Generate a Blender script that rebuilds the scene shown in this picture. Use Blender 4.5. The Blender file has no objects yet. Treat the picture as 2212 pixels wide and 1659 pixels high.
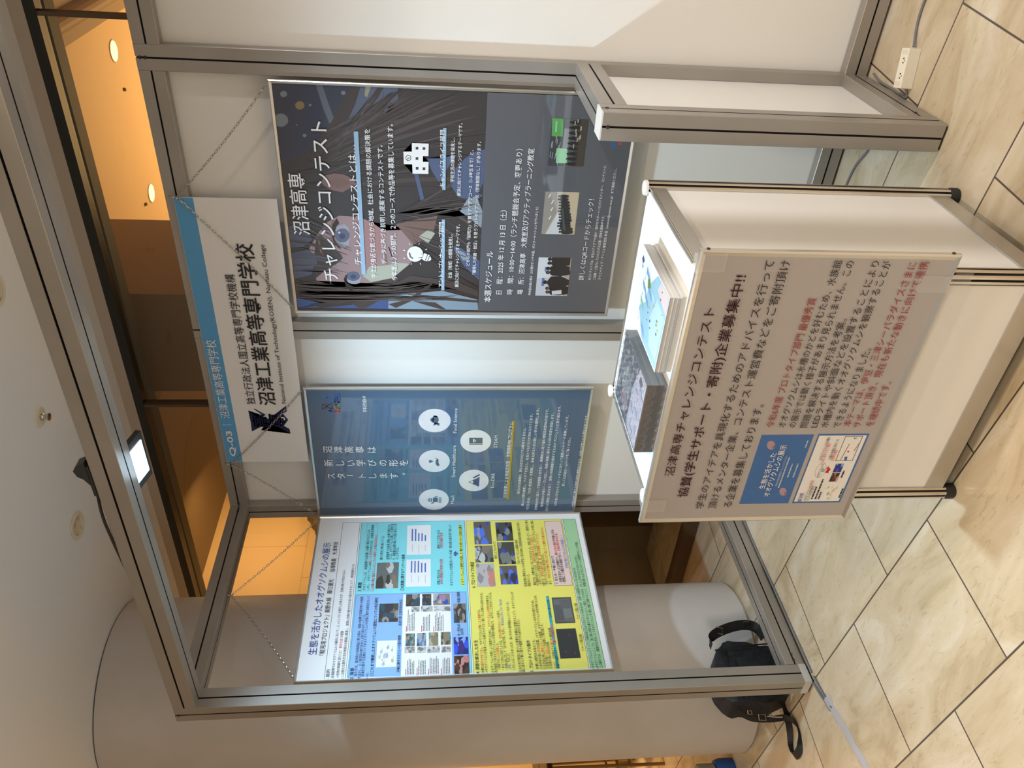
import bpy, bmesh, math, random
from mathutils import Matrix, Vector
PI = math.pi
scn = bpy.context.scene
COL = scn.collection
# ------------------------------------------------------------------ camera
cam_d = bpy.data.cameras.new('camera'); cam = bpy.data.objects.new('camera', cam_d); COL.objects.link(cam)
cam_d.sensor_fit = 'HORIZONTAL'; cam_d.sensor_width = 36.0; cam_d.lens = 36.0*1682.322/2212.0
cam_d.clip_start = 0.05; cam_d.clip_end = 60
_right = Vector((0.798606347, 0.585001982, -0.000771893))      # the camera is held on its side
_down = Vector((0.0616036126, -0.0853829598, -0.994328173))
_fwd = Vector((-0.581749859, 0.794029238, -0.106352662))
cam.matrix_world = Matrix(((_down.x, _right.x, -_fwd.x, 2.66168), (_down.y, _right.y, -_fwd.y, -2.65997),
                           (_down.z, _right.z, -_fwd.z, 1.50313), (0, 0, 0, 1)))
scn.camera = cam
# ------------------------------------------------------------------ view, world, hall lighting
vs = scn.view_settings
vs.view_transform = 'Standard'; vs.look = 'None'; vs.exposure = 0.18; vs.gamma = 1.0; vs.use_curve_mapping = False
world = bpy.data.worlds.new('hall_ambience'); scn.world = world; world.use_nodes = True
bg = world.node_tree.nodes['Background']; bg.inputs[0].default_value = (1.0, 0.96, 0.94, 1); bg.inputs[1].default_value = 0.29
def lamp(name, kind, loc, power, colour, size=0.2, aim=None, spread=None, spot=None, blend=0.5):
    d = bpy.data.lights.new(name, kind); d.energy = power; d.color = colour
    o = bpy.data.objects.new(name, d); COL.objects.link(o); o.location = loc
    if kind == 'AREA':
        d.shape = 'DISK'; d.size = size
        if spread: d.spread = spread
    if kind == 'SPOT':
        d.spot_size = spot; d.spot_blend = blend; d.shadow_soft_size = size
    if kind == 'POINT': d.shadow_soft_size = size
    v = Vector(aim) - Vector(loc) if aim else Vector((0, 0, -1))
    o.rotation_euler = v.to_track_quat('-Z', 'Y').to_euler()
    return o
WARM = (1.0, 0.83, 0.63)
AMB = (1.0, 0.62, 0.26)
# recessed ceiling lights of the hall, all out of view, in assumed places
for i, (x, y, p) in enumerate([(2.40, -1.75, 12), (0.65, -2.20, 8), (3.6, -3.4, 25), (1.9, -3.9, 25), (0.1, -3.6, 12), (-1.6, -2.2, 5)]):
    lamp('hall_downlight', 'AREA', (x, y, 2.865), p, WARM, 0.16, spread=2.1)
lamp('neighbouring_floodlight', 'SPOT', (4.1, -1.0, 2.33), 150, (1.0, 0.95, 0.90), 0.05, aim=(3.3, -.9, 0.4), spot=2.5, blend=.6)
# unseen fill lamps added to brighten the room behind the glass
lamp('room_fill_light', 'AREA', (0.9, 3.3, 1.9), 42, AMB, 1.6, aim=(0.9, 3.0, 3.2))
lamp('room_fill_light', 'AREA', (-0.75, 1.15, 2.7), 6, AMB, 0.3, aim=(-1.5, 0.9, 2.3))
lamp('left_wall_fill', 'AREA', (-2.3, -0.6, 2.7), 22, AMB, 0.3, aim=(-3.2, 0.0, 0.6), spread=1.5)  # unseen warm fill added to light the far left wall
# ------------------------------------------------------------------ materials
MATS = {}
def mat(name, col=(.8, .8, .8), rough=.5, metal=0.0, spec=.5, coat=0.0, coat_r=.04, emit=None, es=0.0, alpha=1.0):
    if name in MATS: return MATS[name]
    m = bpy.data.materials.new(name); m.use_nodes = True; b = m.node_tree.nodes['Principled BSDF']
    b.inputs['Base Color'].default_value = (*col, 1); b.inputs['Roughness'].default_value = rough
    b.inputs['Metallic'].default_value = metal; b.inputs['Specular IOR Level'].default_value = spec
    b.inputs['Coat Weight'].default_value = coat; b.inputs['Coat IOR'].default_value = 1.75; b.inputs['Coat Roughness'].default_value = coat_r
    b.inputs['Alpha'].default_value = alpha
    if emit: b.inputs['Emission Color'].default_value = (*emit, 1); b.inputs['Emission Strength'].default_value = es
    MATS[name] = m; return m
def nodes(m): return m.node_tree.nodes, m.node_tree.links, m.node_tree.nodes['Principled BSDF']
def noisy(name, c1, c2, scale, rough=.5, metal=0., stretch=(1, 1, 1), detail=6, lo=.3, hi=.7, bump=0., spec=.5, rvar=0.):
    if name in MATS: return MATS[name]
    m = mat(name, c1, rough, metal, spec); n, l, b = nodes(m)
    tc = n.new('ShaderNodeTexCoord'); mp = n.new('ShaderNodeMapping'); mp.inputs['Scale'].default_value = stretch
    nz = n.new('ShaderNodeTexNoise'); nz.inputs['Scale'].default_value = scale; nz.inputs['Detail'].default_value = detail
    cr = n.new('ShaderNodeValToRGB'); cr.color_ramp.elements[0].position = lo; cr.color_ramp.elements[1].position = hi
    cr.color_ramp.elements[0].color = (*c1, 1); cr.color_ramp.elements[1].color = (*c2, 1)
    l.new(tc.outputs['Object'], mp.inputs[0]); l.new(mp.outputs[0], nz.inputs['Vector']); l.new(nz.outputs['Fac'], cr.inputs[0])
    l.new(cr.outputs[0], b.inputs['Base Color'])
    if rvar:
        mr = n.new('ShaderNodeMapRange'); mr.inputs[3].default_value = rough-rvar; mr.inputs[4].default_value = rough+rvar
        l.new(nz.outputs['Fac'], mr.inputs[0]); l.new(mr.outputs[0], b.inputs['Roughness'])
    if bump:
        bp = n.new('ShaderNodeBump'); bp.inputs['Strength'].default_value = bump; bp.inputs['Distance'].default_value = .01
        l.new(nz.outputs['Fac'], bp.inputs['Height']); l.new(bp.outputs[0], b.inputs['Normal'])
    return m
ALU = noisy('brushed_aluminium', (.36, .335, .305), (.42, .395, .365), 3, .42, .55, (1, 1, 1), rvar=.05)
ALU2 = noisy('satin_aluminium', (.52, .50, .47), (.58, .56, .53), 4, .30, .8)
CHROME = noisy('polished_aluminium', (.62, .58, .52), (.70, .66, .60), 5, .22, .9)
FRAME_ALU = mat('frame_aluminium', (.66, .65, .63), .28, .85)
SLOT = mat('slot_shadow', (.028, .024, .026), .6)
PANEL = noisy('white_panel', (.80, .79, .765), (.83, .82, .80), 2, .38, 0, spec=.4)
WHITE = mat('white_plastic', (.82, .82, .81), .35)
CAPW = mat('pale_cap', (.74, .75, .73), .4)
RUBBER = mat('black_rubber', (.018, .02, .02), .55)
STEEL = mat('chain_steel', (.55, .52, .48), .25, 1.0)
BLACKMETAL = mat('black_lamp_housing', (.02, .024, .03), .45)
FABRIC = noisy('black_nylon', (.008, .009, .012), (.018, .02, .026), 60, .55, 0, spec=.35, bump=.15)
STRAP = mat('black_webbing', (.006, .006, .007), .6)
CABLE = mat('grey_cable_sheath', (.17, .17, .19), .45)
IVORY = mat('ivory_plastic', (.80, .76, .64), .4)
def floor_mat():
    m = mat('travertine_tiles', (.6, .5, .36), .22, 0, .45); n, l, b = nodes(m)
    tc = n.new('ShaderNodeTexCoord'); mp = n.new('ShaderNodeMapping'); mp.vector_type = 'POINT'
    mp.inputs['Rotation'].default_value = (0, 0, .1147)
    # tile rows run along (0.9935,-0.114)
    mp.inputs['Location'].default_value = (-.238+.3, .997, 0)
    br = n.new('ShaderNodeTexBrick'); br.offset = .5; br.inputs['Scale'].default_value = 1.0
    br.inputs['Brick Width'].default_value = .600; br.inputs['Row Height'].default_value = .449
    br.inputs['Mortar Size'].default_value = .0028; br.inputs['Mortar Smooth'].default_value = .0; br.inputs['Bias'].default_value = 0
    br.inputs['Color1'].default_value = (.0, .0, .0, 1); br.inputs['Color2'].default_value = (1, 1, 1, 1); br.inputs['Mortar'].default_value = (.5, .5, .5, 1)
    l.new(tc.outputs['Object'], mp.inputs[0]); l.new(mp.outputs[0], br.inputs['Vector'])
    # veins, shifted from tile to tile
    sh = n.new('ShaderNodeVectorMath'); sh.operation = 'MULTIPLY_ADD'; sh.inputs[1].default_value = (7, 5, 3)
    l.new(br.outputs['Color'], sh.inputs[0]); l.new(mp.outputs[0], sh.inputs[2])
    m2 = n.new('ShaderNodeMapping'); m2.inputs['Scale'].default_value = (1.0, 2.7, 1); m2.inputs['Rotation'].default_value = (0, 0, .12); l.new(sh.outputs[0], m2.inputs[0])
    nz = n.new('ShaderNodeTexNoise'); nz.inputs['Scale'].default_value = 2.3; nz.inputs['Detail'].default_value = 12; nz.inputs['Roughness'].default_value = .62; nz.inputs['Distortion'].default_value = 1.1
    l.new(m2.outputs[0], nz.inputs['Vector'])
    cr = n.new('ShaderNodeValToRGB'); e = cr.color_ramp.elements
    e[0].position = .33; e[0].color = (.43, .34, .22, 1); e[1].position = .66; e[1].color = (.60, .53, .425, 1)
    k = e.new(.45); k.color = (.51, .42, .29, 1); k = e.new(.55); k.color = (.55, .465, .34, 1)
    l.new(nz.outputs['Fac'], cr.inputs[0])
    n2 = n.new('ShaderNodeTexNoise'); n2.inputs['Scale'].default_value = 24; n2.inputs['Detail'].default_value = 7; n2.inputs['Distortion'].default_value = 1.2; l.new(m2.outputs[0], n2.inputs['Vector'])
    c2 = n.new('ShaderNodeValToRGB'); c2.color_ramp.elements[0].position = .33; c2.color_ramp.elements[1].position = .40
    c2.color_ramp.elements[0].color = (.72, .66, .58, 1); c2.color_ramp.elements[1].color = (1, 1, 1, 1); l.new(n2.outputs['Fac'], c2.inputs[0])
    mu = n.new('ShaderNodeMix'); mu.data_type = 'RGBA'; mu.blend_type = 'MULTIPLY'; mu.inputs[0].default_value = .42
    l.new(cr.outputs[0], mu.inputs[6]); l.new(c2.outputs[0], mu.inputs[7])
    mx = n.new('ShaderNodeMix'); mx.data_type = 'RGBA'; mx.inputs[7].default_value = (.085, .065, .055, 1)
    l.new(br.outputs['Fac'], mx.inputs[0]); l.new(mu.outputs[2], mx.inputs[6]); l.new(mx.outputs[2], b.inputs['Base Color'])
    return m
FLOOR = floor_mat()
CEIL = noisy('ceiling_paint', (.74, .77, .825), (.77, .80, .85), 1.5, .7)
COLUMN = noisy('column_paint', (.61, .575, .545), (.53, .49, .455), 2.6, .5, 0, (1, 1, .8), lo=.42, hi=.8)
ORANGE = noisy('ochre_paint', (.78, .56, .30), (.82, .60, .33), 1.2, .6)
BROWN = mat('brown_bulkhead', (.22, .145, .075), .6)
DARKBROWN = noisy('dark_stone', (.085, .062, .024), (.115, .085, .034), 3, .7)
OLIVE = mat('olive_soffit', (.10, .085, .04), .6)
BLACKFR = mat('black_window_frame', (.012, .012, .01), .4)
SILL = mat('brown_sill', (.10, .065, .04), .45)
def glass_mat(name, tint, ior=1.45, film=None):
    if name in MATS: return MATS[name]
    m = bpy.data.materials.new(name); m.use_nodes = True; n = m.node_tree.nodes; l = m.node_tree.links
    n.clear(); out = n.new('ShaderNodeOutputMaterial'); mx = n.new('ShaderNodeMixShader'); r0 = ((ior-1)/(ior+1))**2
    lw = n.new('ShaderNodeLayerWeight'); lw.inputs['Blend'].default_value = .5
    pw = n.new('ShaderNodeMath'); pw.operation = 'POWER'; pw.inputs[1].default_value = 5.0; l.new(lw.outputs['Facing'], pw.inputs[0])
    fr = n.new('ShaderNodeMapRange'); fr.inputs[3].default_value = 2*r0; fr.inputs[4].default_value = 1.0; l.new(pw.outputs[0], fr.inputs[0])
    t = n.new('ShaderNodeBsdfTransparent'); t.inputs[0].default_value = (*tint, 1); g = n.new('ShaderNodeBsdfGlossy'); g.inputs['Roughness'].default_value = .02
    l.new(fr.outputs[0], mx.inputs[0]); l.new(t.outputs[0], mx.inputs[1]); l.new(g.outputs[0], mx.inputs[2]); l.new(mx.outputs[0], out.inputs[0])
    MATS[name] = m; return m
GLASS = glass_mat('window_glass', (.93, .92, .86))
def tape_mat():
    m = bpy.data.materials.new('clear_tape'); m.use_nodes = True; n = m.node_tree.nodes; l = m.node_tree.links; b = n['Principled BSDF']
    b.inputs['Base Color'].default_value = (.8, .79, .77, 1); b.inputs['Roughness'].default_value = .25
    t = n.new('ShaderNodeBsdfTransparent'); mx = n.new('ShaderNodeMixShader'); mx.inputs[0].default_value = .10
    l.new(t.outputs[0], mx.inputs[1]); l.new(b.outputs[0], mx.inputs[2]); l.new(mx.outputs[0], n['Material Output'].inputs[0]); return m
TAPE = tape_mat()
FILM = glass_mat('clear_film', (.95, .95, .95), 1.7)
# ------------------------------------------------------------------ mesh helpers
def box(bm, x0, x1, y0, y1, z0, z1, mi=0):
    v = [bm.verts.new(p) for p in ((x0,y0,z0),(x1,y0,z0),(x1,y1,z0),(x0,y1,z0),(x0,y0,z1),(x1,y0,z1),(x1,y1,z1),(x0,y1,z1))]
    for f in ((3,2,1,0),(4,5,6,7),(0,1,5,4),(1,2,6,5),(2,3,7,6),(3,0,4,7)):
        bm.faces.new([v[i] for i in f]).material_index = mi
def prism(bm, prof, o, ea, eb, ec, length, mis=None, cap=0):
    """extrude the 2-D outline prof (in ea, eb) from o along ec"""
    o, ea, eb, ec = map(Vector, (o, ea, eb, ec)); n = len(prof)
    a = [bm.verts.new(o+ea*p+eb*q) for p, q in prof]; b = [bm.verts.new(v.co+ec*length) for v in a]
    for i in range(n):
        f = bm.faces.new((a[i], a[(i+1)%n], b[(i+1)%n], b[i])); f.material_index = mis[i] if mis else cap
    bm.faces.new(a[::-1]).material_index = cap; bm.faces.new(b).material_index = cap
def slot_profile(w, h, s=.0030, d=.010, c=.0015):
    """rounded rectangle w x h, centred, with one slot in the middle of each side"""
    pts, mi = [], []
    hw, hh = w/2, h/2
    sides = [((-hw, -hh), (1, 0), (0, 1), w), ((hw, -hh), (0, 1), (-1, 0), h), ((hw, hh), (-1, 0), (0, -1), w), ((-hw, hh), (0, -1), (1, 0), h)]
    for (x, y), (tx, ty), (nx, ny), L in sides:
        m = L/2
        for t, dep, k in ((c, 0, 0), (m-s, 0, 1), (m-s, d, 1), (m+s, d, 1), (m+s, 0, 0), (L-c, 0, 0)):
            pts.append((x+tx*t+nx*dep, y+ty*t+ny*dep)); mi.append(k)
    return pts, mi
def extrusion(bm, axis, x0, x1, y0, y1, z0, z1, slots=True):
    """aluminium profile filling the given box, running along axis"""
    cx, cy, cz = (x0+x1)/2, (y0+y1)/2, (z0+z1)/2
    if axis == 'z': pr, mi = slot_profile(x1-x0, y1-y0); prism(bm, pr, (cx, cy, z0), (1,0,0), (0,1,0), (0,0,1), z1-z0, mi)
    if axis == 'x': pr, mi = slot_profile(y1-y0, z1-z0); prism(bm, pr, (x0, cy, cz), (0,1,0), (0,0,1), (1,0,0), x1-x0, mi)
    if axis == 'y': pr, mi = slot_profile(z1-z0, x1-x0); prism(bm, pr, (cx, y0, cz), (0,0,1), (1,0,0), (0,1,0), y1-y0, mi)
def cyl(bm, c, r, h, n=32, axis=(0,0,1), r2=None, mi=0, cap=True):
    c = Vector(c); ax = Vector(axis).normalized(); e1 = ax.orthogonal().normalized(); e2 = ax.cross(e1); r2 = r if r2 is None else r2
    a = [bm.verts.new(c+(e1*math.cos(2*PI*i/n)+e2*math.sin(2*PI*i/n))*r) for i in range(n)]
    b = [bm.verts.new(c+ax*h+(e1*math.cos(2*PI*i/n)+e2*math.sin(2*PI*i/n))*r2) for i in range(n)]
    for i in range(n): bm.faces.new((a[i], a[(i+1)%n], b[(i+1)%n], b[i])).material_index = mi
    if cap: bm.faces.new(a[::-1]).material_index = mi; bm.faces.new(b).material_index = mi
def lathe(bm, c, prof, n=32, axis=(0,0,1), mi=0):
    c = Vector(c); ax = Vector(axis).normalized(); e1 = ax.orthogonal().normalized(); e2 = ax.cross(e1); rings = []
    for r, z in prof: rings.append([bm.verts.new(c+ax*z+(e1*math.cos(2*PI*i/n)+e2*math.sin(2*PI*i/n))*max(r, 1e-5)) for i in range(n)])
    for a, b in zip(rings, rings[1:]):
        for i in range(n): bm.faces.new((a[i], a[(i+1)%n], b[(i+1)%n], b[i])).material_index = mi
def smooth_pts(pts, n=8):
    P = [Vector(p) for p in pts]; P = [P[0]*2-P[1]]+P+[P[-1]*2-P[-2]]; out = []
    for i in range(1, len(P)-2):
        for k in range(n):
            t = k/n; a, b, c, d = P[i-1], P[i], P[i+1], P[i+2]
            out.append(.5*((2*b)+(-a+c)*t+(2*a-5*b+4*c-d)*t*t+(-a+3*b-3*c+d)*t**3))
    return out+[P[-2]]
def tube(bm, pts, r, n=8, closed=False, mi=0):
    P = [Vector(p) for p in pts]; rings = []; up = None
    for i, p in enumerate(P):
        a = P[i-1] if (i > 0 or closed) else P[i]; b = P[(i+1) % len(P)] if (i < len(P)-1 or closed) else P[i]
        t = (b-a).normalized()
        if up is None: up = t.orthogonal().normalized()
        up = (up-t*up.dot(t)).normalized(); e2 = t.cross(up)
        rings.append([bm.verts.new(p+(up*math.cos(2*PI*k/n)+e2*math.sin(2*PI*k/n))*r) for k in range(n)])
    m = len(rings)
    for i in range(m if closed else m-1):
        a, b = rings[i], rings[(i+1) % m]
        for k in range(n): bm.faces.new((a[k], a[(k+1)%n], b[(k+1)%n], b[k])).material_index = mi
    if not closed: bm.faces.new(rings[0][::-1]).material_index = mi; bm.faces.new(rings[-1]).material_index = mi
def ribbon(bm, pts, side, w, th=.002, mi=0):
    """flat band along pts; side = vector or list of vectors across the band"""
    P = [Vector(p) for p in pts]; rows = []
    for i, p in enumerate(P):
        s = Vector(side[i]) if isinstance(side, list) else Vector(side)
        t = (P[min(i+1, len(P)-1)]-P[max(i-1, 0)]).normalized(); s = (s-t*s.dot(t)).normalized(); nn = t.cross(s)
        rows.append([bm.verts.new(p+s*w/2+nn*th/2), bm.verts.new(p-s*w/2+nn*th/2), bm.verts.new(p-s*w/2-nn*th/2), bm.verts.new(p+s*w/2-nn*th/2)])
    for a, b in zip(rows, rows[1:]):
        for k in range(4): bm.faces.new((a[k], a[(k+1)%4], b[(k+1)%4], b[k])).material_index = mi
    bm.faces.new(rows[0][::-1]).material_index = mi; bm.faces.new(rows[-1]).material_index = mi
def obj(name, bm, mats, parent=None, smooth=False, bevel=0):
    me = bpy.data.meshes.new(name)
    bmesh.ops.recalc_face_normals(bm, faces=bm.faces[:]) if bm.faces else None
    bm.to_mesh(me); bm.free()
    for m in (mats if isinstance(mats, (list, tuple)) else [mats]): me.materials.append(m)
    if smooth:
        for p in me.polygons: p.use_smooth = True
        me.set_sharp_from_angle(angle=.6)
    o = bpy.data.objects.new(name, me); COL.objects.link(o)
    if parent is not None:
        o.parent = parent; o.matrix_parent_inverse = Matrix.Translation(-Vector(abs_loc(parent)))
    if bevel:
        b = o.modifiers.new('bevel', 'BEVEL'); b.width = bevel; b.segments = 2; b.limit_method = 'ANGLE'
    return o
def abs_loc(o):
    v = Vector(o.location)
    return v
def tag(o, label=None, cat=None, group=None, kind=None):
    if label: o['label'] = label
    if cat: o['category'] = cat
    if group: o['group'] = group
    if kind: o['kind'] = kind
    return o
def thing(name, label, cat, loc, group=None):
    o = bpy.data.objects.new(name, None); COL.objects.link(o); o.location = loc; o.empty_display_size = .05
    return tag(o, label, cat, group)
def B(): return bmesh.new()
def struct(name, bm, m, **k):
    o = obj(name, bm, m, **k); o['kind'] = 'structure'; return o
# ------------------------------------------------------------------ the hall
CZ = 2.885
bm = B(); box(bm, -6, 7, -8, 8, -.05, 0); struct('floor', bm, FLOOR)
bm = B(); box(bm, -6, 7, -8, .30, CZ, CZ+.06); struct('ceiling', bm, CEIL)
bm = B(); box(bm, -3.25, -3.2, -8, 4, 0, 3.4); struct('wall_left', bm, ORANGE)
# round column
cc = (-.7216, -.450)
bm = B(); lathe(bm, (cc[0], cc[1], 0), [(.392, 0), (.392, .012), (.403, .013), (.403, CZ-.005)], 96)
lathe(bm, (cc[0], cc[1], CZ-.005), [(.396, 0), (.396, .005)], 96, mi=1)
col_o = struct('column', bm, [COLUMN, SLOT], smooth=True); tag(col_o, 'thick round pale column reaching the ceiling left of the booth', 'column')
# glass front of the room behind
GY = .30
win = thing('window_1', None, None, (0, GY, 0)); win['kind'] = 'structure'
bm = B(); [bm.verts.new(p) for p in ((-3.2, GY, .075), (4.5, GY, .075), (4.5, GY, 2.798), (-3.2, GY, 2.798))]; bm.faces.new(bm.verts); obj('pane', bm, GLASS, win)
bm = B(); box(bm, -3.2, 4.5, GY-.022, GY+.03, 2.798, 2.836); obj('head_frame', bm, BLACKFR, win)
bm = B(); box(bm, -3.2, 4.5, GY-.03, GY+.03, 0, .075); obj('sill', bm, SILL, win)
for mx in (-1.284, .372, 2.028, 3.684):
    bm = B(); box(bm, mx-.007, mx+.007, GY-.02, GY+.02, .075, 2.798); obj('mullion', bm, SILL, win)
bm = B(); box(bm, -3.2, 4.5, GY-.022, GY+.05, 2.836, CZ+.05); struct('trim_1', bm, mat('header_paint', (.46, .40, .33), .6))
bm = B(); box(bm, -3.2, 4.5, GY+.05, .425, 2.797, 3.4); struct('trim_2', bm, OLIVE)
# room behind the glass
bm = B(); box(bm, -1.60, -1.55, .35, 6, 0, 3.02)
for z in (.55, 1.15, 1.75, 2.35): box(bm, -1.55, -1.5492, .35, 6, z, z+.004, 1)
for i, y in enumerate([.6+.55*k for k in range(9)]):
    for j, z in enumerate((0, .55, 1.15, 1.75, 2.35)):
        yy = y+(.27 if j % 2 else 0); box(bm, -1.55, -1.5492, yy, yy+.004, z, min(z+.6, 3.0), 1)
struct('wall_left', bm, [ORANGE, mat('ochre_joint', (.60, .42, .22), .7)])
bm = B(); box(bm, -1.6, 4.5, 6, 6.1, 0, 3.3); struct('wall_back', bm, ORANGE)
bm = B(); box(bm, 4.45, 4.5, .35, 6, 0, 3.3); struct('wall_right', bm, ORANGE)
bm = B(); box(bm, -1.6, -.09, .425, 6, 3.0, 3.35); struct('trim_3', bm, BROWN)
bm = B(); box(bm, -.09, 4.5, .425, 6, 3.3, 3.35); struct('ceiling', bm, ORANGE)
bm = B(); box(bm, 1.78, 4.5, .425, 6, 3.13, 3.3); box(bm, 1.70, 1.78, .425, 6, 3.11, 3.3)
lathe(bm, (1.795, .425, 3.125), [(.045, 0), (.045, 5.5)], 16, (0, 1, 0)); struct('trim_4', bm, mat('ochre_cove', (.55, .38, .19), .6))
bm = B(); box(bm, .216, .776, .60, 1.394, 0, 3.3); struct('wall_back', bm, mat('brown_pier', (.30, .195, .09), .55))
# dark rough edged slab along the ochre wall
bm = B(); random.seed(3); pr = [(.34, 0), (1.75, 0), (1.75, 2.50)]; y = 1.75
while y > .40: y -= .035; pr.append((y, 2.50-.36*(1.75-y)/.9+random.uniform(-.022, .022)))
prism(bm, pr, (-1.52, 0, 0), (0,1,0), (0,0,1), (1,0,0), .12)
tag(obj('stone_slab', bm, DARKBROWN), 'dark brown slab with a jagged top edge standing against the ochre wall behind the glass', 'slab')
bm = B(); box(bm, -1.38, .20, .9, 1.3, 0, .95); tag(obj('low_cabinet', bm, mat('dark_cabinet', (.06, .042, .018), .5)), 'long dark low cabinet inside the room behind the glass wall', 'cabinet')
def round_light(x, y, z, r, label, lit):
    t = thing('recessed_downlight', label, 'ceiling light', (x, y, z))
    bm = B(); lathe(bm, (x, y, z), [(r, -.001), (r*.98, -.004), (r*.70, -.004), (r*.68, .004), (r*.64, .012)], 40); obj('trim_ring', bm, mat('ring_ivory', (.70, .66, .56), .45), t, True)
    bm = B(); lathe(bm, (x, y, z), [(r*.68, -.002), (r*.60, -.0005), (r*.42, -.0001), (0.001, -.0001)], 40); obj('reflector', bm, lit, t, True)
    return t
REFL = noisy('facet_reflector', (.85, .76, .62), (.42, .38, .33), 22, .25, .25, (1, 1, 1), lo=.44, hi=.56)  # bright and dark reflections mottled into the colour
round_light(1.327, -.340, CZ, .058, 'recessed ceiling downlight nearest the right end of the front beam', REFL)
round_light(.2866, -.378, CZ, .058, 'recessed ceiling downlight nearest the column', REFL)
t = thing('sprinkler_head', 'small ceiling sprinkler on a pale round plate between the two downlights', 'sprinkler', (.820, -.356, CZ))
bm = B(); lathe(bm, (.820, -.356, CZ), [(.001, -.005), (.036, -.005), (.040, -.001), (.040, 0)], 36); obj('cover_plate', bm, mat('ring_ivory'), t, True)
bm = B(); lathe(bm, (.820, -.356, CZ), [(.013, -.004), (.013, -.012), (.009, -.016), (.009, -.026), (.014, -.028), (.014, -.033), (.001, -.034)], 20); obj('spray_nozzle', bm, STEEL, t, True)
GLOW = mat('lit_lens', (.9, .85, .6), .4, emit=(1.0, .86, .50), es=1.15)
for (x, y), lb in (((1.422, 2.247), 'glowing round downlight in the ochre ceiling, the right of two'), ((.525, 2.341), 'glowing round downlight in the ochre ceiling, the left of two')):
    t = thing('room_downlight', lb, 'ceiling light', (x, y, 3.3))
    bm = B(); lathe(bm, (x, y, 3.3), [(.001, -.004), (.056, -.004)], 32); obj('lens', bm, GLOW, t)
    bm = B(); lathe(bm, (x, y, 3.3), [(.056, -.005), (.062, -.005), (.062, 0)], 32); obj('trim_ring', bm, mat('ring_ivory'), t)
for (x, y), lb in (((1.20, 2.272), 'tiny dark sensor on the ochre ceiling between the two lit downlights'), ((.511, 2.195), 'tiny dark sensor on the ochre ceiling beside the left lit downlight')):
    bm = B(); cyl(bm, (x, y, 3.288), .010, .012, 12); tag(obj('ceiling_sensor', bm, mat('sensor_brown', (.12, .07, .03), .5)), lb, 'sensor')
# things at the far left, beyond the column
BX, BY = -1.10, -.795
t = thing('rod_stand', 'upright thin rod in a grey collar and blue foot beside the column', 'stand', (BX, BY, 0))
bm = B(); lathe(bm, (BX, BY, 0), [(.001, 0), (.058, 0), (.060, .012), (.060, .070), (.052, .092), (.001, .094)], 32); obj('foot', bm, mat('blue_plastic', (.02, .10, .42), .4), t, True)
bm = B(); lathe(bm, (BX, BY, .092), [(.030, 0), (.040, .006), (.040, .086), (.034, .094), (.010, .096), (.010, .12)], 28); obj('collar', bm, mat('grey_collar', (.33, .36, .37), .35, .5), t, True)
bm = B(); cyl(bm, (BX, BY, .2), .006, .62, 10); obj('rod', bm, STEEL, t, True)
GOLD = mat('dark_gold_metal', (.30, .22, .10), .3, .9)
for i, lb in enumerate(['nearer dark gold metal stool frame at the far left edge behind the column', 'farther dark gold metal stool frame at the far left edge behind the column']):
    fx, fy = -2.35-.35*i, -.06+.14*i
    t = thing('metal_stool', lb, 'stool', (fx, fy, 0), None)
    for sx, sy in ((-1,-1),(1,-1),(1,1),(-1,1)):
        bm = B(); tube(bm, [(fx+sx*.17, fy+sy*.13, 0), (fx+sx*.13, fy+sy*.10, .72)], .011, 8); obj('leg', bm, GOLD, t, True)
    bm = B(); box(bm, fx-.16, fx+.16, fy-.13, fy+.13, .72, .76); obj('seat', bm, mat('dark_seat', (.04, .025, .012), .5), t, bevel=.008)
    bm = B(); tube(bm, [(fx-.16, fy-.12, .22), (fx+.16, fy-.12, .22), (fx+.16, fy+.12, .22), (fx-.16, fy+.12, .22)], .008, 8, True); obj('foot_rail', bm, GOLD, t, True)
# ------------------------------------------------------------------ the booth
W = .080; H = 2.4157; D_ = 1.012; A = .9246; BX0 = 1.9343; Z0 = .0085; LP = .5168; HLP = 1.0216; END = 3.02
booth = thing('exhibition_booth', 'aluminium framed exhibition booth with white wall panels and open left side', 'booth', (0, 0, 0))
def ex(name, axis, *b, m=ALU): bm = B(); extrusion(bm, axis, *b); return obj(name, bm, [m, SLOT], booth)
for px in (-W, A, BX0, END): ex('post', 'z', px, px+W, 0, W, Z0, H)
ex('post', 'z', -W, 0, -D_, -D_+W, Z0, H); ex('post', 'z', END, END+W, -D_, -D_+W, Z0, H)
for x0, x1 in ((0, A), (A+W, BX0), (BX0+W, END)):
    ex('top_rail', 'x', x0, x1, 0, W, H-W, H); ex('bottom_rail', 'x', x0, x1, 0, W, Z0+.001, Z0+W)
    bm = B(); box(bm, x0-.004, x1+.004, .040, .0445, Z0+W-.004, H-W+.004); obj('wall_panel', bm, PANEL, booth)
ex('top_rail', 'y', -W, 0, -D_+W, 0, H-W, H); ex('bottom_rail', 'y', -W, 0, -D_+W, 0, Z0+.001, Z0+W)
ex('front_beam', 'x', 0, END, -D_, -D_+W, H-W, H)
ex('post', 'z', BX0, BX0+W, -LP, -LP+W, Z0, HLP)
ex('low_rail', 'y', BX0, BX0+W, -LP+W, 0, HLP-W-.004, HLP-.004); ex('low_rail', 'y', BX0, BX0+W, -LP+W, 0, Z0+.001, Z0+W)
bm = B(); box(bm, BX0+.0378, BX0+.0422, -LP+W-.004, 0, Z0+W-.004, HLP-W); obj('wall_panel', bm, PANEL, booth)
bm = B(); box(bm, BX0+.001, BX0+W-.001, -LP+.001, -LP+W-.001, HLP, HLP+.004); obj('post_cap', bm, CAPW, booth)
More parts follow.
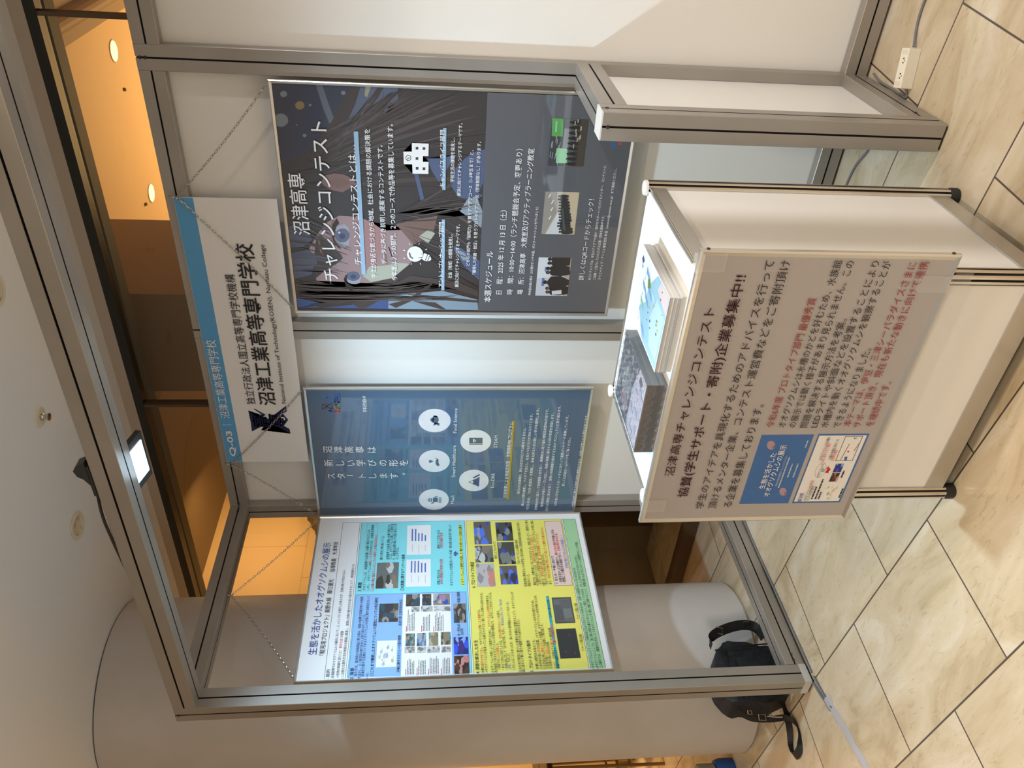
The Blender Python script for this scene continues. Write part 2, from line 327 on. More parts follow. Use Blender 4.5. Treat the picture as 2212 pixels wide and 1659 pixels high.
for px, py in ((-W, 0), (A, 0), (BX0, 0), (END, 0), (-W, -D_), (END, -D_), (BX0, -LP)):
    bm = B(); box(bm, px+.006, px+W-.006, py+.006, py+W-.006, 0, Z0); obj('foot_plate', bm, BLACKFR, booth)
def bolt(x, y, z, ax): bm = B(); cyl(bm, (x, y, z), .0055, .003, 12, ax); obj('clamp_bolt', bm, SLOT, booth)
for z in (H-.014, H-.030): bolt(BX0+W/2, .001, z, (0,-1,0))
bolt(BX0+W/2, -LP+.001, HLP-.016, (0,-1,0)); bolt(-W/2, -D_+.001, H-.014, (0,-1,0)); bolt(BX0+W-.001, -LP+W/2, HLP-.016, (1,0,0)); bolt(BX0+W-.001, -LP+W+.03, Z0+W/2, (1,0,0))
bolt(-.001, -D_+W+.045, Z0+W/2, (1,0,0)); bolt(-.001, -D_+W+.02, Z0+W/2, (1,0,0)); bolt(-.001, -.03, H-W/2, (1,0,0)); bolt(.02, .001, H-W/2, (0,-1,0))
# ------------------------------------------------------------------ printed matter
C = dict(w=(.84,.84,.86), w2=(.78,.77,.76), k=(.03,.028,.035), ink=(.03,.03,.04), bar=(.30,.47,.66), pgrey=(.095,.10,.118), grey=(.16,.14,.17), band=(.11,.36,.68),
 barb=(.10,.17,.50), blu=(.12,.20,.62), blush=(.34,.18,.18), bokeh=(.16,.19,.22), bokeh2=(.10,.12,.16), bug=(.40,.28,.34), bug2=(.30,.18,.22), cardb=(.055,.15,.40),
 circ=(.76,.76,.80), cloth=(.07,.10,.20), collar=(.25,.30,.36), cream=(.40,.40,.33), cyan=(.25,.72,.80), ear=(.20,.11,.105), emb=(.012,.016,.075), eyew=(.33,.33,.39),
 glint=(.5,.55,.66), gold=(.22,.15,.07), gold2=(.30,.29,.20), goldbar=(.42,.29,.03), grn=(.36,.62,.36), gtxt=(.35,.36,.38), hair=(.045,.034,.033), hair2=(.060,.044,.042),
 hair3=(.022,.018,.018), hairm=(.075,.058,.056), hairb=(.075,.085,.135), hairl=(.10,.08,.08), iris=(.095,.115,.19), iris2=(.045,.055,.11), kblu=(.03,.12,.45), kgrn=(.03,.35,.10), korg=(.55,.28,.06),
 kred=(.50,.05,.07), kvio=(.10,.10,.42), lash=(.016,.010,.011), lblue=(.27,.47,.82), logob=(.03,.12,.40), logor=(.55,.05,.05), mar=(.045,.004,.014), mauve=(.45,.30,.50),
 navy=(.026,.032,.062), nvy=(.055,.085,.33), pale=(.45,.55,.66), pink=(.78,.60,.56), plum=(.045,.022,.05), rb=(.30,.035,.035), red=(.70,.04,.05), skin=(.31,.21,.215),
 skin2=(.17,.10,.085), skin3=(.22,.12,.10), sky2=(.085,.11,.18), skyb=(.045,.085,.24), skyc=(.22,.30,.38), slate=(.055,.10,.17), swoosh=(.045,.16,.50), teal=(.06,.52,.60),
 yel=(.80,.75,.16), ylw=(.92,.88,.04))
def ink(c, coat): return mat('print_%s%s' % (c, '_film' if coat else ''), C[c] if isinstance(c, str) and c in C else (.5,.5,.5), .55, 0, .3, coat)
PALS = dict(hall1=[(.55,.57,.62)], hall2=[(.50,.46,.38)], diagram=[(.80,.80,.78),(.55,.50,.30),(.45,.50,.70),(.65,.60,.45),(.40,.42,.5)], tank=[(.06,.055,.06),(.20,.16,.12),(.05,.09,.13),(.30,.28,.28),(.10,.08,.05)],
 aqua=[(.12,.11,.08),(.05,.25,.40),(.30,.28,.20),(.08,.07,.05)], aqua2=[(.10,.22,.42),(.35,.38,.42),(.07,.06,.05),(.40,.40,.38)], sand=[(.26,.22,.14),(.45,.40,.30),(.10,.09,.06),(.12,.28,.32)],
 lab=[(.25,.22,.20),(.05,.10,.42),(.38,.22,.42),(.10,.09,.08),(.45,.42,.40)], greyp=[(.45,.44,.44),(.22,.21,.21),(.62,.62,.64)], redled=[(.045,.03,.025),(.62,.20,.19),(.55,.28,.25),(.10,.05,.03)],
 blueled=[(.03,.035,.20),(.05,.10,.75),(.25,.40,.85),(.06,.04,.20)], blueled2=[(.14,.12,.11),(.05,.08,.60),(.10,.20,.75),(.30,.32,.45),(.05,.05,.08)], bluetank=[(.08,.08,.07),(.05,.09,.50),(.20,.22,.20),(.03,.03,.03),(.28,.27,.22)],
 greytank=[(.16,.17,.17),(.38,.40,.42),(.07,.06,.05),(.55,.57,.58),(.24,.20,.15)], whitetank=[(.50,.48,.48),(.65,.64,.64),(.30,.28,.28),(.60,.25,.22)], cad=[(.085,.095,.10),(.13,.14,.15),(.06,.065,.07)], cad2=[(.045,.05,.05),(.05,.055,.055)])
PALS['class'] = [(.045,.05,.055)]
_txt = []          # queued letterings
def queue(seg, size_u, size_v, u, v, colour, bold):
    d = bpy.data.curves.new('lettering', 'FONT'); d.body = seg; d.size = 1.0; d.resolution_u = 2; d.offset = .006*bold
    o = bpy.data.objects.new('lettering', d); COL.objects.link(o); return o
def ems(s):
    n = 0
    for ch in s: n += 1.0 if (ord(ch) > 0x2000) else (.60 if ch != ' ' else .28)
    return n
def segs(s, c0):
    out, i = [], 0
    while i < len(s):
        if s[i] == '{': j = s.index('}', i); out.append((s[i+2:j], {'r': 'red', 'b': 'blu'}[s[i+1]] if c0 != 'w' else c0)); i = j+1
        else:
            j = s.find('{', i); j = len(s) if j < 0 else j; out.append((s[i:j], c0)); i = j
    return out
def clippoly(poly, x0, y0, x1, y1):
    for ax, val, k in ((0, x0, 1), (0, x1, -1), (1, y0, 1), (1, y1, -1)):
        o = []
        for i in range(len(poly)):
            a, b = poly[i], poly[(i+1) % len(poly)]; ia, ib = (a[ax]-val)*k >= 0, (b[ax]-val)*k >= 0
            if ia: o.append(a)
            if ia != ib: t = (val-a[ax])/(b[ax]-a[ax]); o.append(tuple(a[q]+t*(b[q]-a[q]) for q in (0, 1)))
        poly = o
        if len(poly) < 3: return []
    return poly
def person(x, y, s, body='k', head='k', wd=1.0):
    """little standing figure printed in a photograph, feet at y"""
    P = [(body, [(x-.10*s*wd, y-.62*s), (x-.04*s, y-.72*s), (x+.04*s, y-.72*s), (x+.10*s*wd, y-.62*s), (x+.11*s*wd, y-.30*s), (x+.06*s, y), (x-.06*s, y), (x-.11*s*wd, y-.30*s)])]
    P.append((head, [(x+.055*s*math.cos(a*PI/6), y-.79*s+.075*s*math.sin(a*PI/6)) for a in range(12)])); return P
def photo_polys(kind, seed):
    r = random.Random(seed); out = []
    if kind == 'hall1':
        out += [((.42,.36,.26), [(0,.86),(1,.80),(1,1),(0,1)]), ((.66,.68,.73), [(.45,0),(1,0),(1,.3),(.5,.4)]), ((.10,.17,.42), [(.26,.16),(.47,.16),(.47,.24),(.26,.24)]), ((.10,.17,.42), [(.64,.22),(.76,.22),(.76,.27),(.64,.27)])]
        f = person(.36,1.02,.95,wd=1.6)+person(.10,1.0,.80)+person(.20,1.0,.82)+person(.62,1.0,.86)+person(.72,.98,.84)+person(.86,.97,.8)+person(.96,.97,.8)
        out += [((.02,.018,.02), p) for c, p in f]; out.append(((.62,.62,.62), [(.03,.52),(.13,.50),(.16,.80),(.05,.82)]))
        out += [((.20,.13,.10), [(x+.018*math.cos(a*PI/5), y+.03*math.sin(a*PI/5)) for a in range(10)]) for x, y in ((.10,.37),(.20,.37),(.63,.33))]
    elif kind == 'hall2':
        out += [((.30,.28,.25), [(0,0),(1,0),(1,.35),(.55,.42),(0,.1)]), ((.60,.62,.66), [(0,.14),(.5,.42),(.5,.55),(0,.6)]), ((.55,.45,.32), [(0,.75),(1,.62),(1,1),(0,1)])]
        for x, y in ((.35,.17),(.55,.2),(.72,.2),(.86,.1)): out.append(((.8,.8,.8), [(x,y),(x+.09,y+.05),(x+.09,y+.08),(x,y+.03)]))
        for i in range(13): x = .06+.07*i; out += [((.025,.025,.028), p) for c, p in person(x, .92-.018*i+r.uniform(-.03,.03), .50-.012*i)]
        out.append(((.06,.08,.08), [(.1,.64),(.62,.52),(.62,.58),(.1,.72)]))
    elif kind == 'class':
        out += [((.10,.105,.11), [(0,.45),(1,.35),(1,.72),(0,.66)]), ((.05,.04,.03), [(0,.75),(1,.70),(1,1),(0,1)]), ((.24,.25,.27), [(.36,.36),(.8,.36),(.8,.50),(.36,.52)])]
        for i in range(14): x, y = r.uniform(0,.6), r.uniform(.02,.3); out.append(((.5,.52,.54), [(x,y),(x+.13,y+.012),(x+.13,y+.024),(x,y+.012)]))
        out += [((.30,.62,.36), [(.06,.22),(.38,.20),(.38,.50),(.06,.53)]), ((.10,.36,.09), [(.63,.03),(1,.0),(1,.31),(.63,.33)]), ((.25,.55,.35), [(.72,.11),(.94,.1),(.94,.15),(.72,.16)])]
        for i in range(9): x = .05+.11*i; out += [((.015,.015,.018), p) for c, p in person(x, .78, .34)]
        for i in range(10): x, y = r.uniform(.3,.95), r.uniform(.6,.82); out.append(((.42,.38,.30), [(x,y),(x+.09,y),(x+.09,y+.03),(x,y+.03)]))
    elif kind == 'diagram':
        for i in range(9):
            x, y, s = r.uniform(.1,.8), r.uniform(.1,.8), r.uniform(.04,.12); c = r.choice(PALS[kind][1:])
            out.append((c, [(x+s*math.cos(a*PI/5)*r.uniform(.6,1.1), y+s*.8*math.sin(a*PI/5)) for a in range(10)]))
            out.append(((.2,.2,.22), [(x,y),(x+.15,y+.05),(x+.15,y+.06),(x,y+.01)]))
    elif kind.startswith('cad'):
        if kind == 'cad': out += [((.14,.155,.16), [(.08,.08),(.92,.06),(.95,.92),(.05,.94)]), ((.10,.11,.115), [(.1,.1),(.7,.1),(.7,.45),(.1,.5)]), ((.18,.19,.20), [(.2,.5),(.55,.5),(.55,.9),(.2,.9)]), ((.12,.13,.14), [(.56,.4),(.9,.38),(.9,.9),(.56,.9)])]
        for x, y in ((.2,.3),(.75,.6),(.15,.75)): out.append(((.45,.04,.03), [(x,y),(x+.05,y),(x+.05,y+.05),(x,y+.05)]))
    else:
        pal = PALS[kind]
        for i in range(11):
            x, y, a0 = r.uniform(0,1), r.uniform(0,1), r.uniform(0,PI); s = r.uniform(.10,.38)
            out.append((r.choice(pal[1:]), [(x+s*math.cos(a0+a*2*PI/7)*r.uniform(.55,1.1), y+s*.7*math.sin(a0+a*2*PI/7)*r.uniform(.55,1.1)) for a in range(7)]))
    res = []
    for c, p in out:
        q = clippoly(p, 0, 0, 1, 1)
        if len(q) >= 3: res.append((c, q))
    return res
def printed(parent, place, text, poly, photos, dashes, coat, lay0=0.0, step=.00012):
    """lay out one printed sheet. place(u, v, height) -> point; every kind of print becomes a part of the sheet's thing"""
    groups = {}
    def G(name): return groups.setdefault(name, [B(), {}])
    def slot(g, key, col=None):
        if key not in g[1]: g[1][key] = (len(g[1]), col)
        return g[1][key][0]
    def face(g, pts, h, key, col=None):
        mi = slot(g, key, col); vs = [g[0].verts.new(place(u, v, h)) for u, v in pts]
        try: f = g[0].faces.new(vs); f.material_index = mi; return f
        except ValueError: return None
    def bb(p): us, vs_ = [q[0] for q in p], [q[1] for q in p]; return [min(us), min(vs_), max(us), max(vs_)]
    art = sorted([q for q in poly if q[1] == 'artwork'], key=lambda q: q[2]); rank = {id(q[3]): i for i, q in enumerate(art)}
    base0 = lay0+1.1e-5*len(art)
    clus = {}                                  # print that touches belongs together; what stands apart is a part of its own
    for c, gname, lay, pts in poly:
        if lay0 and gname in ('building_icon', 'lightbulb_icon', 'underline') and coat: lay += 11
        x = bb(pts); L = clus.setdefault(gname, []); hit = None
        if gname == 'artwork': hit = 0 if L else None
        elif gname not in ('colour_block', 'underline', 'highlight', 'icon_disc'):
            m_ = .012 if gname in ('drawing', 'lightbulb_icon', 'emblem', 'icon_symbol', 'chart') else .0005
            for i, y in enumerate(L):
                if x[0]-m_ < y[2] and y[0] < x[2]+m_ and x[1]-m_ < y[3] and y[1] < x[3]+m_: hit = i; break
        if hit is None: L.append(x); hit = len(L)-1
        else: y = L[hit]; L[hit] = [min(x[0], y[0]), min(x[1], y[1]), max(x[2], y[2]), max(x[3], y[3])]
        face(G('%s#%d' % (gname, hit)), pts, (lay0+1.1e-5*rank[id(pts)] if gname == 'artwork' else base0+step*lay), c)
    for x0, y0, x1, y1, kind, seed in photos:
        bm = B(); cols = {}
        def F(c, p, h):
            k = cols.setdefault(c, len(cols)); bm.faces.new([bm.verts.new(place(x0+(x1-x0)*a, y0+(y1-y0)*b, h)) for a, b in p]).material_index = k
        F(PALS[kind][0], [(0,0),(1,0),(1,1),(0,1)], base0+step*6)
        for i, (c, p) in enumerate(photo_polys(kind, seed)): F(c, p, base0+step*6.5+step*.25*i)
        obj('diagram' if kind in ('diagram', 'cad', 'cad2') else 'photograph', bm, [mat('photo_%02x%02x%02x%s' % (*[int(255*q) for q in c], 'f' if coat else ''), c, .5, 0, .3, coat) for c in cols], parent)
    r = random.Random(9)
    for di, (u0, u1, v, h, n, st, c) in enumerate(dashes):
        for i in range(n):
            u = u0; vv = v+st*i; end = u1-(u1-u0)*r.uniform(0, .3)
            while u < end:
                w = r.uniform(.004, .014); e = min(u+w, end); face(G('small_print#%d' % di), [(u, vv-h/2), (e, vv-h/2), (e, vv+h/2), (u, vv+h/2)], base0+step*8, c); u = e+r.uniform(.001, .002)
    para, pv = 0, (0, -9, 0, '')
    for ti, (u0, u1, v, h, c, gname, bold, s) in enumerate(text):
        if gname == 'body_lettering':
            if abs(v-pv[1]) > 2.6*h or u0 > pv[2] or u1 < pv[0] or pv[3] != gname: para += 1
            key = 'body_lettering#%d' % para
        elif gname == 'emblem': key = 'emblem#%d' % (0 if 'emblem' in clus else ti)
        elif len(s) == 1:                        # upright column of single characters
            if abs(u0-pv[0]) > .02: para += 1
            key = gname+'#c%d' % para
        else: key = gname+'#%d' % ti
        pv = (u0, v, u1, gname)
        ss = segs(s, c); tot = sum(ems(a) for a, _ in ss); u = u0
        for a, cc in ss:
            w = (u1-u0)*ems(a)/tot
            if a.strip(): _txt.append((queue(a, 0, 0, u, v, cc, bold), G(key), place, u, w, v, h, cc, base0+step*(22 if 'emblem' not in gname else 23), len(ss) == 1, slot, tot))
            u += w
    return groups, coat, parent
def finish(pend):
    bpy.context.view_layer.update(); dg = bpy.context.evaluated_depsgraph_get()
    for o, g, place, u, w, v, h, c, hh, fit, slot, tot in _txt:
        e = o.evaluated_get(dg); me = e.to_mesh(); n = len(me.vertices)
        if n:
            xs = [q.co.x for q in me.vertices]; ys = [q.co.y for q in me.vertices]; x0, x1 = min(xs), max(xs); y0, y1 = min(ys), max(ys)
            body = o.data.body; latin = all(ord(q) < 0x2000 for q in body)
            # ideographs keep their em box (height .88 em, centre .38 em); latin strings are fitted to their own height
            if fit: sx = w/(x1-x0); ox = -x0
            else: sx = w/max(x1, .5*len(body)) if False else w/ems(body); ox = 0
            if fit and len(body) == 1 and not latin: sx = h/.9*.98; ox = -(x0+x1)/2+w/2/sx
            sy = h/.90 if not latin else h/(.95 if any(q in body for q in 'gypQ(),') else .75); oy = .38 if not latin else .35
            if latin: sy = sy*.95
            mi = slot(g, c); vs = [g[0].verts.new(place(u+(q.co.x+ox)*sx, v-(q.co.y-oy)*sy, hh)) for q in me.vertices]
            for p in me.polygons:
                try: g[0].faces.new([vs[k] for k in p.vertices]).material_index = mi
                except ValueError: pass
        e.to_mesh_clear()
    for t in _txt:
        d = t[0].data; bpy.data.objects.remove(t[0]); bpy.data.curves.remove(d)
    for groups, coat, parent in pend:
        for name, (bm, slots) in groups.items():
            if not bm.faces: bm.free(); continue
            bmesh.ops.triangulate(bm, faces=[f for f in bm.faces if len(f.verts) > 4])
            ms = [ink(k, coat) for k in slots]; obj(name.split('#')[0], bm, ms, parent)
def frame_bars(u0, u1, z0, z1, wd, dp, to):
    """four mitred bars; to(u, z, depth) -> point"""
    bm = B(); o = [(u0, z0), (u1, z0), (u1, z1), (u0, z1)]; i = [(u0+wd, z0+wd), (u1-wd, z0+wd), (u1-wd, z1-wd), (u0+wd, z1-wd)]
    for k in range(4):
        a, b, c, d = o[k], o[(k+1)%4], i[(k+1)%4], i[k]
        m1 = ((a[0]*.7+d[0]*.3), (a[1]*.7+d[1]*.3)); m2 = ((b[0]*.7+c[0]*.3), (b[1]*.7+c[1]*.3))
        P = [[to(*a, -dp), to(*a, -.002), to(*m1, .0005), to(*d, -.003), to(*d, -dp)], [to(*b, -dp), to(*b, -.002), to(*m2, .0005), to(*c, -.003), to(*c, -dp)]]
        A_, B_ = [bm.verts.new(p) for p in P[0]], [bm.verts.new(p) for p in P[1]]
        for q in range(5): bm.faces.new((A_[q], A_[(q+1)%5], B_[(q+1)%5], B_[q]))
        bm.faces.new(A_[::-1]); bm.faces.new(B_)
    return bm
def chain(name, runs, parent):
    bm = B()
    for p, q in runs:
        p, q = Vector(p), Vector(q); L = (q-p).length; n = int(L/.0125); d = (q-p)/n; t = d.normalized(); s = t.orthogonal().normalized(); s2 = t.cross(s)
        for i in range(n):
            sag = Vector((0, 0, -.010*math.sin(PI*(i+.5)/n))); c = p+d*(i+.5)+sag; e = s if i % 2 else s2
            tube(bm, [c+t*(.0085*math.cos(a*PI/4))+e*(.0042*math.sin(a*PI/4)) for a in range(8)], .0011, 5, True)
    return obj(name, bm, STEEL, parent, True)
def hook(x, y, z, parent, d=(0, -1, 0)):
    d = Vector(d); c = Vector((x, y, z)); up = Vector((0, 0, 1)); bm = B()
    tube(bm, smooth_pts([c-d*.006+up*.012, c+d*.004+up*.014, c+d*.010+up*.004, c+d*.004-up*.008, c+d*.006-up*.018, c+d*.014-up*.022, c+d*.020-up*.014], 4), .0016, 6); obj('hook', bm, STEEL, parent, True)
pend = []
R_TEXT = [
 (0.3306, 0.562, 0.0586, 0.0583, 'w', 'heading_lettering', 1, '沼津高専'),
 (0.1438, 0.7434, 0.148, 0.0553, 'w', 'heading_lettering', 1, 'チャレンジコンテスト'),
 (0.214, 0.6685, 0.2528, 0.0279, 'w', 'heading_lettering', 1, 'チャレンジコンテストとは…'),
 (0.16, 0.7241, 0.3078, 0.0189, 'w', 'body_lettering', 1, '学生が身近な気づきから地域、社会における課題の解決策を'),
 (0.2193, 0.6702, 0.3479, 0.019, 'w', 'body_lettering', 1, 'データに基づき説明し提案するコンテストです。'),
 (0.1492, 0.7424, 0.3844, 0.0207, 'w', 'body_lettering', 1, '今年度は２つの部門、２つのコースで作品等を募集しています。'),
 (0.5252, 0.7291, 0.5609, 0.0186, 'w', 'heading_lettering', 1, 'キャンパスライフ部門'),
 (0.1227, 0.3926, 0.5599, 0.0201, 'w', 'heading_lettering', 1, 'アントレプレナーシップ部門'),
 (0.1619, 0.3476, 0.5941, 0.0149, 'w', 'body_lettering', 1, '社会（地域）の課題を発見し、'),
 (0.1245, 0.3848, 0.6205, 0.0149, 'w', 'body_lettering', 1, '解決に向けてチャレンジするテーマです。'),
 (0.5457, 0.7042, 0.596, 0.0138, 'w', 'body_lettering', 1, '学校生活の課題を発見し、'),
 (0.4949, 0.754, 0.6205, 0.0138, 'w', 'body_lettering', 1, '解決に向けてチャレンジするテーマです。'),
 (0.2177, 0.6634, 0.661, 0.0135, 'w', 'body_lettering', 1, 'どちらの部門も「説明力」を競うアイデアコース（1-3年生まで）と、'),
 (0.1808, 0.6933, 0.6857, 0.0135, 'w', 'body_lettering', 1, '「獲得した知識・技術」を競うプロトタイプコース（学年制限なし）があります。'),
 (0.0591, 0.2787, 0.7419, 0.027, 'w', 'heading_lettering', 1, '本選スケジュール'),
 (0.0952, 0.4442, 0.785, 0.023, 'w', 'heading_lettering', 1, '日\u3000程：2025 年 12 月 13 日（土）'),
 (0.0957, 0.6729, 0.8269, 0.0225, 'w', 'heading_lettering', 1, '時\u3000間：10:00～14:00（ランチ懇親会予定、変更あり）'),
 (0.0956, 0.675, 0.8678, 0.0225, 'w', 'heading_lettering', 1, '場\u3000所：沼津高専\u3000大教室及びアクティブラーニング教室'),
 (0.0927, 0.4606, 0.9058, 0.0107, 'w', 'body_lettering', 1, '昨年度本選の様子（5分間のピッチ本選、ポスターセッションを行いました）'),
 (0.1624, 0.4952, 1.1023, 0.0214, 'w', 'heading_lettering', 0, '詳しくはQRコードからチェック！'),
 (0.1629, 0.6218, 1.1353, 0.0106, 'w', 'body_lettering', 0, '本コンテストでは、学生のアイデアや設計・製作をサポートいただけるメンター、コンテストに'),
 (0.1648, 0.4323, 1.1547, 0.0108, 'w', 'body_lettering', 0, 'ご協賛・ご協力していただける企業・団体を募集中です。'),
 (0.1651, 0.6124, 1.1746, 0.0106, 'w', 'body_lettering', 0, 'クリエイティブ・アトリエ運営室長 新冨（shintomi@numazu-ct.ac.jp）まで連絡ください。'),
]
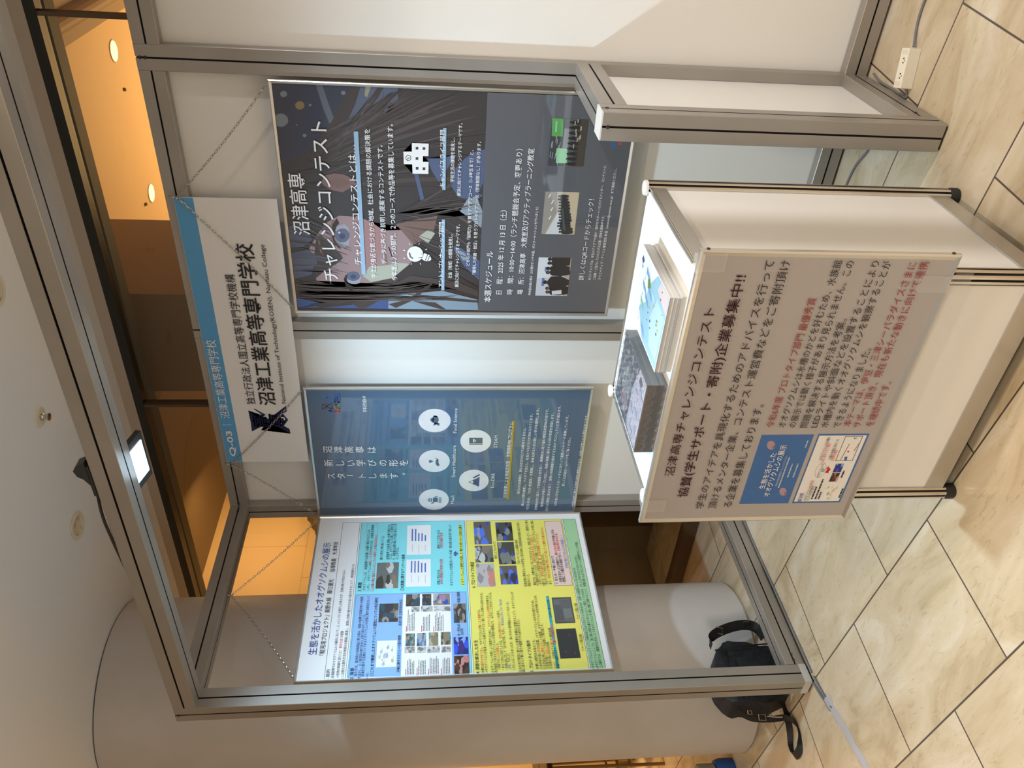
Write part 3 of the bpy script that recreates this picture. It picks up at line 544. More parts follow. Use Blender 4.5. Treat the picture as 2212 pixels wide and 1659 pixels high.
R_POLY = [
 ('bar','underline',2,[(0.1731,0.2623),(0.1734,0.2779),(0.7137,0.2779),(0.7132,0.2628)]),
 ('w','building_icon',2,[(0.6496,0.4274),(0.6505,0.4561),(0.6801,0.4565),(0.6802,0.5137),(0.6364,0.5125),(0.6358,0.4936),(0.6157,0.4935),(0.6163,0.5132),(0.5727,0.5124),(0.5722,0.4576),(0.6056,0.4568),(0.6055,0.4278)]),
 ('ink','building_icon',3,[(0.6674,0.4693),(0.6677,0.4783),(0.6586,0.4782),(0.6583,0.4692)]),
 ('ink','building_icon',3,[(0.6671,0.493),(0.6674,0.502),(0.6583,0.502),(0.658,0.4929)]),
 ('ink','building_icon',3,[(0.6312,0.4689),(0.6315,0.478),(0.6222,0.4779),(0.622,0.4688)]),
 ('ink','building_icon',3,[(0.5963,0.469),(0.5966,0.4782),(0.5872,0.4781),(0.5869,0.4689)]),
 ('ink','building_icon',3,[(0.5957,0.4926),(0.596,0.5017),(0.5866,0.5017),(0.5863,0.4926)]),
 ('ink','building_icon',3,[(0.6282,0.4538),(0.6259,0.4535),(0.6237,0.4527),(0.6217,0.4515),(0.62,0.4499),(0.6188,0.448),(0.6179,0.4458),(0.6176,0.4436),(0.6178,0.4413),(0.6185,0.4392),(0.6197,0.4373),(0.6213,0.4358),(0.6232,0.4346),(0.6253,0.4339),(0.6276,0.4337),(0.6299,0.434),(0.6321,0.4348),(0.6341,0.436),(0.6357,0.4376),(0.637,0.4395),(0.6378,0.4417),(0.6382,0.4439),(0.638,0.4461),(0.6373,0.4482),(0.6361,0.4501),(0.6345,0.4517),(0.6326,0.4528),(0.6305,0.4536)]),
 ('w','building_icon',4,[(0.6281,0.4515),(0.6264,0.4513),(0.6247,0.4507),(0.6231,0.4498),(0.6218,0.4485),(0.6208,0.447),(0.6202,0.4453),(0.6199,0.4436),(0.6201,0.4419),(0.6206,0.4402),(0.6215,0.4388),(0.6227,0.4376),(0.6242,0.4367),(0.6259,0.4361),(0.6277,0.436),(0.6294,0.4362),(0.6311,0.4368),(0.6327,0.4377),(0.634,0.439),(0.635,0.4405),(0.6356,0.4421),(0.6359,0.4439),(0.6357,0.4456),(0.6352,0.4472),(0.6343,0.4487),(0.633,0.4499),(0.6316,0.4508),(0.6299,0.4513)]),
 ('ink','building_icon',5,[(0.6294,0.4412),(0.6286,0.4483),(0.6265,0.4482),(0.6269,0.4432),(0.6202,0.4426),(0.6201,0.4406)]),
 ('w','lightbulb_icon',2,[(0.2621,0.4924),(0.255,0.4916),(0.2482,0.4894),(0.2421,0.4858),(0.2369,0.481),(0.233,0.4753),(0.2305,0.469),(0.2296,0.4624),(0.2303,0.4558),(0.2326,0.4495),(0.2363,0.4439),(0.2413,0.4393),(0.2473,0.4359),(0.254,0.4338),(0.261,0.4331),(0.2681,0.434),(0.2748,0.4363),(0.2808,0.4399),(0.2859,0.4446),(0.2898,0.4503),(0.2922,0.4565),(0.2931,0.4631),(0.2924,0.4696),(0.2902,0.4758),(0.2866,0.4814),(0.2817,0.486),(0.2758,0.4895),(0.2692,0.4917)]),
 ('w','lightbulb_icon',2,[(0.2438,0.4852),(0.2659,0.4966),(0.2585,0.5178),(0.2414,0.5235),(0.2334,0.5164),(0.2331,0.4993)]),
 ('ink','lightbulb_icon',3,[(0.2362,0.4993),(0.2363,0.5022),(0.2631,0.5122),(0.263,0.5093)]),
 ('ink','lightbulb_icon',3,[(0.2342,0.5079),(0.2342,0.5107),(0.257,0.5192),(0.2569,0.5164)]),
 ('grey','lightbulb_icon',3,[(0.2649,0.4388),(0.2696,0.4445),(0.2526,0.4485),(0.2449,0.4569),(0.2402,0.454),(0.2478,0.4428)]),
 ('ink','lightbulb_icon',3,[(0.2471,0.4753),(0.2496,0.4923),(0.2477,0.4923),(0.2452,0.4753)]),
 ('ink','lightbulb_icon',3,[(0.2691,0.4825),(0.255,0.4943),(0.2531,0.4943),(0.2672,0.4825)]),
 ('w','lightbulb_icon',3,[(0.3074,0.4415),(0.3001,0.4458),(0.2965,0.4458),(0.3037,0.4414)]),
 ('w','lightbulb_icon',3,[(0.2793,0.4195),(0.2776,0.4264),(0.2739,0.4264),(0.2756,0.4194)]),
 ('w','lightbulb_icon',3,[(0.2446,0.4202),(0.2466,0.4264),(0.2428,0.4264),(0.2408,0.4201)]),
 ('w','lightbulb_icon',3,[(0.2183,0.4469),(0.2256,0.4504),(0.2218,0.4504),(0.2145,0.4469)]),
 ('w','lightbulb_icon',3,[(0.2268,0.4808),(0.2199,0.485),(0.2161,0.485),(0.223,0.4808)]),
 ('w','lightbulb_icon',3,[(0.2818,0.5009),(0.2853,0.5074),(0.2816,0.5074),(0.2781,0.5009)]),
 ('w','lightbulb_icon',3,[(0.3014,0.4766),(0.3091,0.48),(0.3054,0.48),(0.2977,0.4766)]),
 ('bar','underline',2,[(0.7353,0.5619),(0.7356,0.5731),(0.5155,0.5727),(0.5152,0.5613)]),
 ('bar','underline',2,[(0.4021,0.5613),(0.4023,0.5726),(0.1097,0.5734),(0.1095,0.5617)]),
 ('pgrey','colour_block',0,[(0.0179,0.707),(0.8581,0.707),(0.8581,1.217),(0.0179,1.217)]),
 ('logob','crest',2,[(0.6977,1.1657),(0.6946,1.1654),(0.6918,1.1636),(0.69,1.1607),(0.6892,1.1569),(0.6897,1.153),(0.6914,1.1495),(0.694,1.147),(0.6971,1.1458),(0.7002,1.1461),(0.7029,1.1479),(0.7048,1.1509),(0.7056,1.1546),(0.7051,1.1585),(0.7034,1.162),(0.7008,1.1645)]),
 ('logor','crest',2,[(0.7016,1.1852),(0.6991,1.1847),(0.6973,1.1825),(0.6965,1.1793),(0.6971,1.1759),(0.6988,1.1732),(0.7012,1.1719),(0.7037,1.1724),(0.7055,1.1746),(0.7063,1.1778),(0.7057,1.1812),(0.704,1.1839)]),
 ('navy','artwork',1,[(0.6548,0.012),(0.5936,0.0138),(0.6316,0.0924),(0.7067,0.1608),(0.7855,0.22),(0.86,0.263),(0.86,0.012)]),
 ('sky2','artwork',1,[(0.6943,0.1828),(0.7293,0.2061),(0.8002,0.2468),(0.8559,0.2628),(0.8599,0.3671),(0.7892,0.3646),(0.7462,0.3188),(0.7132,0.2754),(0.6933,0.2324)]),
 ('bokeh','artwork',2,[(0.8271,0.0566),(0.822,0.0546),(0.8182,0.05),(0.8166,0.0442),(0.8177,0.0387),(0.8213,0.035),(0.8263,0.034),(0.8314,0.0361),(0.8352,0.0406),(0.8368,0.0464),(0.8356,0.0519),(0.8321,0.0556)]),
 ('bokeh','artwork',2,[(0.7422,0.0516),(0.731,0.0471),(0.7226,0.0373),(0.7191,0.0248),(0.7217,0.013),(0.7227,0.012),(0.7556,0.012),(0.76,0.0172),(0.7634,0.0296),(0.7609,0.0414),(0.7531,0.0495)]),
 ('gold','artwork',2,[(0.7927,0.1086),(0.7858,0.106),(0.7806,0.0999),(0.7784,0.0921),(0.78,0.0846),(0.7849,0.0795),(0.7916,0.0782),(0.7985,0.0809),(0.8037,0.0869),(0.8058,0.0947),(0.8043,0.1021),(0.7995,0.1072)]),
 ('bokeh','artwork',2,[(0.7948,0.1312),(0.7927,0.1304),(0.7912,0.1285),(0.7905,0.1262),(0.791,0.124),(0.7924,0.1224),(0.7945,0.122),(0.7965,0.1228),(0.7981,0.1246),(0.7987,0.1269),(0.7983,0.1292),(0.7968,0.1307)]),
 ('bokeh','artwork',2,[(0.6931,0.106),(0.6901,0.1048),(0.6878,0.1022),(0.6869,0.0989),(0.6876,0.0957),(0.6897,0.0936),(0.6927,0.093),(0.6957,0.0941),(0.698,0.0967),(0.6989,0.1),(0.6982,0.1032),(0.6961,0.1054)]),
 ('bokeh','artwork',2,[(0.8378,0.244),(0.8344,0.2427),(0.8318,0.2398),(0.8308,0.2359),(0.8316,0.2322),(0.8339,0.2295),(0.8373,0.2287),(0.8407,0.23),(0.8432,0.2329),(0.8443,0.2368),(0.8435,0.2405),(0.8412,0.2432)]),
 ('bokeh','artwork',2,[(0.7276,0.0795),(0.7265,0.0791),(0.7255,0.078),(0.7252,0.0767),(0.7255,0.0755),(0.7263,0.0746),(0.7275,0.0744),(0.7286,0.0748),(0.7295,0.0759),(0.7299,0.0772),(0.7296,0.0784),(0.7288,0.0793)]),
 ('bokeh2','artwork',2,[(0.86,0.1707),(0.8031,0.1857),(0.706,0.2149),(0.6948,0.1985),(0.7822,0.1688),(0.86,0.1504)]),
 ('gold2','artwork',2,[(0.86,0.3261),(0.8253,0.312),(0.8326,0.3047),(0.86,0.3086)]),
 ('hair','artwork',3,[(0.6546,0.1116),(0.7418,0.1914),(0.86,0.26),(0.86,0.2928),(0.8012,0.2724),(0.7116,0.2257),(0.6175,0.14)]),
 ('hair','artwork',3,[(0.6961,0.2378),(0.7656,0.2808),(0.86,0.3481),(0.86,0.3681),(0.7876,0.3206),(0.7132,0.2728)]),
 ('hair','artwork',3,[(0.5958,0.1489),(0.6743,0.2233),(0.7921,0.3028),(0.7975,0.3108),(0.6966,0.2509),(0.605,0.1815)]),
 ('sky2','artwork',2,[(0.86,0.413),(0.8062,0.4118),(0.8104,0.3886),(0.7686,0.3665),(0.86,0.3672)]),
 ('sky2','artwork',2,[(0.7638,0.229),(0.7544,0.2543),(0.7121,0.2414),(0.7012,0.2302)]),
 ('skin','artwork',4,[(0.2773,0.0782),(0.3372,0.115),(0.3797,0.1482),(0.4076,0.1947),(0.4051,0.2408),(0.3883,0.2931),(0.3532,0.3503),(0.3763,0.4049),(0.3592,0.4605),(0.2996,0.4563),(0.225,0.4485),(0.1831,0.397),(0.1509,0.361),(0.1221,0.3072),(0.1216,0.272),(0.1049,0.2307),(0.1164,0.1858),(0.1198,0.1389),(0.1271,0.0943),(0.2015,0.0868)]),
 ('blush','artwork',5,[(0.4089,0.2526),(0.3885,0.3014),(0.3479,0.3586),(0.2441,0.3294),(0.1657,0.2915),(0.2043,0.2587),(0.3181,0.2561)]),
 ('cream','artwork',5,[(0.1653,0.2653),(0.2049,0.2933),(0.2119,0.3629),(0.2222,0.4014),(0.2191,0.4431),(0.1591,0.3788),(0.1222,0.316)]),
 ('skin2','artwork',5,[(0.3797,0.3949),(0.3995,0.4693),(0.4157,0.5453),(0.3385,0.5286),(0.3036,0.4684),(0.2996,0.4563)]),
 ('cream','artwork',6,[(0.3319,0.4772),(0.3603,0.5115),(0.3461,0.5371),(0.3045,0.5114)]),
 ('hair','artwork',6,[(0.3194,0.1073),(0.3317,0.1245),(0.2541,0.1901),(0.2388,0.1974),(0.2198,0.1795),(0.1843,0.1267),(0.1518,0.0905),(0.1962,0.0831)]),
 ('hairb','artwork',7,[(0.2571,0.012),(0.2704,0.0731),(0.2494,0.0987),(0.2122,0.1011),(0.1953,0.0331),(0.2062,0.012)]),
 ('hairb','artwork',7,[(0.36,0.012),(0.3775,0.0586),(0.3131,0.0932),(0.2822,0.0578),(0.2753,0.0135),(0.3014,0.012)]),
 ('hairb','artwork',7,[(0.2014,0.012),(0.2088,0.0897),(0.1676,0.0778),(0.1475,0.012)]),
 ('hair2','artwork',7,[(0.1285,0.012),(0.1422,0.0897),(0.1112,0.1949),(0.1491,0.3395),(0.1629,0.3965),(0.1304,0.3958),(0.0694,0.2788),(0.0413,0.1617),(0.0537,0.0822),(0.0683,0.012)]),
 ('skyb','artwork',5,[(0.0672,0.012),(0.0536,0.0708),(0.0407,0.1156),(0.0558,0.2637),(0.0941,0.3955),(0.0218,0.3938),(0.0244,0.012)]),
 ('hair','artwork',6,[(0.04,0.0524),(0.055,0.1914),(0.0693,0.273),(0.0385,0.2193),(0.0238,0.1027)]),
 ('hair2','artwork',8,[(0.0453,0.2197),(0.0864,0.3084),(0.1172,0.3931),(0.0941,0.3926),(0.0565,0.3217),(0.0256,0.2709),(0.0253,0.2418)]),
 ('skyc','artwork',5,[(0.0736,0.3586),(0.0947,0.4464),(0.1062,0.5632),(0.0677,0.7029),(0.0259,0.707),(0.0198,0.707),(0.023,0.3571)]),
 ('hair2','artwork',7,[(0.1233,0.3602),(0.1441,0.447),(0.1356,0.5396),(0.1103,0.6218),(0.0813,0.7054),(0.1081,0.7044),(0.1466,0.621),(0.1701,0.4474)]),
 ('hair2','artwork',7,[(0.0434,0.3577),(0.0645,0.4313),(0.1253,0.5048),(0.1454,0.5338),(0.1188,0.5164),(0.0579,0.4459),(0.0267,0.3866)]),
 ('hair2','artwork',7,[(0.058,0.4517),(0.0522,0.54),(0.022,0.5818),(0.0234,0.558),(0.0383,0.5105)]),
 ('hair2','artwork',7,[(0.091,0.4172),(0.0825,0.534),(0.0643,0.703),(0.0541,0.7034),(0.0657,0.5341)]),
 ('eyew','artwork',8,[(0.3656,0.1812),(0.3756,0.2116),(0.3606,0.2256),(0.3219,0.2268),(0.2946,0.223),(0.2805,0.2028),(0.2908,0.1843),(0.3208,0.1754)]),
 ('iris','artwork',9,[(0.3309,0.2265),(0.3247,0.2255),(0.3188,0.2232),(0.3135,0.2198),(0.309,0.2154),(0.3056,0.2103),(0.3034,0.2046),(0.3026,0.1988),(0.3032,0.193),(0.3051,0.1876),(0.3083,0.1829),(0.3127,0.1791),(0.3178,0.1764),(0.3237,0.1749),(0.3298,0.1746),(0.3359,0.1757),(0.3418,0.178),(0.347,0.1815),(0.3514,0.1859),(0.3548,0.191),(0.3569,0.1966),(0.3577,0.2023),(0.3572,0.208),(0.3553,0.2134),(0.3521,0.2181),(0.3479,0.2219),(0.3427,0.2247),(0.337,0.2262)]),
 ('iris2','artwork',10,[(0.3276,0.2113),(0.325,0.2109),(0.3226,0.2099),(0.3204,0.2085),(0.3185,0.2066),(0.3171,0.2045),(0.3162,0.2021),(0.3159,0.1996),(0.3161,0.1972),(0.3169,0.1949),(0.3183,0.193),(0.32,0.1913),(0.3222,0.1902),(0.3246,0.1896),(0.3271,0.1894),(0.3296,0.1899),(0.3321,0.1908),(0.3342,0.1923),(0.3361,0.1941),(0.3375,0.1963),(0.3384,0.1987),(0.3387,0.2011),(0.3385,0.2035),(0.3377,0.2058),(0.3364,0.2077),(0.3346,0.2094),(0.3325,0.2105),(0.3301,0.2112)]),
 ('glint','artwork',11,[(0.3421,0.1948),(0.34,0.1941),(0.3385,0.1924),(0.3379,0.1902),(0.3384,0.188),(0.3399,0.1865),(0.342,0.1861),(0.3441,0.1868),(0.3456,0.1885),(0.3462,0.1907),(0.3457,0.1929),(0.3442,0.1944)]),
 ('lash','artwork',11,[(0.3711,0.1681),(0.3978,0.1848),(0.3776,0.1928),(0.3686,0.1841),(0.3447,0.1743),(0.3207,0.1699),(0.2967,0.1764),(0.2757,0.1929),(0.2801,0.1836),(0.2996,0.1684),(0.3266,0.1635)]),
 ('eyew','artwork',8,[(0.1728,0.2045),(0.1827,0.2304),(0.1767,0.2541),(0.1576,0.2601),(0.1349,0.2533),(0.1264,0.2301),(0.1374,0.208)]),
 ('iris','artwork',9,[(0.164,0.2556),(0.1595,0.2548),(0.1553,0.2527),(0.1514,0.2495),(0.1482,0.2454),(0.1457,0.2406),(0.1442,0.2352),(0.1436,0.2296),(0.144,0.2241),(0.1454,0.2189),(0.1477,0.2143),(0.1508,0.2105),(0.1546,0.2078),(0.1588,0.2062),(0.1632,0.2058),(0.1676,0.2067),(0.1718,0.2088),(0.1756,0.212),(0.1788,0.2161),(0.1813,0.221),(0.1828,0.2263),(0.1834,0.2318),(0.183,0.2373),(0.1816,0.2425),(0.1793,0.2471),(0.1763,0.2509),(0.1725,0.2536),(0.1684,0.2552)]),
 ('iris2','artwork',10,[(0.1621,0.2414),(0.1601,0.241),(0.1582,0.2401),(0.1565,0.2387),(0.155,0.2369),(0.1539,0.2349),(0.1532,0.2325),(0.1529,0.2301),(0.1531,0.2277),(0.1538,0.2255),(0.1548,0.2235),(0.1562,0.2219),(0.1579,0.2207),(0.1598,0.22),(0.1618,0.2199),(0.1638,0.2203),(0.1657,0.2212),(0.1674,0.2226),(0.1689,0.2243),(0.17,0.2264),(0.1707,0.2287),(0.1709,0.2311),(0.1707,0.2335),(0.1701,0.2357),(0.1691,0.2377),(0.1677,0.2393),(0.166,0.2405),(0.1641,0.2412)]),
 ('lash','artwork',11,[(0.1502,0.1946),(0.1663,0.2012),(0.1761,0.2131),(0.1632,0.2067),(0.1342,0.2063),(0.1214,0.2241),(0.1183,0.2324),(0.1018,0.2258),(0.1017,0.2144),(0.1179,0.2011)]),
 ('skin3','artwork',8,[(0.3225,0.1116),(0.3226,0.1157),(0.2621,0.1217),(0.25,0.1318),(0.2499,0.1249),(0.262,0.1162)]),
 ('skin3','artwork',8,[(0.1429,0.1404),(0.1436,0.1439),(0.1172,0.1527),(0.1171,0.1484)]),
 ('lash','artwork',9,[(0.2897,0.3639),(0.2852,0.3693),(0.2451,0.3794),(0.2074,0.3783),(0.2451,0.3765)]),
 ('ear','artwork',5,[(0.5339,0.1413),(0.557,0.1592),(0.5649,0.1893),(0.5616,0.2214),(0.5427,0.2554),(0.5258,0.2627),(0.4956,0.2118),(0.5033,0.1741),(0.5198,0.1482)]),
 ('skin2','artwork',6,[(0.5347,0.171),(0.5467,0.1935),(0.542,0.231),(0.5281,0.241),(0.5098,0.2018),(0.5178,0.1806)]),
 ('cloth','artwork',5,[(0.6272,0.5061),(0.6291,0.5516),(0.6438,0.6097),(0.6042,0.5849),(0.5423,0.5497),(0.5789,0.5264)]),
 ('cloth','artwork',5,[(0.5863,0.6006),(0.6317,0.6379),(0.6587,0.6777),(0.667,0.707),(0.497,0.707),(0.4777,0.6789),(0.4873,0.6207),(0.5274,0.5938)]),
 ('cloth','artwork',5,[(0.5705,0.4627),(0.5696,0.4779),(0.4787,0.498),(0.4728,0.4849)]),
 ('collar','artwork',6,[(0.4841,0.6522),(0.4964,0.6846),(0.4386,0.707),(0.3931,0.707),(0.371,0.7059),(0.4117,0.6599),(0.4344,0.6261)]),
 ('cloth','artwork',5,[(0.299,0.6066),(0.2932,0.6265),(0.2383,0.7053),(0.1544,0.7056),(0.2118,0.6485),(0.2804,0.6069)]),
 ('collar','artwork',6,[(0.2867,0.6125),(0.2687,0.647),(0.2376,0.6651),(0.2372,0.6421)]),
 ('ink','artwork',7,[(0.5055,0.6897),(0.5466,0.7051),(0.5094,0.707),(0.498,0.707)]),
 ('hairm','artwork',3,[(0.6406,0.1714),(0.6675,0.2121),(0.6945,0.2505),(0.7215,0.2866),(0.7487,0.3203),(0.7759,0.3517),(0.8032,0.3807),(0.8304,0.4074),(0.8575,0.4319),(0.8578,0.4316),(0.8313,0.4064),(0.8048,0.3791),(0.778,0.3498),(0.751,0.3184),(0.7238,0.2849),(0.6964,0.2492),(0.6687,0.2114),(0.6409,0.1712)]),
 ('hair2','artwork',3,[(0.4324,0.4341),(0.4615,0.4776),(0.4873,0.5185),(0.5101,0.5568),(0.5299,0.5927),(0.5468,0.6262),(0.5608,0.6574),(0.5721,0.6866),(0.5784,0.707),(0.5796,0.707),(0.5745,0.6858),(0.5647,0.656),(0.5514,0.6242),(0.5348,0.5903),(0.5146,0.5545),(0.4909,0.5165),(0.4637,0.4763),(0.433,0.4338)]),
 ('hair3','artwork',3,[(0.6504,0.1707),(0.6775,0.1977),(0.703,0.2223),(0.7271,0.2446),(0.7497,0.2645),(0.771,0.2821),(0.7909,0.2973),(0.8095,0.3103),(0.8266,0.3211),(0.8268,0.3207),(0.8105,0.3088),(0.7927,0.2949),(0.7733,0.2792),(0.7523,0.2615),(0.7295,0.2418),(0.705,0.2201),(0.6788,0.1964),(0.6508,0.1703)]),
 ('hairm','artwork',3,[(0.7079,0.189),(0.7247,0.2177),(0.7413,0.2443),(0.7577,0.2688),(0.774,0.2911),(0.7901,0.3112),(0.806,0.3291),(0.8217,0.3449),(0.837,0.3585),(0.8373,0.3582),(0.8228,0.3437),(0.8079,0.3273),(0.7926,0.3091),(0.7768,0.289),(0.7605,0.2669),(0.7436,0.2429),(0.7262,0.2169),(0.7083,0.1888)]),
 ('hairl','artwork',3,[(0.7034,0.1668),(0.7178,0.1964),(0.7327,0.224),(0.7481,0.2495),(0.7641,0.2729),(0.7807,0.2941),(0.7978,0.313),(0.8152,0.3297),(0.8329,0.3441),(0.8333,0.3436),(0.8169,0.3278),(0.8007,0.3103),(0.7846,0.291),(0.7685,0.2699),(0.7524,0.247),(0.7363,0.2222),(0.7201,0.1954),(0.7041,0.1665)]),
 ('hairl','artwork',3,[(0.5016,0.0785),(0.5234,0.1654),(0.5428,0.25),(0.5596,0.3322),(0.5742,0.4122),(0.5863,0.4902),(0.5961,0.5662),(0.6036,0.6404),(0.6083,0.707),(0.6087,0.707),(0.6049,0.6403),(0.5981,0.566),(0.5888,0.49),(0.5768,0.4119),(0.5621,0.3319),(0.5447,0.2497),(0.5247,0.1653),(0.5019,0.0785)]),
 ('hair2','artwork',3,[(0.6459,0.1333),(0.6778,0.1964),(0.708,0.2569),(0.7365,0.3149),(0.7634,0.3703),(0.7887,0.4233),(0.8125,0.4739),(0.8347,0.5223),(0.8554,0.5684),(0.8557,0.5683),(0.8357,0.5218),(0.814,0.4733),(0.7906,0.4225),(0.7654,0.3694),(0.7384,0.314),(0.7096,0.2563),(0.6788,0.196),(0.6461,0.1332)]),
 ('hair3','artwork',3,[(0.6934,0.2109),(0.7167,0.2329),(0.738,0.2525),(0.7573,0.2698),(0.7748,0.2847),(0.7905,0.2972),(0.8044,0.3075),(0.8164,0.3154),(0.8265,0.3212),(0.8269,0.3207),(0.8177,0.3134),(0.8066,0.3043),(0.7934,0.2933),(0.7781,0.2806),(0.7604,0.266),(0.7405,0.2495),(0.7183,0.231),(0.6938,0.2104)]),
 ('hair2','artwork',3,[(0.6026,0.1081),(0.6295,0.1877),(0.6543,0.2648),(0.6772,0.3394),(0.6982,0.4116),(0.7174,0.4814),(0.7349,0.549),(0.7505,0.6144),(0.7642,0.6779),(0.765,0.6777),(0.7531,0.6139),(0.7391,0.548),(0.7227,0.4802),(0.7038,0.4103),(0.6825,0.3382),(0.6586,0.2638),(0.6322,0.1871),(0.6034,0.1079)]),
 ('hairl','artwork',3,[(0.5421,0.1079),(0.575,0.19),(0.6052,0.2693),(0.6331,0.3459),(0.6588,0.4199),(0.6822,0.4914),(0.7034,0.5605),(0.7225,0.6273),(0.7393,0.6921),(0.74,0.6919),(0.7248,0.6267),(0.7072,0.5595),(0.6868,0.4901),(0.6637,0.4185),(0.6378,0.3446),(0.609,0.2682),(0.5773,0.1893),(0.5427,0.1077)]),
 ('hair3','artwork',3,[(0.4276,0.4096),(0.4562,0.4561),(0.4798,0.4999),(0.4985,0.5412),(0.5126,0.58),(0.5222,0.6166),(0.5273,0.6512),(0.5278,0.6841),(0.5248,0.707),(0.526,0.707),(0.5304,0.6842),(0.5314,0.651),(0.5272,0.6157),(0.5179,0.5785),(0.5033,0.5394),(0.4835,0.4983),(0.4585,0.4549),(0.4282,0.4093)]),
 ('hairm','artwork',3,[(0.4366,0.439),(0.4616,0.4815),(0.4848,0.5216),(0.5062,0.5592),(0.5258,0.5946),(0.5438,0.6276),(0.5601,0.6584),(0.5747,0.687),(0.5845,0.707),(0.585,0.707),(0.5756,0.6866),(0.5615,0.6577),(0.5455,0.6267),(0.5277,0.5936),(0.5079,0.5583),(0.4862,0.5208),(0.4625,0.4811),(0.4369,0.4389)]),
 ('hairl','artwork',3,[(0.6087,0.089),(0.6395,0.1664),(0.6696,0.2412),(0.699,0.3134),(0.7278,0.383),(0.7561,0.4501),(0.7837,0.5147),(0.8107,0.5767),(0.8371,0.6364),(0.8376,0.6362),(0.8124,0.576),(0.7864,0.5136),(0.7595,0.4488),(0.7315,0.3817),(0.7025,0.3122),(0.6724,0.2403),(0.6413,0.1659),(0.6092,0.0889)]),
 ('hairm','artwork',3,[(0.4254,0.4343),(0.4321,0.4765),(0.4339,0.5165),(0.4309,0.5544),(0.4233,0.5903),(0.411,0.6245),(0.3938,0.6572),(0.3714,0.6885),(0.3543,0.707),(0.3561,0.707),(0.3733,0.69),(0.3971,0.6591),(0.4155,0.6263),(0.4283,0.5916),(0.4357,0.555),(0.4377,0.5166),(0.4344,0.4764),(0.426,0.4342)]),
 ('hairm','artwork',3,[(0.5638,0.0695),(0.604,0.1499),(0.6425,0.2273),(0.6795,0.3018),(0.7148,0.3735),(0.7487,0.4425),(0.7812,0.5088),(0.8121,0.5726),(0.8417,0.6338),(0.8419,0.6337),(0.8129,0.5722),(0.7824,0.5082),(0.7504,0.4418),(0.7166,0.3727),(0.6811,0.3011),(0.6439,0.2267),(0.6049,0.1495),(0.564,0.0694)]),
 ('hair2','artwork',3,[(0.5991,0.0924),(0.6369,0.1596),(0.6728,0.224),(0.7071,0.2856),(0.7398,0.3444),(0.7711,0.4005),(0.8009,0.4541),(0.8292,0.5051),(0.8559,0.5537),(0.8564,0.5534),(0.831,0.5041),(0.8039,0.4525),(0.7749,0.3986),(0.744,0.3423),(0.711,0.2837),(0.676,0.2225),(0.6389,0.1587),(0.5997,0.0921)]),
 ('hairm','artwork',3,[(0.4339,0.4772),(0.4421,0.5146),(0.449,0.5498),(0.4548,0.5828),(0.4594,0.6137),(0.463,0.6425),(0.4654,0.6692),(0.4667,0.6939),(0.4667,0.707),(0.4684,0.707),(0.4695,0.6939),(0.4698,0.669),(0.4684,0.642),(0.4652,0.613),(0.4602,0.582),(0.4534,0.5491),(0.4448,0.5141),(0.4346,0.477)]),
 ('hairm','artwork',3,[(0.4216,0.4225),(0.4325,0.4667),(0.4403,0.5086),(0.4451,0.5483),(0.4471,0.5858),(0.4463,0.6214),(0.4426,0.6551),(0.4359,0.6871),(0.4295,0.707),(0.4311,0.707),(0.4387,0.6878),(0.447,0.6558),(0.4519,0.6218),(0.4531,0.5858),(0.4507,0.5479),(0.4447,0.508),(0.4352,0.4662),(0.4223,0.4223)]),
 ('hair3','artwork',3,[(0.5189,0.0701),(0.5388,0.1579),(0.5571,0.2434),(0.5739,0.3267),(0.5894,0.4078),(0.6034,0.4868),(0.6161,0.5638),(0.6273,0.6388),(0.6364,0.707),(0.637,0.707),(0.6292,0.6385),(0.619,0.5634),(0.607,0.4863),(0.5932,0.4073),(0.5776,0.3262),(0.56,0.2431),(0.5406,0.1577),(0.5194,0.0701)]),
 ('hair2','artwork',3,[(0.6424,0.1982),(0.6683,0.2333),(0.6944,0.2662),(0.7205,0.2967),(0.7468,0.3248),(0.7732,0.3506),(0.7996,0.374),(0.8261,0.395),(0.8524,0.4137),(0.8527,0.4132),(0.8274,0.3932),(0.8019,0.3713),(0.7762,0.3474),(0.7501,0.3216),(0.7238,0.2938),(0.6971,0.264),(0.6702,0.232),(0.6429,0.1979)]),
 ('hair3','artwork',3,[(0.4249,0.4103),(0.4365,0.456),(0.4469,0.4996),(0.4563,0.541),(0.4647,0.5802),(0.472,0.6174),(0.4783,0.6524),(0.4836,0.6853),(0.4865,0.707),(0.4872,0.707),(0.4849,0.6851),(0.4805,0.6521),(0.4747,0.6169),(0.4675,0.5797),(0.459,0.5405),(0.4491,0.4992),(0.4378,0.4558),(0.4253,0.4102)]),
 ('hairl','artwork',3,[(0.6374,0.1831),(0.6666,0.215),(0.6946,0.2445),(0.7215,0.2716),(0.7474,0.2963),(0.7723,0.3185),(0.7961,0.3383),(0.8189,0.3559),(0.8405,0.3712),(0.8408,0.3707),(0.8201,0.3542),(0.7982,0.3357),(0.7751,0.3152),(0.7505,0.2929),(0.7245,0.2685),(0.6971,0.2421),(0.6682,0.2135),(0.6378,0.1827)]),
 ('hair3','artwork',3,[(0.5199,0.0887),(0.5376,0.174),(0.5545,0.2571),(0.5706,0.3381),(0.586,0.4169),(0.6007,0.4937),(0.6146,0.5684),(0.6278,0.6411),(0.6394,0.707),(0.6397,0.707),(0.6287,0.641),(0.6161,0.5682),(0.6025,0.4935),(0.588,0.4167),(0.5725,0.3378),(0.556,0.2569),(0.5385,0.1739),(0.5201,0.0887)]),
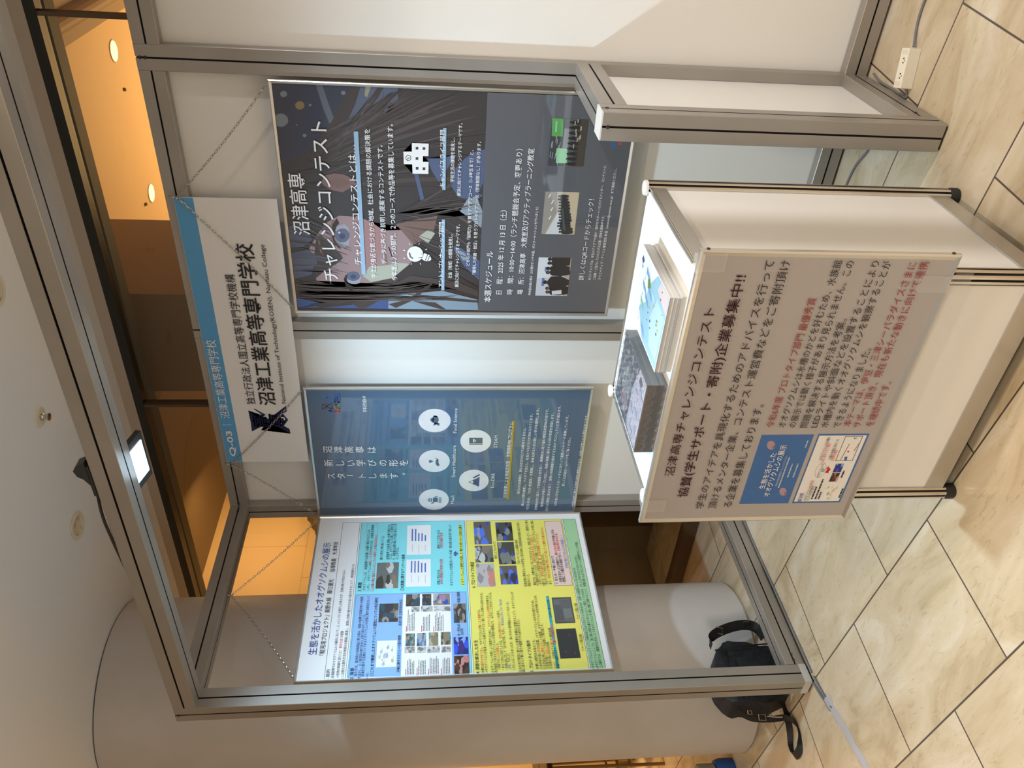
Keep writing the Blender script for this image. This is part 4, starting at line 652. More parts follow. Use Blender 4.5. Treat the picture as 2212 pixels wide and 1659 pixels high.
 ('hair2','artwork',3,[(0.6078,0.0935),(0.6413,0.1512),(0.674,0.2063),(0.7062,0.2587),(0.7379,0.3086),(0.769,0.3558),(0.7996,0.4004),(0.8297,0.4425),(0.859,0.4821),(0.8595,0.4818),(0.8316,0.4411),(0.8028,0.3982),(0.7731,0.3532),(0.7424,0.3059),(0.7105,0.2563),(0.6775,0.2044),(0.6435,0.1501),(0.6084,0.0932)]),
 ('hair3','artwork',3,[(0.5629,0.0439),(0.5791,0.1343),(0.5934,0.2226),(0.6059,0.3087),(0.6168,0.3929),(0.6261,0.4753),(0.6337,0.5557),(0.6395,0.6345),(0.6434,0.707),(0.6441,0.707),(0.6419,0.6344),(0.6375,0.5555),(0.6308,0.475),(0.6219,0.3926),(0.6107,0.3085),(0.5972,0.2223),(0.5815,0.1342),(0.5636,0.0439)]),
 ('hair2','artwork',3,[(0.5681,0.1181),(0.615,0.1854),(0.6585,0.2494),(0.6986,0.3104),(0.7357,0.3684),(0.7698,0.4235),(0.801,0.476),(0.8295,0.526),(0.8551,0.5736),(0.8556,0.5734),(0.8312,0.5251),(0.8037,0.4745),(0.7732,0.4216),(0.7393,0.3663),(0.702,0.3084),(0.6612,0.2478),(0.6167,0.1844),(0.5686,0.1179)]),
 ('hair2','artwork',3,[(0.4236,0.4797),(0.4305,0.5163),(0.432,0.5505),(0.4282,0.5825),(0.4193,0.6125),(0.4053,0.6409),(0.3858,0.6679),(0.3604,0.6937),(0.3432,0.707),(0.3465,0.707),(0.3625,0.6959),(0.3897,0.6709),(0.4107,0.6438),(0.4256,0.6146),(0.4343,0.5835),(0.4369,0.5506),(0.4336,0.516),(0.4245,0.4795)]),
 ('hair2','artwork',3,[(0.6625,0.1301),(0.6951,0.1868),(0.7252,0.2408),(0.7528,0.2922),(0.7782,0.341),(0.8013,0.3873),(0.8223,0.4312),(0.8411,0.4728),(0.8577,0.5124),(0.8582,0.5122),(0.8431,0.4721),(0.8254,0.4298),(0.8052,0.3855),(0.7823,0.339),(0.7567,0.2903),(0.7283,0.2393),(0.6971,0.1859),(0.663,0.1299)]),
 ('hair2','artwork',3,[(0.6219,0.089),(0.649,0.1576),(0.6767,0.2238),(0.705,0.2877),(0.734,0.3491),(0.7636,0.4081),(0.7937,0.4645),(0.8243,0.5185),(0.8554,0.57),(0.8556,0.5698),(0.8251,0.518),(0.7951,0.4638),(0.7653,0.4072),(0.7359,0.3483),(0.7069,0.287),(0.6782,0.2233),(0.6499,0.1573),(0.6222,0.0889)]),
 ('hairl','artwork',3,[(0.6526,0.1615),(0.6734,0.1913),(0.6947,0.2191),(0.7164,0.2446),(0.7386,0.2678),(0.7613,0.2888),(0.7844,0.3074),(0.8077,0.3237),(0.8312,0.3378),(0.8315,0.3372),(0.8089,0.3217),(0.7865,0.3044),(0.7643,0.2853),(0.7421,0.2643),(0.7198,0.2415),(0.6976,0.2168),(0.6753,0.19),(0.6532,0.1612)]),
 ('hairm','artwork',3,[(0.436,0.4564),(0.4654,0.4972),(0.4932,0.5354),(0.5192,0.5711),(0.5438,0.6042),(0.5669,0.6348),(0.5886,0.663),(0.6087,0.6888),(0.623,0.707),(0.6245,0.707),(0.611,0.6872),(0.5923,0.6604),(0.5716,0.6315),(0.5489,0.6007),(0.524,0.5678),(0.497,0.5328),(0.4679,0.4956),(0.4366,0.456)]),
 ('hair2','artwork',3,[(0.6355,0.1349),(0.6663,0.1838),(0.6962,0.2303),(0.7254,0.2742),(0.7538,0.3158),(0.7815,0.3549),(0.8085,0.3917),(0.8347,0.4262),(0.86,0.4581),(0.86,0.4577),(0.8355,0.4256),(0.8097,0.3908),(0.7831,0.3538),(0.7555,0.3147),(0.727,0.2732),(0.6976,0.2295),(0.6671,0.1833),(0.6358,0.1348)]),
 ('hair3','artwork',3,[(0.6481,0.12),(0.6771,0.163),(0.7047,0.2035),(0.7312,0.2415),(0.7565,0.277),(0.7808,0.31),(0.804,0.3407),(0.8261,0.3689),(0.8471,0.395),(0.8476,0.3946),(0.828,0.3675),(0.8071,0.3384),(0.7847,0.3073),(0.7608,0.2741),(0.7352,0.2388),(0.708,0.2014),(0.6791,0.1617),(0.6487,0.1197)]),
 ('hairl','artwork',3,[(0.6399,0.1931),(0.6671,0.2171),(0.693,0.2389),(0.7179,0.2584),(0.7418,0.2755),(0.7646,0.2903),(0.7864,0.3028),(0.8071,0.3131),(0.8266,0.3212),(0.8268,0.3207),(0.8077,0.3115),(0.7876,0.3003),(0.7663,0.2873),(0.7438,0.2724),(0.7199,0.2555),(0.6947,0.2367),(0.6682,0.2158),(0.6402,0.1927)]),
 ('hair2','artwork',3,[(0.6988,0.2091),(0.7217,0.2412),(0.7433,0.2711),(0.7638,0.2987),(0.7831,0.324),(0.8014,0.347),(0.8185,0.3678),(0.8345,0.3863),(0.8493,0.4027),(0.8497,0.4024),(0.8359,0.3851),(0.8208,0.3659),(0.8043,0.3447),(0.7863,0.3216),(0.7669,0.2965),(0.7458,0.2694),(0.7233,0.2402),(0.6992,0.2088)]),
 ('hair2','artwork',3,[(0.5951,0.0936),(0.6254,0.1674),(0.6562,0.2388),(0.6877,0.3077),(0.7198,0.374),(0.7525,0.4376),(0.7857,0.4987),(0.8194,0.5571),(0.8535,0.6129),(0.8538,0.6127),(0.8206,0.5564),(0.7876,0.4976),(0.7549,0.4364),(0.7225,0.3728),(0.6903,0.3066),(0.6583,0.2381),(0.6267,0.167),(0.5955,0.0935)]),
 ('hair2','artwork',3,[(0.4231,0.411),(0.4066,0.455),(0.3888,0.4973),(0.3698,0.538),(0.3497,0.5771),(0.3284,0.6145),(0.3058,0.6504),(0.2819,0.6847),(0.2646,0.707),(0.2658,0.707),(0.2835,0.6857),(0.3084,0.6519),(0.3317,0.6162),(0.3533,0.5787),(0.3732,0.5394),(0.3915,0.4984),(0.4083,0.4556),(0.4236,0.4112)]),
 ('hairm','artwork',3,[(0.5524,0.0753),(0.577,0.1627),(0.5996,0.2476),(0.6204,0.3301),(0.6393,0.4103),(0.6565,0.4883),(0.6719,0.5642),(0.6855,0.638),(0.6968,0.707),(0.6974,0.707),(0.6872,0.6377),(0.6746,0.5637),(0.6599,0.4877),(0.6429,0.4097),(0.6238,0.3295),(0.6023,0.2471),(0.5787,0.1624),(0.5528,0.0753)]),
 ('hair2','artwork',3,[(0.6589,0.1296),(0.6859,0.2026),(0.7107,0.273),(0.7335,0.3409),(0.7543,0.4065),(0.7732,0.4698),(0.7903,0.5309),(0.8054,0.5899),(0.8187,0.6469),(0.819,0.6468),(0.8068,0.5896),(0.7924,0.5304),(0.7759,0.4691),(0.7572,0.4057),(0.7362,0.3402),(0.7128,0.2724),(0.6872,0.2022),(0.6593,0.1295)]),
 ('hairm','artwork',3,[(0.6408,0.1563),(0.6758,0.2123),(0.7082,0.2655),(0.7384,0.316),(0.7663,0.3638),(0.7921,0.4091),(0.8158,0.452),(0.8374,0.4925),(0.8569,0.5308),(0.8575,0.5305),(0.8396,0.4914),(0.8193,0.4502),(0.7964,0.4069),(0.7709,0.3614),(0.7427,0.3136),(0.7117,0.2636),(0.6779,0.2111),(0.6413,0.156)]),
 ('hairl','artwork',3,[(0.6507,0.1981),(0.6732,0.2214),(0.6955,0.2425),(0.7177,0.2614),(0.7399,0.278),(0.7619,0.2922),(0.7838,0.3041),(0.8054,0.3138),(0.8266,0.3212),(0.8268,0.3206),(0.8062,0.3116),(0.7853,0.3008),(0.7642,0.2882),(0.7426,0.2738),(0.7205,0.2577),(0.6979,0.2397),(0.6748,0.2197),(0.6512,0.1976)]),
 ('hair3','artwork',3,[(0.6265,0.1448),(0.6559,0.1873),(0.685,0.2274),(0.7138,0.2651),(0.7424,0.3004),(0.7707,0.3334),(0.7987,0.364),(0.8264,0.3922),(0.8538,0.4182),(0.854,0.418),(0.8272,0.3914),(0.8001,0.3627),(0.7725,0.3318),(0.7444,0.2988),(0.7157,0.2637),(0.6866,0.2263),(0.6569,0.1866),(0.6268,0.1446)]),
 ('hair3','artwork',3,[(0.4247,0.4395),(0.4371,0.4818),(0.4474,0.5217),(0.4557,0.5594),(0.4621,0.5949),(0.4667,0.6283),(0.4694,0.6596),(0.4701,0.689),(0.4693,0.707),(0.4708,0.707),(0.4731,0.6891),(0.4741,0.6595),(0.4726,0.6278),(0.4684,0.5941),(0.4616,0.5584),(0.4521,0.5208),(0.44,0.4811),(0.4255,0.4393)]),
 ('hairm','artwork',3,[(0.6402,0.1566),(0.6664,0.1861),(0.6917,0.2132),(0.7163,0.2381),(0.7402,0.2606),(0.7634,0.2807),(0.7858,0.2984),(0.8074,0.3139),(0.8282,0.3272),(0.8285,0.3268),(0.8085,0.3122),(0.7877,0.2958),(0.7659,0.2775),(0.7431,0.2573),(0.7192,0.2351),(0.6941,0.211),(0.6679,0.1847),(0.6406,0.1562)]),
 ('hair2','artwork',3,[(0.7138,0.1573),(0.7241,0.189),(0.7359,0.2188),(0.7491,0.2467),(0.7638,0.2726),(0.78,0.2964),(0.7974,0.3181),(0.8162,0.3376),(0.836,0.355),(0.8363,0.3546),(0.8173,0.3364),(0.7995,0.3164),(0.7827,0.2945),(0.767,0.2708),(0.7522,0.2453),(0.7385,0.2179),(0.7258,0.1885),(0.7143,0.1572)]),
 ('hair3','artwork',3,[(0.693,0.1825),(0.7136,0.2184),(0.7339,0.2521),(0.7539,0.2835),(0.7737,0.3126),(0.7933,0.3394),(0.8126,0.3639),(0.8316,0.3862),(0.8502,0.4062),(0.8507,0.4057),(0.8336,0.3845),(0.8158,0.3614),(0.7974,0.3364),(0.7782,0.3095),(0.7583,0.2808),(0.7375,0.25),(0.7159,0.2171),(0.6937,0.1821)]),
 ('hair2','artwork',3,[(0.5238,0.08),(0.5358,0.1658),(0.5467,0.2496),(0.5568,0.3316),(0.5659,0.4116),(0.574,0.4897),(0.5813,0.5661),(0.5876,0.6406),(0.5924,0.707),(0.5929,0.707),(0.5887,0.6405),(0.5831,0.566),(0.5762,0.4896),(0.5682,0.4115),(0.559,0.3315),(0.5485,0.2496),(0.5369,0.1658),(0.5241,0.08)]),
 ('hairl','artwork',3,[(0.6397,0.1365),(0.6679,0.1853),(0.6958,0.2317),(0.7236,0.2756),(0.7513,0.3171),(0.7788,0.3561),(0.8061,0.3927),(0.8333,0.4268),(0.86,0.4586),(0.86,0.4577),(0.8349,0.4255),(0.8088,0.3906),(0.7823,0.3537),(0.7551,0.3146),(0.7273,0.2734),(0.6989,0.23),(0.6698,0.1843),(0.6403,0.1363)]),
 ('hair3','artwork',3,[(0.564,0.0636),(0.5901,0.1521),(0.6139,0.238),(0.6358,0.3214),(0.6557,0.4025),(0.6737,0.4813),(0.6899,0.5579),(0.7041,0.6325),(0.7163,0.7052),(0.7169,0.7051),(0.7064,0.6321),(0.6936,0.5573),(0.6784,0.4805),(0.6607,0.4016),(0.6405,0.3206),(0.6177,0.2373),(0.5924,0.1517),(0.5646,0.0635)]),
 ('hairl','artwork',3,[(0.4283,0.4783),(0.4324,0.5149),(0.4314,0.5491),(0.4254,0.5812),(0.4144,0.6114),(0.3983,0.64),(0.3769,0.6672),(0.3498,0.6933),(0.3314,0.707),(0.3346,0.707),(0.3518,0.6955),(0.3807,0.6704),(0.4036,0.6431),(0.4205,0.6138),(0.4314,0.5826),(0.4363,0.5495),(0.4355,0.5147),(0.4291,0.4782)]),
 ('hairm','artwork',3,[(0.6273,0.0756),(0.658,0.155),(0.6872,0.2317),(0.7148,0.3058),(0.7409,0.3773),(0.7656,0.4464),(0.7889,0.5131),(0.8108,0.5775),(0.8313,0.6397),(0.8317,0.6396),(0.8125,0.577),(0.7916,0.5123),(0.7689,0.4454),(0.7444,0.3763),(0.7181,0.3048),(0.6899,0.2309),(0.6597,0.1545),(0.6277,0.0755)]),
 ('hairl','artwork',3,[(0.4263,0.4012),(0.4412,0.4481),(0.4536,0.4927),(0.4638,0.5352),(0.4716,0.5754),(0.4772,0.6136),(0.4805,0.6498),(0.4815,0.684),(0.4806,0.707),(0.481,0.707),(0.4825,0.6841),(0.4822,0.6497),(0.4792,0.6134),(0.4738,0.5751),(0.4658,0.5348),(0.4553,0.4924),(0.4422,0.4479),(0.4265,0.4012)]),
 ('hair2','artwork',3,[(0.6105,0.096),(0.6483,0.1598),(0.6839,0.2207),(0.7174,0.2789),(0.749,0.3343),(0.7788,0.387),(0.8066,0.4372),(0.8327,0.485),(0.8569,0.5304),(0.8574,0.5301),(0.8345,0.484),(0.8096,0.4357),(0.7824,0.3851),(0.7529,0.3322),(0.7211,0.277),(0.6868,0.2192),(0.6501,0.1588),(0.611,0.0957)]),
 ('hair2','artwork',3,[(0.6152,0.1257),(0.6552,0.1723),(0.6921,0.2161),(0.7259,0.257),(0.757,0.2951),(0.7853,0.3306),(0.8111,0.3635),(0.8342,0.394),(0.8547,0.4223),(0.8552,0.4219),(0.8363,0.3925),(0.8144,0.3611),(0.7895,0.3274),(0.7614,0.2917),(0.7301,0.2537),(0.6954,0.2134),(0.6573,0.1706),(0.6158,0.1252)]),
 ('hairm','artwork',3,[(0.6043,0.1027),(0.6194,0.1856),(0.633,0.2664),(0.6454,0.3452),(0.6566,0.422),(0.6665,0.4968),(0.6752,0.5697),(0.6827,0.6408),(0.6885,0.707),(0.6892,0.707),(0.6847,0.6407),(0.6784,0.5695),(0.6704,0.4965),(0.6607,0.4216),(0.6493,0.3449),(0.6361,0.2662),(0.6213,0.1855),(0.6049,0.1027)]),
 ('hair2','artwork',3,[(0.5052,0.0238),(0.5092,0.1158),(0.5127,0.2061),(0.5158,0.2949),(0.5186,0.3822),(0.5211,0.4679),(0.5231,0.5519),(0.5248,0.6344),(0.5259,0.707),(0.5264,0.707),(0.5261,0.6344),(0.5253,0.5519),(0.5237,0.4679),(0.5214,0.3823),(0.5185,0.2951),(0.5148,0.2062),(0.5105,0.1159),(0.5056,0.0239)]),
 ('hair2','artwork',3,[(0.4208,0.3965),(0.4327,0.4439),(0.4413,0.489),(0.4467,0.5319),(0.4489,0.5727),(0.448,0.6116),(0.444,0.6486),(0.4366,0.6839),(0.4292,0.707),(0.4304,0.707),(0.4388,0.6844),(0.4475,0.6491),(0.4525,0.6119),(0.4537,0.5727),(0.4512,0.5316),(0.4449,0.4886),(0.4349,0.4435),(0.4213,0.3964)]),
 ('hairl','artwork',3,[(0.4264,0.477),(0.4199,0.5131),(0.4091,0.5474),(0.3939,0.5798),(0.3742,0.6104),(0.35,0.6394),(0.3209,0.6669),(0.2869,0.6928),(0.2641,0.707),(0.2652,0.707),(0.2875,0.6936),(0.322,0.668),(0.3515,0.6407),(0.376,0.6116),(0.3957,0.5806),(0.4106,0.5479),(0.4209,0.5134),(0.4267,0.477)]),
 ('hair2','artwork',3,[(0.423,0.4655),(0.4337,0.5042),(0.44,0.5406),(0.4422,0.5748),(0.4402,0.607),(0.4342,0.6372),(0.4239,0.6658),(0.4092,0.6927),(0.3984,0.707),(0.4001,0.707),(0.4111,0.6939),(0.4271,0.6671),(0.4384,0.6383),(0.4449,0.6075),(0.4466,0.5748),(0.4435,0.5403),(0.4358,0.5038),(0.4235,0.4654)]),
 ('hairm','artwork',3,[(0.4376,0.4508),(0.4684,0.492),(0.4942,0.5305),(0.5154,0.5666),(0.5321,0.6003),(0.5443,0.6318),(0.5522,0.6612),(0.5557,0.6887),(0.5551,0.707),(0.5559,0.707),(0.5574,0.6886),(0.5548,0.6607),(0.5475,0.6308),(0.5353,0.599),(0.5184,0.5651),(0.4965,0.5292),(0.4698,0.4911),(0.438,0.4506)]),
 ('hair2','artwork',3,[(0.4829,0.0323),(0.5265,0.1266),(0.5658,0.2176),(0.6007,0.3053),(0.6317,0.3901),(0.6587,0.4723),(0.682,0.5519),(0.7014,0.6294),(0.717,0.7048),(0.7175,0.7047),(0.7033,0.629),(0.685,0.5512),(0.6625,0.4713),(0.6358,0.389),(0.6045,0.3042),(0.5688,0.2166),(0.5284,0.126),(0.4834,0.0322)]),
 ('hair2','artwork',3,[(0.6407,0.143),(0.6733,0.2126),(0.7039,0.2795),(0.7328,0.3437),(0.76,0.4053),(0.7856,0.4644),(0.8095,0.5211),(0.8319,0.5754),(0.8526,0.6276),(0.8531,0.6274),(0.8338,0.5747),(0.8127,0.5199),(0.7895,0.4629),(0.7642,0.4037),(0.7368,0.3421),(0.7071,0.2783),(0.6753,0.2119),(0.6412,0.1428)]),
 ('hair2','artwork',3,[(0.6707,0.1038),(0.6899,0.1578),(0.7104,0.2098),(0.7322,0.2596),(0.7553,0.3072),(0.7796,0.3525),(0.8052,0.3954),(0.8318,0.4359),(0.8594,0.474),(0.8599,0.4737),(0.8336,0.4347),(0.8082,0.3936),(0.7835,0.3505),(0.7595,0.3053),(0.7363,0.258),(0.7137,0.2087),(0.692,0.1572),(0.6712,0.1036)]),
 ('hairm','artwork',3,[(0.6597,0.1692),(0.6867,0.2048),(0.7125,0.2381),(0.7371,0.2689),(0.7608,0.2973),(0.7834,0.3232),(0.805,0.3468),(0.8255,0.3681),(0.8449,0.3871),(0.8454,0.3867),(0.8272,0.3664),(0.8078,0.3442),(0.7871,0.32),(0.7648,0.2939),(0.741,0.2658),(0.7156,0.2357),(0.6887,0.2034),(0.6603,0.1688)]),
 ('hairm','artwork',3,[(0.6771,0.1529),(0.6962,0.2021),(0.7162,0.2491),(0.7374,0.2941),(0.7598,0.3368),(0.7831,0.3773),(0.8075,0.4154),(0.8328,0.4512),(0.859,0.4847),(0.8593,0.4845),(0.8341,0.4503),(0.8096,0.414),(0.7859,0.3757),(0.7628,0.3353),(0.7404,0.2928),(0.7187,0.2483),(0.6977,0.2016),(0.6775,0.1528)]),
 ('hair2','artwork',3,[(0.4356,0.4111),(0.4509,0.4569),(0.4649,0.5004),(0.4777,0.5417),(0.4892,0.5807),(0.4996,0.6176),(0.5089,0.6523),(0.5169,0.6849),(0.5218,0.707),(0.5226,0.707),(0.5184,0.6846),(0.5113,0.6517),(0.5026,0.6169),(0.4924,0.5799),(0.4806,0.5409),(0.4673,0.4998),(0.4524,0.4565),(0.436,0.411)]),
 ('hair2','artwork',3,[(0.4986,0.0485),(0.5265,0.1398),(0.5518,0.2284),(0.5746,0.3145),(0.595,0.3982),(0.6131,0.4796),(0.6288,0.5588),(0.6422,0.636),(0.6526,0.707),(0.6533,0.707),(0.6443,0.6357),(0.6322,0.5583),(0.6173,0.4789),(0.5996,0.3974),(0.5789,0.3138),(0.5552,0.2278),(0.5286,0.1394),(0.4992,0.0484)]),
 ('hairl','artwork',3,[(0.6499,0.1416),(0.6745,0.1907),(0.6996,0.2376),(0.7252,0.2822),(0.7512,0.3244),(0.7778,0.3643),(0.8047,0.4018),(0.8321,0.4369),(0.8597,0.4698),(0.8599,0.4695),(0.8331,0.4361),(0.8065,0.4005),(0.7801,0.3627),(0.7538,0.3229),(0.7277,0.2808),(0.7016,0.2366),(0.6758,0.1902),(0.6502,0.1415)]),
 ('hairl','artwork',3,[(0.4208,0.4042),(0.4117,0.4489),(0.3985,0.4917),(0.3814,0.5327),(0.3604,0.5722),(0.3352,0.6102),(0.3057,0.6469),(0.2716,0.6825),(0.2437,0.707),(0.246,0.707),(0.2738,0.6845),(0.3095,0.6499),(0.3403,0.6134),(0.3661,0.5751),(0.3869,0.535),(0.403,0.4932),(0.4145,0.4496),(0.4216,0.4043)]),
 ('hairl','artwork',3,[(0.6076,0.1158),(0.6428,0.1816),(0.6767,0.2446),(0.7094,0.305),(0.7409,0.3628),(0.7712,0.418),(0.8004,0.4707),(0.8285,0.521),(0.8554,0.5689),(0.8556,0.5688),(0.8293,0.5205),(0.8017,0.47),(0.7728,0.4171),(0.7426,0.3619),(0.711,0.3042),(0.678,0.244),(0.6436,0.1812),(0.6078,0.1157)]),
 ('hair3','artwork',2,[(0.6667,0.2229),(0.6958,0.2521),(0.7228,0.2792),(0.7479,0.304),(0.7711,0.3267),(0.7927,0.3472),(0.8126,0.3655),(0.8308,0.3819),(0.8472,0.3965),(0.8481,0.3956),(0.8342,0.3785),(0.818,0.36),(0.7994,0.3402),(0.7782,0.3192),(0.7545,0.297),(0.7281,0.2734),(0.6992,0.2485),(0.6676,0.2219)]),
 ('hair3','artwork',2,[(0.6084,0.1641),(0.6447,0.2288),(0.679,0.2909),(0.7115,0.3505),(0.7426,0.4075),(0.7723,0.462),(0.8007,0.5141),(0.8276,0.5641),(0.8528,0.6122),(0.8546,0.6113),(0.8342,0.5609),(0.8113,0.5089),(0.7856,0.4554),(0.7568,0.4003),(0.7248,0.3437),(0.6897,0.2854),(0.6515,0.2253),(0.6102,0.1632)]),
 ('hairm','artwork',2,[(0.5917,0.1507),(0.6247,0.2215),(0.6558,0.2897),(0.6853,0.3555),(0.7132,0.419),(0.7398,0.4801),(0.7651,0.539),(0.7889,0.596),(0.811,0.6511),(0.8127,0.6505),(0.7952,0.5937),(0.7751,0.5353),(0.7523,0.4753),(0.7266,0.4138),(0.6978,0.3506),(0.6659,0.2857),(0.631,0.219),(0.5934,0.1501)]),
 ('hair2','artwork',2,[(0.4972,0.1075),(0.5093,0.1887),(0.5197,0.2681),(0.5287,0.346),(0.5366,0.4223),(0.5434,0.4972),(0.5491,0.5708),(0.5534,0.6432),(0.5557,0.707),(0.5584,0.707),(0.5612,0.6431),(0.5615,0.5705),(0.5589,0.4966),(0.5531,0.4216),(0.5441,0.3452),(0.532,0.2674),(0.517,0.1882),(0.4992,0.1074)]),
 ('hairm','artwork',2,[(0.6055,0.1615),(0.6427,0.2279),(0.6777,0.2918),(0.7109,0.3532),(0.7424,0.4121),(0.7723,0.4686),(0.8007,0.5228),(0.8275,0.575),(0.8524,0.6253),(0.8538,0.6247),(0.8325,0.5726),(0.8088,0.519),(0.7825,0.4637),(0.7533,0.4067),(0.7211,0.3481),(0.686,0.2877),(0.6478,0.2253),(0.6069,0.1608)]),
 ('hair3','artwork',2,[(0.6556,0.2106),(0.687,0.2455),(0.7163,0.2782),(0.7437,0.3085),(0.7693,0.3365),(0.7933,0.3622),(0.8158,0.3858),(0.8366,0.4072),(0.8556,0.4269),(0.8567,0.4259),(0.8408,0.4036),(0.8225,0.3798),(0.8017,0.3547),(0.7782,0.3283),(0.752,0.3008),(0.723,0.2719),(0.6912,0.2416),(0.6568,0.2096)]),
 ('hairm','artwork',2,[(0.5809,0.1421),(0.6113,0.2158),(0.6396,0.2871),(0.6663,0.3562),(0.6913,0.4231),(0.7149,0.4879),(0.737,0.5507),(0.7576,0.6116),(0.7764,0.6708),(0.7778,0.6704),(0.7627,0.6101),(0.7452,0.5482),(0.725,0.4848),(0.7022,0.4197),(0.6764,0.353),(0.6478,0.2845),(0.6164,0.2141),(0.5823,0.1417)]),
 ('hair3','artwork',2,[(0.526,0.1158),(0.5438,0.1963),(0.5599,0.275),(0.5744,0.3518),(0.5876,0.4269),(0.5995,0.5004),(0.6101,0.5724),(0.6192,0.6429),(0.626,0.707),(0.628,0.707),(0.6253,0.6424),(0.6198,0.5714),(0.6116,0.4991),(0.6006,0.4255),(0.5865,0.3504),(0.5696,0.2738),(0.5499,0.1955),(0.5276,0.1156)]),
 ('hair2','artwork',2,[(0.6604,0.2158),(0.691,0.2481),(0.7194,0.2783),(0.7458,0.3062),(0.7705,0.3319),(0.7935,0.3554),(0.8147,0.3768),(0.8343,0.3962),(0.8521,0.4138),(0.853,0.413),(0.8378,0.393),(0.8202,0.3716),(0.8003,0.3488),(0.7778,0.3248),(0.7527,0.2995),(0.7249,0.2729),(0.6944,0.2447),(0.6614,0.2149)]),
 ('hairm','artwork',7,[(0.352,0.4389),(0.3413,0.4606),(0.3307,0.4862),(0.3203,0.5155),(0.3102,0.5488),(0.3004,0.5859),(0.2909,0.627),(0.2817,0.6721),(0.2753,0.707),(0.2759,0.707),(0.2829,0.6723),(0.2929,0.6274),(0.3028,0.5864),(0.3128,0.5494),(0.3226,0.5162),(0.3325,0.4868),(0.3424,0.4611),(0.3523,0.439)]),
 ('hair3','artwork',7,[(0.3245,0.4555),(0.306,0.473),(0.2868,0.4951),(0.267,0.5217),(0.2466,0.553),(0.2258,0.5889),(0.2043,0.6296),(0.1823,0.6752),(0.1679,0.707),(0.1691,0.707),(0.1841,0.6759),(0.2072,0.6308),(0.2293,0.5905),(0.2503,0.5548),(0.2703,0.5236),(0.2893,0.4968),(0.3075,0.4742),(0.3249,0.4558)]),
 ('hairm','artwork',7,[(0.3718,0.4269),(0.3664,0.4515),(0.3618,0.4795),(0.358,0.5109),(0.355,0.5456),(0.353,0.5836),(0.3519,0.625),(0.3516,0.6698),(0.352,0.707),(0.3526,0.707),(0.353,0.6697),(0.3541,0.625),(0.3558,0.5837),(0.358,0.5458),(0.3608,0.5112),(0.364,0.4798),(0.3678,0.4518),(0.3722,0.427)]),
 ('hair2','artwork',7,[(0.4005,0.4095),(0.403,0.4384),(0.4071,0.47),(0.4126,0.5042),(0.4198,0.541),(0.4285,0.5803),(0.4388,0.6221),(0.4506,0.6665),(0.462,0.707),(0.4625,0.707),(0.4516,0.6662),(0.4404,0.6218),(0.4305,0.5799),(0.422,0.5406),(0.4147,0.5039),(0.4087,0.4698),(0.4041,0.4384),(0.4008,0.4095)]),
 ('hairl','artwork',7,[(0.3698,0.4282),(0.364,0.4525),(0.3589,0.4803),(0.3545,0.5114),(0.3508,0.5459),(0.348,0.5839),(0.3459,0.6252),(0.3446,0.67),(0.3441,0.707),(0.3445,0.707),(0.3455,0.67),(0.3475,0.6253),(0.3499,0.584),(0.3529,0.5461),(0.3564,0.5116),(0.3604,0.4805),(0.3649,0.4527),(0.3701,0.4282)]),
 ('hair3','artwork',7,[(0.392,0.4146),(0.392,0.4423),(0.3933,0.4728),(0.3961,0.5062),(0.4003,0.5424),(0.4059,0.5814),(0.413,0.6231),(0.4214,0.6675),(0.4296,0.707),(0.4303,0.707),(0.4231,0.6672),(0.4156,0.6226),(0.4092,0.5809),(0.4038,0.542),(0.3994,0.506),(0.396,0.4727),(0.3937,0.4423),(0.3925,0.4147)]),
 ('hair2','artwork',7,[(0.4111,0.4031),(0.4162,0.4336),(0.4231,0.4666),(0.4319,0.5019),(0.4427,0.5395),(0.4554,0.5793),(0.4699,0.6213),(0.4864,0.6654),(0.5027,0.707),(0.5034,0.707),(0.4882,0.6648),(0.4729,0.6204),(0.4591,0.5782),(0.4467,0.5385),(0.4357,0.501),(0.4262,0.466),(0.4181,0.4333),(0.4117,0.403)]),
 ('hairm','artwork',7,[(0.4025,0.4083),(0.4054,0.4375),(0.4099,0.4694),(0.4161,0.5038),(0.4239,0.5407),(0.4334,0.5802),(0.4445,0.622),(0.4573,0.6663),(0.4698,0.707),(0.4704,0.707),(0.4588,0.6659),(0.4469,0.6215),(0.4364,0.5795),(0.4271,0.5401),(0.4191,0.5033),(0.4123,0.4691),(0.407,0.4374),(0.403,0.4083)]),
 ('hairm','artwork',7,[(0.4026,0.4083),(0.4055,0.4375),(0.41,0.4693),(0.4162,0.5038),(0.424,0.5407),(0.4335,0.5801),(0.4447,0.622),(0.4575,0.6663),(0.47,0.707),(0.4706,0.707),(0.4589,0.6659),(0.447,0.6215),(0.4364,0.5795),(0.4271,0.5401),(0.4191,0.5033),(0.4124,0.4691),(0.407,0.4374),(0.403,0.4083)]),
 ('hair2','artwork',7,[(0.3911,0.4151),(0.3907,0.4427),(0.3917,0.4731),(0.394,0.5064),(0.3979,0.5426),(0.4033,0.5815),(0.4101,0.6232),(0.4184,0.6676),(0.4265,0.707),(0.4273,0.707),(0.4206,0.6673),(0.4136,0.6227),(0.4076,0.581),(0.4025,0.5421),(0.3984,0.5062),(0.3952,0.473),(0.3929,0.4427),(0.3917,0.4151)]),
 ('hairl','artwork',7,[(0.4032,0.4079),(0.406,0.4372),(0.4105,0.4692),(0.4168,0.5037),(0.4248,0.5407),(0.4346,0.5802),(0.4461,0.6221),(0.4594,0.6663),(0.4723,0.707),(0.4731,0.707),(0.4614,0.6658),(0.4494,0.6213),(0.4387,0.5793),(0.4292,0.5399),(0.4209,0.5031),(0.4139,0.4688),(0.4081,0.437),(0.4037,0.4079)]),
